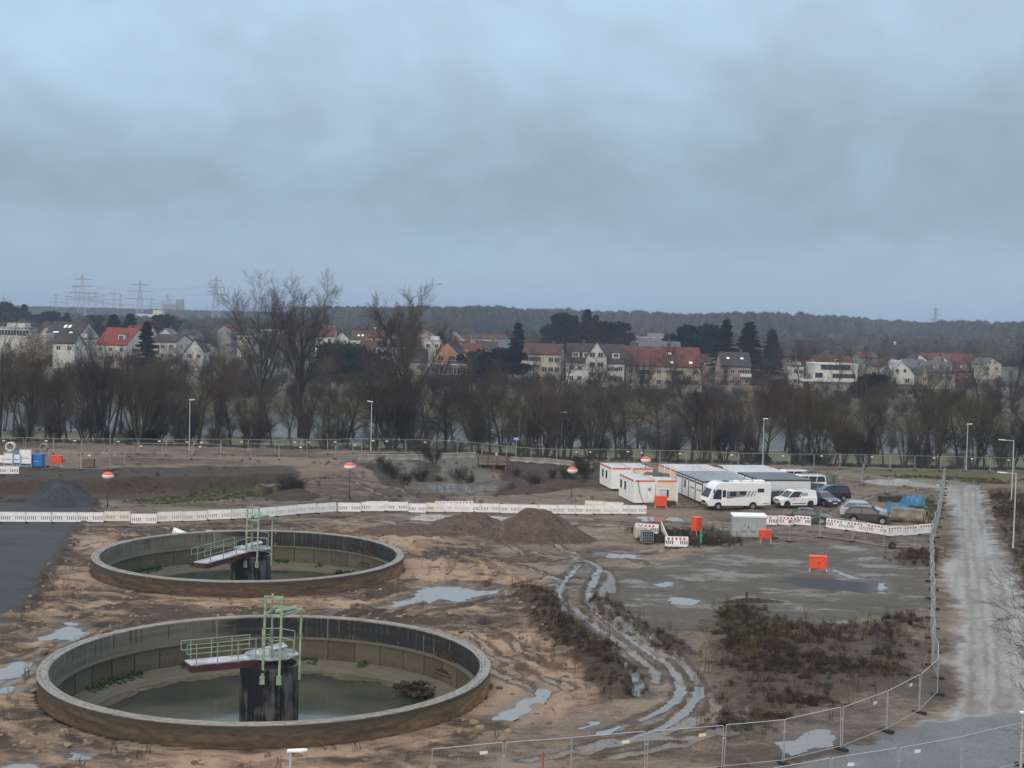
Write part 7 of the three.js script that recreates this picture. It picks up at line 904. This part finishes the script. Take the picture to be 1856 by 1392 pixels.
// ---------------------------------------------------------------- evergreens
function leafCloud(seed, n, fn, size) {   // many small needle sprays spread through a crown
  const r = rng(seed), p = [], nn = []; for (let i = 0; i < n; i++) { const [x, y, z, dx, dy, dz] = fn(r, i), s = size * (0.6 + 0.8 * r()); const d = V(dx, dy, dz).normalize(), a = V(r() - 0.5, r() - 0.5, r() - 0.5).cross(d).normalize(), nrm = d.clone().cross(a); for (const [u, v] of [[-0.5, -0.3], [0.5, -0.3], [0, 1]]) p.push(x + a.x * u * s + d.x * v * s, y + a.y * u * s + d.y * v * s, z + a.z * u * s + d.z * v * s); for (let k = 0; k < 3; k++) nn.push(nrm.x, nrm.y, nrm.z); }
  return toGeo({ p, n: nn });
}
const trunkGeo = (h, r) => G().bar([0, -0.3, 0], [0, h, 0], r, 7, r * 0.3).done();
const spruceGeo = [1, 2].map((s) => { const q = rng(s * 55), boughs = []; for (let i = 0; i < 120; i++) { const f = Math.pow((i + q()) / 120, 0.85); boughs.push([f, i * 2.4 + q(), ((1 - f) * 2.9 + 0.15) * (0.55 + 0.6 * q()), -0.15 - 0.35 * (1 - f) + 0.2 * q()]); } return leafCloud(s * 100, 6500, (r) => { const b = boughs[Math.floor(r() * 120)], t = Math.pow(r(), 0.75), w = (r() - 0.5) * 0.42 * (1 - t * 0.6) * (0.5 + (1 - b[0])), a = b[1], rad = b[2] * t, x = Math.cos(a) * rad - Math.sin(a) * w, z = Math.sin(a) * rad + Math.cos(a) * w; return [x, 0.9 + b[0] * 11 + b[3] * rad + 0.12 * rad * rad * 0.3 + (r() - 0.5) * 0.14, z, Math.cos(a) + (r() - 0.5), -0.2 + r() * 0.5, Math.sin(a) + (r() - 0.5)]; }, 0.36); });
const pineGeo = [1, 2].map((s) => { const lobes = [], q = rng(s * 7); for (let i = 0; i < 16; i++) { const a = q() * TAU, rr = Math.sqrt(q()) * 2.6, y = 4.2 + q() * 5.5; lobes.push([Math.cos(a) * rr * (1 - (y - 4) / 14), y, Math.sin(a) * rr * (1 - (y - 4) / 14), 0.9 + q() * 0.9]); } return leafCloud(s * 130, 5200, (r) => { const l = lobes[Math.floor(r() * 16)], d = V(r() - 0.5, r() - 0.5, r() - 0.5).normalize(), k = l[3] * (0.6 + 0.45 * r()); return [l[0] + d.x * k * 1.25, l[1] + d.y * k * 0.75, l[2] + d.z * k * 1.25, d.x, d.y + 0.4, d.z]; }, 0.42); });
const bushGeo = [1, 2].map((s) => { const lobes = [], q = rng(s * 17); for (let i = 0; i < 14; i++) { const a = q() * TAU, rr = Math.sqrt(q()) * 2.0; lobes.push([Math.cos(a) * rr, 0.8 + q() * 2.6, Math.sin(a) * rr, 0.8 + q() * 0.8]); } return leafCloud(s * 170, 4200, (r) => { const l = lobes[Math.floor(r() * 14)], d = V(r() - 0.5, r() - 0.5, r() - 0.5).normalize(), k = l[3] * (0.65 + 0.4 * r()); return [l[0] + d.x * k, Math.max(0.1, l[1] + d.y * k), l[2] + d.z * k, d.x, d.y, d.z]; }, 0.34); });
const needle = { spruce: mat(0.045, 0.07, 0.055, 0.8), pine: mat(0.055, 0.075, 0.042, 0.8), green: mat(0.06, 0.11, 0.05, 0.7), brown: mat(0.08, 0.074, 0.045, 0.8), blue: mat(0.045, 0.068, 0.066, 0.8) };
const evTrunk = { spruce: trunkGeo(11.5, 0.22), pine: trunkGeo(8.5, 0.24), bush: trunkGeo(2, 0.15) };
function evergreen(kind, v, px, top, Z, label, group, tone, wide = 1) {
  const H = { spruce: 12.1, pine: 10.6, bush: 4.4 }[kind], x = pxAt(px, Z), y = landform(x, -Z) - 0.3, h = 19.6 + (577 + 0.0248 * (px - 928) - top) / 2555 * Z - y, t = thing(kind === 'spruce' ? 'spruce_tree' : kind === 'pine' ? 'pine_tree' : 'evergreen_shrub', label, kind === 'bush' ? 'shrub' : 'tree', group, x, y, -Z, v * 2.1 + px); const s = h / H; if (kind === 'spruce') wide *= 1.3; t.scale.set(s * wide, s, s * wide);
  part('trunk', evTrunk[kind], bark.dark, t); part('crown', { spruce: spruceGeo, pine: pineGeo, bush: bushGeo }[kind][v % 2], needle[tone], t);
}
const EV = [['spruce', 0, 267, 583, 405, 'big dark spruce between the red-roofed and the balcony house', null, 'spruce', 1.25], ['spruce', 1, 207, 570, 540, 'dark conical fir above the bright red roof', null, 'pine', 1.7], ['spruce', 0, 237, 569, 545, 'dark fir right behind the red roof ridge', null, 'spruce', 1.7], ['spruce', 1, 940, 586, 460, 'lone dark spruce left of the cream house', null, 'spruce', 1.25], ['pine', 0, 1022, 570, 560, 'broad pine at the end of the wooded knoll', 'evergreens on the wooded knoll', 'pine', 1.2], ['spruce', 1, 1043, 572, 560, 'short pointed fir on the wooded knoll beside the broad pine', 'evergreens on the wooded knoll', 'spruce', 1], ['spruce', 0, 1064, 561, 560, 'tallest pointed fir on the wooded knoll', 'evergreens on the wooded knoll', 'spruce', 1.2], ['spruce', 1, 1080, 571, 560, 'slim pointed fir right of the tallest one on the knoll', 'evergreens on the wooded knoll', 'spruce', 0.9], ['pine', 1, 1098, 577, 555, 'round-topped pine on the sloping end of the knoll', 'evergreens on the wooded knoll', 'pine', 1.3], ['pine', 0, 1118, 586, 550, 'low pine at the right end of the knoll', 'evergreens on the wooded knoll', 'blue', 1.4], ['pine', 1, 1010, 588, 560, 'low pine at the left end of the knoll', 'evergreens on the wooded knoll', 'brown', 1.3],
  ['spruce', 0, 1316, 579, 440, 'tall pointed spruce behind the dark-roofed house', null, 'spruce', 1.15], ['spruce', 1, 1358, 584, 450, 'broad spruce right of the tall pointed one', null, 'pine', 1.5], ['pine', 0, 1245, 592, 480, 'dark pine above the end of the red apartment roof', 'dark pines behind the apartments', 'blue', 1.2], ['pine', 1, 1262, 593, 485, 'second dark pine behind the apartments', 'dark pines behind the apartments', 'blue', 1.2], ['pine', 0, 1283, 590, 478, 'third dark pine, next to the tall spruce', 'dark pines behind the apartments', 'blue', 1.2], ['spruce', 1, 1400, 597, 500, 'small fir right of the broad spruce', null, 'spruce', 1.3], ['pine', 0, 8, 549, 760, 'dark pine at the picture edge on the horizon', 'dark trees on the horizon at the picture edge', 'blue', 1.3], ['pine', 1, 22, 552, 770, 'second dark pine on the horizon near the picture edge', 'dark trees on the horizon at the picture edge', 'blue', 1.3], ['spruce', 0, 45, 552, 760, 'pointed dark fir on the horizon near the picture edge', 'dark trees on the horizon at the picture edge', 'blue', 1.5], ['pine', 1, 72, 567, 720, 'round dark pine above the slate roof', 'dark trees behind the flat-roofed house', 'blue', 1.5], ['pine', 0, 98, 566, 700, 'broad dark pine behind the slate roof ridge', 'dark trees behind the flat-roofed house', 'blue', 1.7], ['spruce', 1, 122, 568, 700, 'small dark fir behind the slate roof', 'dark trees behind the flat-roofed house', 'blue', 1.5], ['pine', 1, 165, 568, 680, 'round dark pine between slate roof and fir', 'dark trees behind the flat-roofed house', 'blue', 1.4], ['pine', 0, 300, 572, 660, 'olive pine behind the balcony house', null, 'pine', 2.0], ['spruce', 0, 306, 577, 600, 'small dark fir above the balcony house', null, 'spruce', 1.0], ['spruce', 1, 710, 584, 520, 'rounded dark fir left of the forked poplar', null, 'brown', 1.4], ['bush', 0, 640, 621, 392, 'big glossy dark green shrub beside the orange house', null, 'green', 1.5], ['bush', 1, 660, 640, 388, 'lower dark green shrub below the big glossy one', null, 'green', 1.4], ['pine', 0, 905, 632, 392, 'dark evergreen pine hiding the wall left of the cream house', 'dark evergreens by the cream house', 'blue', 1.5], ['pine', 1, 932, 634, 388, 'second dark evergreen pine touching the cream house', 'dark evergreens by the cream house', 'blue', 1.4], ['bush', 1, 866, 640, 392, 'dark green shrub right of the peach house', null, 'pine', 1.2], ['bush', 0, 1566, 690, 365, 'dark green shrub right of the modern cube house', null, 'spruce', 1.6], ['bush', 1, 1588, 680, 368, 'taller dark green shrub beside the low white extension', null, 'spruce', 1.4], ['spruce', 0, 800, 603, 520, 'small dark fir before the viaduct', null, 'spruce', 1.5]];
for (const e of EV) evergreen(...e);
for (const [x, z, s, label] of [[-51, -199, 0.5, 'ivy-green shrub behind the far fence near the first lamp post'], [36, -200, 0.42, 'dark green shrub behind the far fence by the cabin lamp post'], [43, -199, 0.4, 'low green shrub behind the far fence before the verge']]) { const t = thing('evergreen_shrub', label, 'shrub', null, x, groundY(x, z), z); t.scale.setScalar(s); part('trunk', evTrunk.bush, bark.dark, t); part('crown', bushGeo[0], needle.green, t); }
bareTree('upright', 1, 19.75, -44, 0.82, 'bare shrubby tree whose twigs reach in at the bottom corner', null, 'dark', 'dark', 1.2, undefined, 'bare_shrub');
// ---------------------------------------------------------------- far forest, read as one mass
{ const r = rng(404), list = { p: [], n: [] }; // one crown: a bare treetop of branching strokes over a dense core
  const core = new THREE.IcosahedronGeometry(1, 2).toNonIndexed(), q = core.attributes.position; for (let i = 0; i < q.count; i++) { const x = q.getX(i), y = q.getY(i), z = q.getZ(i), k = 0.78 + 0.4 * vn(x * 3 + 9, z * 3 + y * 2.3); list.p.push(x * 0.42 * k, 0.52 + y * 0.44 * k, z * 0.42 * k); list.n.push(x, y, z); }
  for (let i = 0; i < 260; i++) { const d = V(r() - 0.5, (r() - 0.2) * 0.9, r() - 0.5).normalize(), a = V(r() - 0.5, r() - 0.5, r() - 0.5).cross(d).normalize(), b = V(d.x * 0.3, 0.52 + d.y * 0.34, d.z * 0.3), L = 0.12 + r() * 0.12; for (const [u, v] of [[-0.02, 0], [0.02, 0], [0, 1]]) list.p.push(b.x + a.x * u + d.x * v * L, b.y + a.y * u + d.y * v * L, b.z + a.z * u + d.z * v * L); for (let k = 0; k < 3; k++) list.n.push(d.x, d.y, d.z); }
  tubeInto(list, [V(0, -0.05, 0), V(0, 0.5, 0)], [0.025, 0.015], 5);
  const g = toGeo(list), spots = [];
  for (let i = 0; i < 9000; i++) { const f = Math.pow(r(), 1.6), ax = (r() * 2 - 1) * 0.44; const left = ax < -0.155 + 0.02 * r(), Z = left ? 1750 + 1600 * f : 1180 + 1500 * f + 120 * Math.sin(ax * 30), x = ax * Z; const hill = 3.5 * Math.exp(-Math.pow((ax - 0.2) / 0.05, 2)) + 3 * Math.exp(-Math.pow((ax - 0.02) / 0.1, 2)); spots.push([x, -Z, (left ? 11 + 6 * r() : 15.5 + 6 * r() + 4 * vn(x * 0.02, Z * 0.02)) + hill, Math.max(9, 10 + 5 * r())]); }
  for (let i = 0; i < 900; i++) { const ax = (r() * 2 - 1) * 0.42, Z = 620 + 520 * r(), x = ax * Z; if (ax > -0.14 && ax < 0.01 && Z > 800) continue; spots.push([x, -Z, 7 + 6 * r(), 8 + 4 * r()]); }
  const im = new THREE.InstancedMesh(g, mat(1, 1, 1, 0.95), spots.length), mm = new THREE.Matrix4(), cc = new THREE.Color(); spots.forEach(([x, z, h, w], i) => { mm.compose(V(x, landform(x, z) - 0.5, z), new THREE.Quaternion().setFromEuler(new THREE.Euler(0, r() * TAU, 0)), V(w, h, w)); im.setMatrixAt(i, mm); const k = 0.75 + 0.5 * r(); cc.setRGB(0.05 * k, 0.045 * k + 0.006 * r(), 0.034 * k); im.setColorAt(i, cc); });
  im.name = 'forest'; im.userData = { kind: 'stuff', label: 'bare winter forest forming the horizon behind the town' }; im.castShadow = im.receiveShadow = true; scene.add(im);
}
// ---------------------------------------------------------------- weeds, stalks and clods on the site
function scatter(name, label, geo, material, spots, colour) { const im = new THREE.InstancedMesh(geo, material, spots.length), mm = new THREE.Matrix4(), c = new THREE.Color(), r = rng(spots.length); spots.forEach((s, i) => { mm.compose(V(s[0], groundY(s[0], s[1]) + (s[4] ?? -0.03), s[1]), new THREE.Quaternion().setFromEuler(new THREE.Euler(0, r() * TAU, (r() - 0.5) * 0.3)), V(s[2], s[3], s[2])); im.setMatrixAt(i, mm); colour(c, r); im.setColorAt(i, c); }); im.name = name; im.userData = { kind: 'stuff', label }; im.castShadow = im.receiveShadow = true; scene.add(im); }
{ const r = rng(515), blades = (n, hgt, w) => { const l = { p: [], n: [] }; for (let i = 0; i < n; i++) { const a = r() * TAU, lean = 0.1 + r() * 0.5, h = hgt * (0.4 + 0.6 * r()), x = (r() - 0.5) * 0.35, z = (r() - 0.5) * 0.35, b = V(x, 0, z), m = V(x + Math.cos(a) * lean * h * 0.4, h * 0.6, z + Math.sin(a) * lean * h * 0.4), e = V(x + Math.cos(a) * lean * h, h, z + Math.sin(a) * lean * h); tubeInto(l, [b, m, e], [w, w * 0.8, 0.002], 3); for (let k = 0; k < 3; k++) { const f = 0.4 + 0.5 * r(), o = m.clone().lerp(e, f), bb = r() * TAU; tubeInto(l, [o, V(o.x + Math.cos(bb) * 0.12, o.y + 0.1 * h, o.z + Math.sin(bb) * 0.12)], [w * 0.7, 0.002], 3); } } return toGeo(l); };
  const inField = (f, n, lim = -0.2, dens = () => 1) => { const out = []; let guard = 0; while (out.length < n && guard++ < n * 400) { const x = -48 + r() * 112, z = -186 + r() * 134; if (samp(f, x, z) > lim || r() > dens(x, z)) continue; out.push([x, z]); } return out; };
  const clear = (x, z) => samp(F.road, x, z) > 0.8 && samp(F.pad, x, z) > 0.3 && samp(F.pud, x, z) > 0.5 && TANKS.every(([a, b]) => Math.hypot(x - a, z - b) > TR + 0.4);
  const tuft = blades(16, 0.6, 0.012), stalk = blades(7, 1.0, 0.011), plume = mat(1, 1, 1, 0.95);
  const sc = inField(F.scrub, 4200, 1.2, (x, z) => (0.1 + sstep(0.42, 0.62, fbm(x * 0.25 + 5, z * 0.25, 3))) * sstep(1.2, -1.5, samp(F.scrub, x, z) + 3 * (vn(x * 0.5, z * 0.5) - 0.5))).filter(([x, z]) => clear(x, z)), berm = inField(F.berm, 110, 1.4), bermR = inField(F.berm2, 60, 1.2);
  scatter('dry_weeds', 'dead brown weeds and bramble in the scrub beside the lot', tuft, plume, [...sc, ...berm, ...bermR].map(([x, z]) => [x, z, 0.5 + r() * 0.7, 0.25 + r() * r() * 0.9]), (c, q) => { const k = 0.6 + 0.8 * q(), t = q(); t < 0.62 ? c.setRGB(0.055 * k, 0.038 * k, 0.027 * k) : t < 0.76 ? c.setRGB(0.13 * k, 0.098 * k, 0.058 * k) : c.setRGB(0.055 * k, 0.06 * k, 0.024 * k); });
  scatter('dry_stalks', 'tall straw-coloured stalks among the scrub', stalk, plume, inField(F.scrub, 700, 1.6).filter(([x, z]) => clear(x, z)).map(([x, z]) => [x, z, 0.6 + r() * 0.6, 0.5 + r() * 0.7]), (c, q) => { const k = 0.6 + 0.7 * q(); q() < 0.5 ? c.setRGB(0.17 * k, 0.125 * k, 0.07 * k) : c.setRGB(0.09 * k, 0.05 * k, 0.036 * k); });
  scatter('green_weeds', 'low green weeds in patches on the site', tuft, plume, inField(F.green, 1500, 0.1).filter(([x, z]) => clear(x, z)).map(([x, z]) => [x, z, 0.7 + r() * 0.6, 0.25 + r() * 0.3]), (c, q) => { const k = 0.6 + 0.8 * q(); q() < 0.75 ? c.setRGB(0.075 * k, 0.085 * k, 0.03 * k) : c.setRGB(0.17 * k, 0.14 * k, 0.07 * k); });
  const tanS = []; while (tanS.length < 150) { const x = -34 + r() * 48, z = -120 + r() * 66; if (samp(F.tan, x, z) < 0 && clear(x, z) && fbm(x * 0.3, z * 0.3 + 40, 3) > 0.5) tanS.push([x, z, 0.5 + r() * 0.6, 0.3 + r() * 0.6]); } scatter('dead_stalks', 'scattered dead stalks standing in the brown mud', stalk, plume, tanS, (c, q) => { const k = 0.6 + 0.7 * q(); c.setRGB(0.06 * k, 0.045 * k, 0.035 * k); });
  const clodG = new THREE.IcosahedronGeometry(1, 1); { const p = clodG.attributes.position; for (let i = 0; i < p.count; i++) { const k = 0.75 + 0.5 * vn(p.getX(i) * 2 + 5, p.getZ(i) * 2 + p.getY(i)); p.setXYZ(i, p.getX(i) * k, p.getY(i) * k * 0.6, p.getZ(i) * k); } clodG.computeVertexNormals(); }
  const cl = []; while (cl.length < 2600) { const x = -40 + r() * 66, z = -128 + r() * 76; const t = samp(F.tan, x, z) < 0.5, w = samp(F.wet, x, z) < 0.5, s = samp(F.scrub, x, z) < 0; if (s || !(t || (w && r() < 0.08)) || !clear(x, z)) continue; const q = 0.03 + Math.pow(r(), 3) * 0.2; cl.push([x, z, q, q, 0]); } scatter('mud_clods', 'loose clods and stones strewn over the mud', clodG, plume, cl, (c, q) => { const k = 0.5 + 0.9 * q(); c.setRGB(0.19 * k, 0.138 * k, 0.096 * k); });
  const st = []; while (st.length < 380) { const x = -80 + r() * 160, z = -186 + r() * 45; if (!clear(x, z) || fbm(x * 0.15 + 8, z * 0.3, 3) < 0.52 || (x > 10 && x < 46 && z < -138)) continue; st.push([x, z, 0.8 + r() * 0.9, 0.3 + r() * 0.5]); } scatter('brown_weeds', 'brown weeds on the rough ground round the pits', tuft, plume, st, (c, q) => { const k = 0.6 + 0.8 * q(); c.setRGB(0.075 * k, 0.058 * k, 0.04 * k); });
  const fl = []; for (let i = 0; i < 2200; i++) { const x = -84 + r() * 168, z = -195.5 - r() * 7; fl.push([x, z, 1.0 + r(), 0.4 + r() * 0.7]); } scatter('undergrowth', 'dark undergrowth along the foot of the far fence', tuft, plume, fl, (c, q) => { const k = 0.5 + 0.8 * q(); q() < 0.7 ? c.setRGB(0.045 * k, 0.036 * k, 0.03 * k) : c.setRGB(0.035 * k, 0.045 * k, 0.022 * k); });
}

renderer.render(scene, camera);
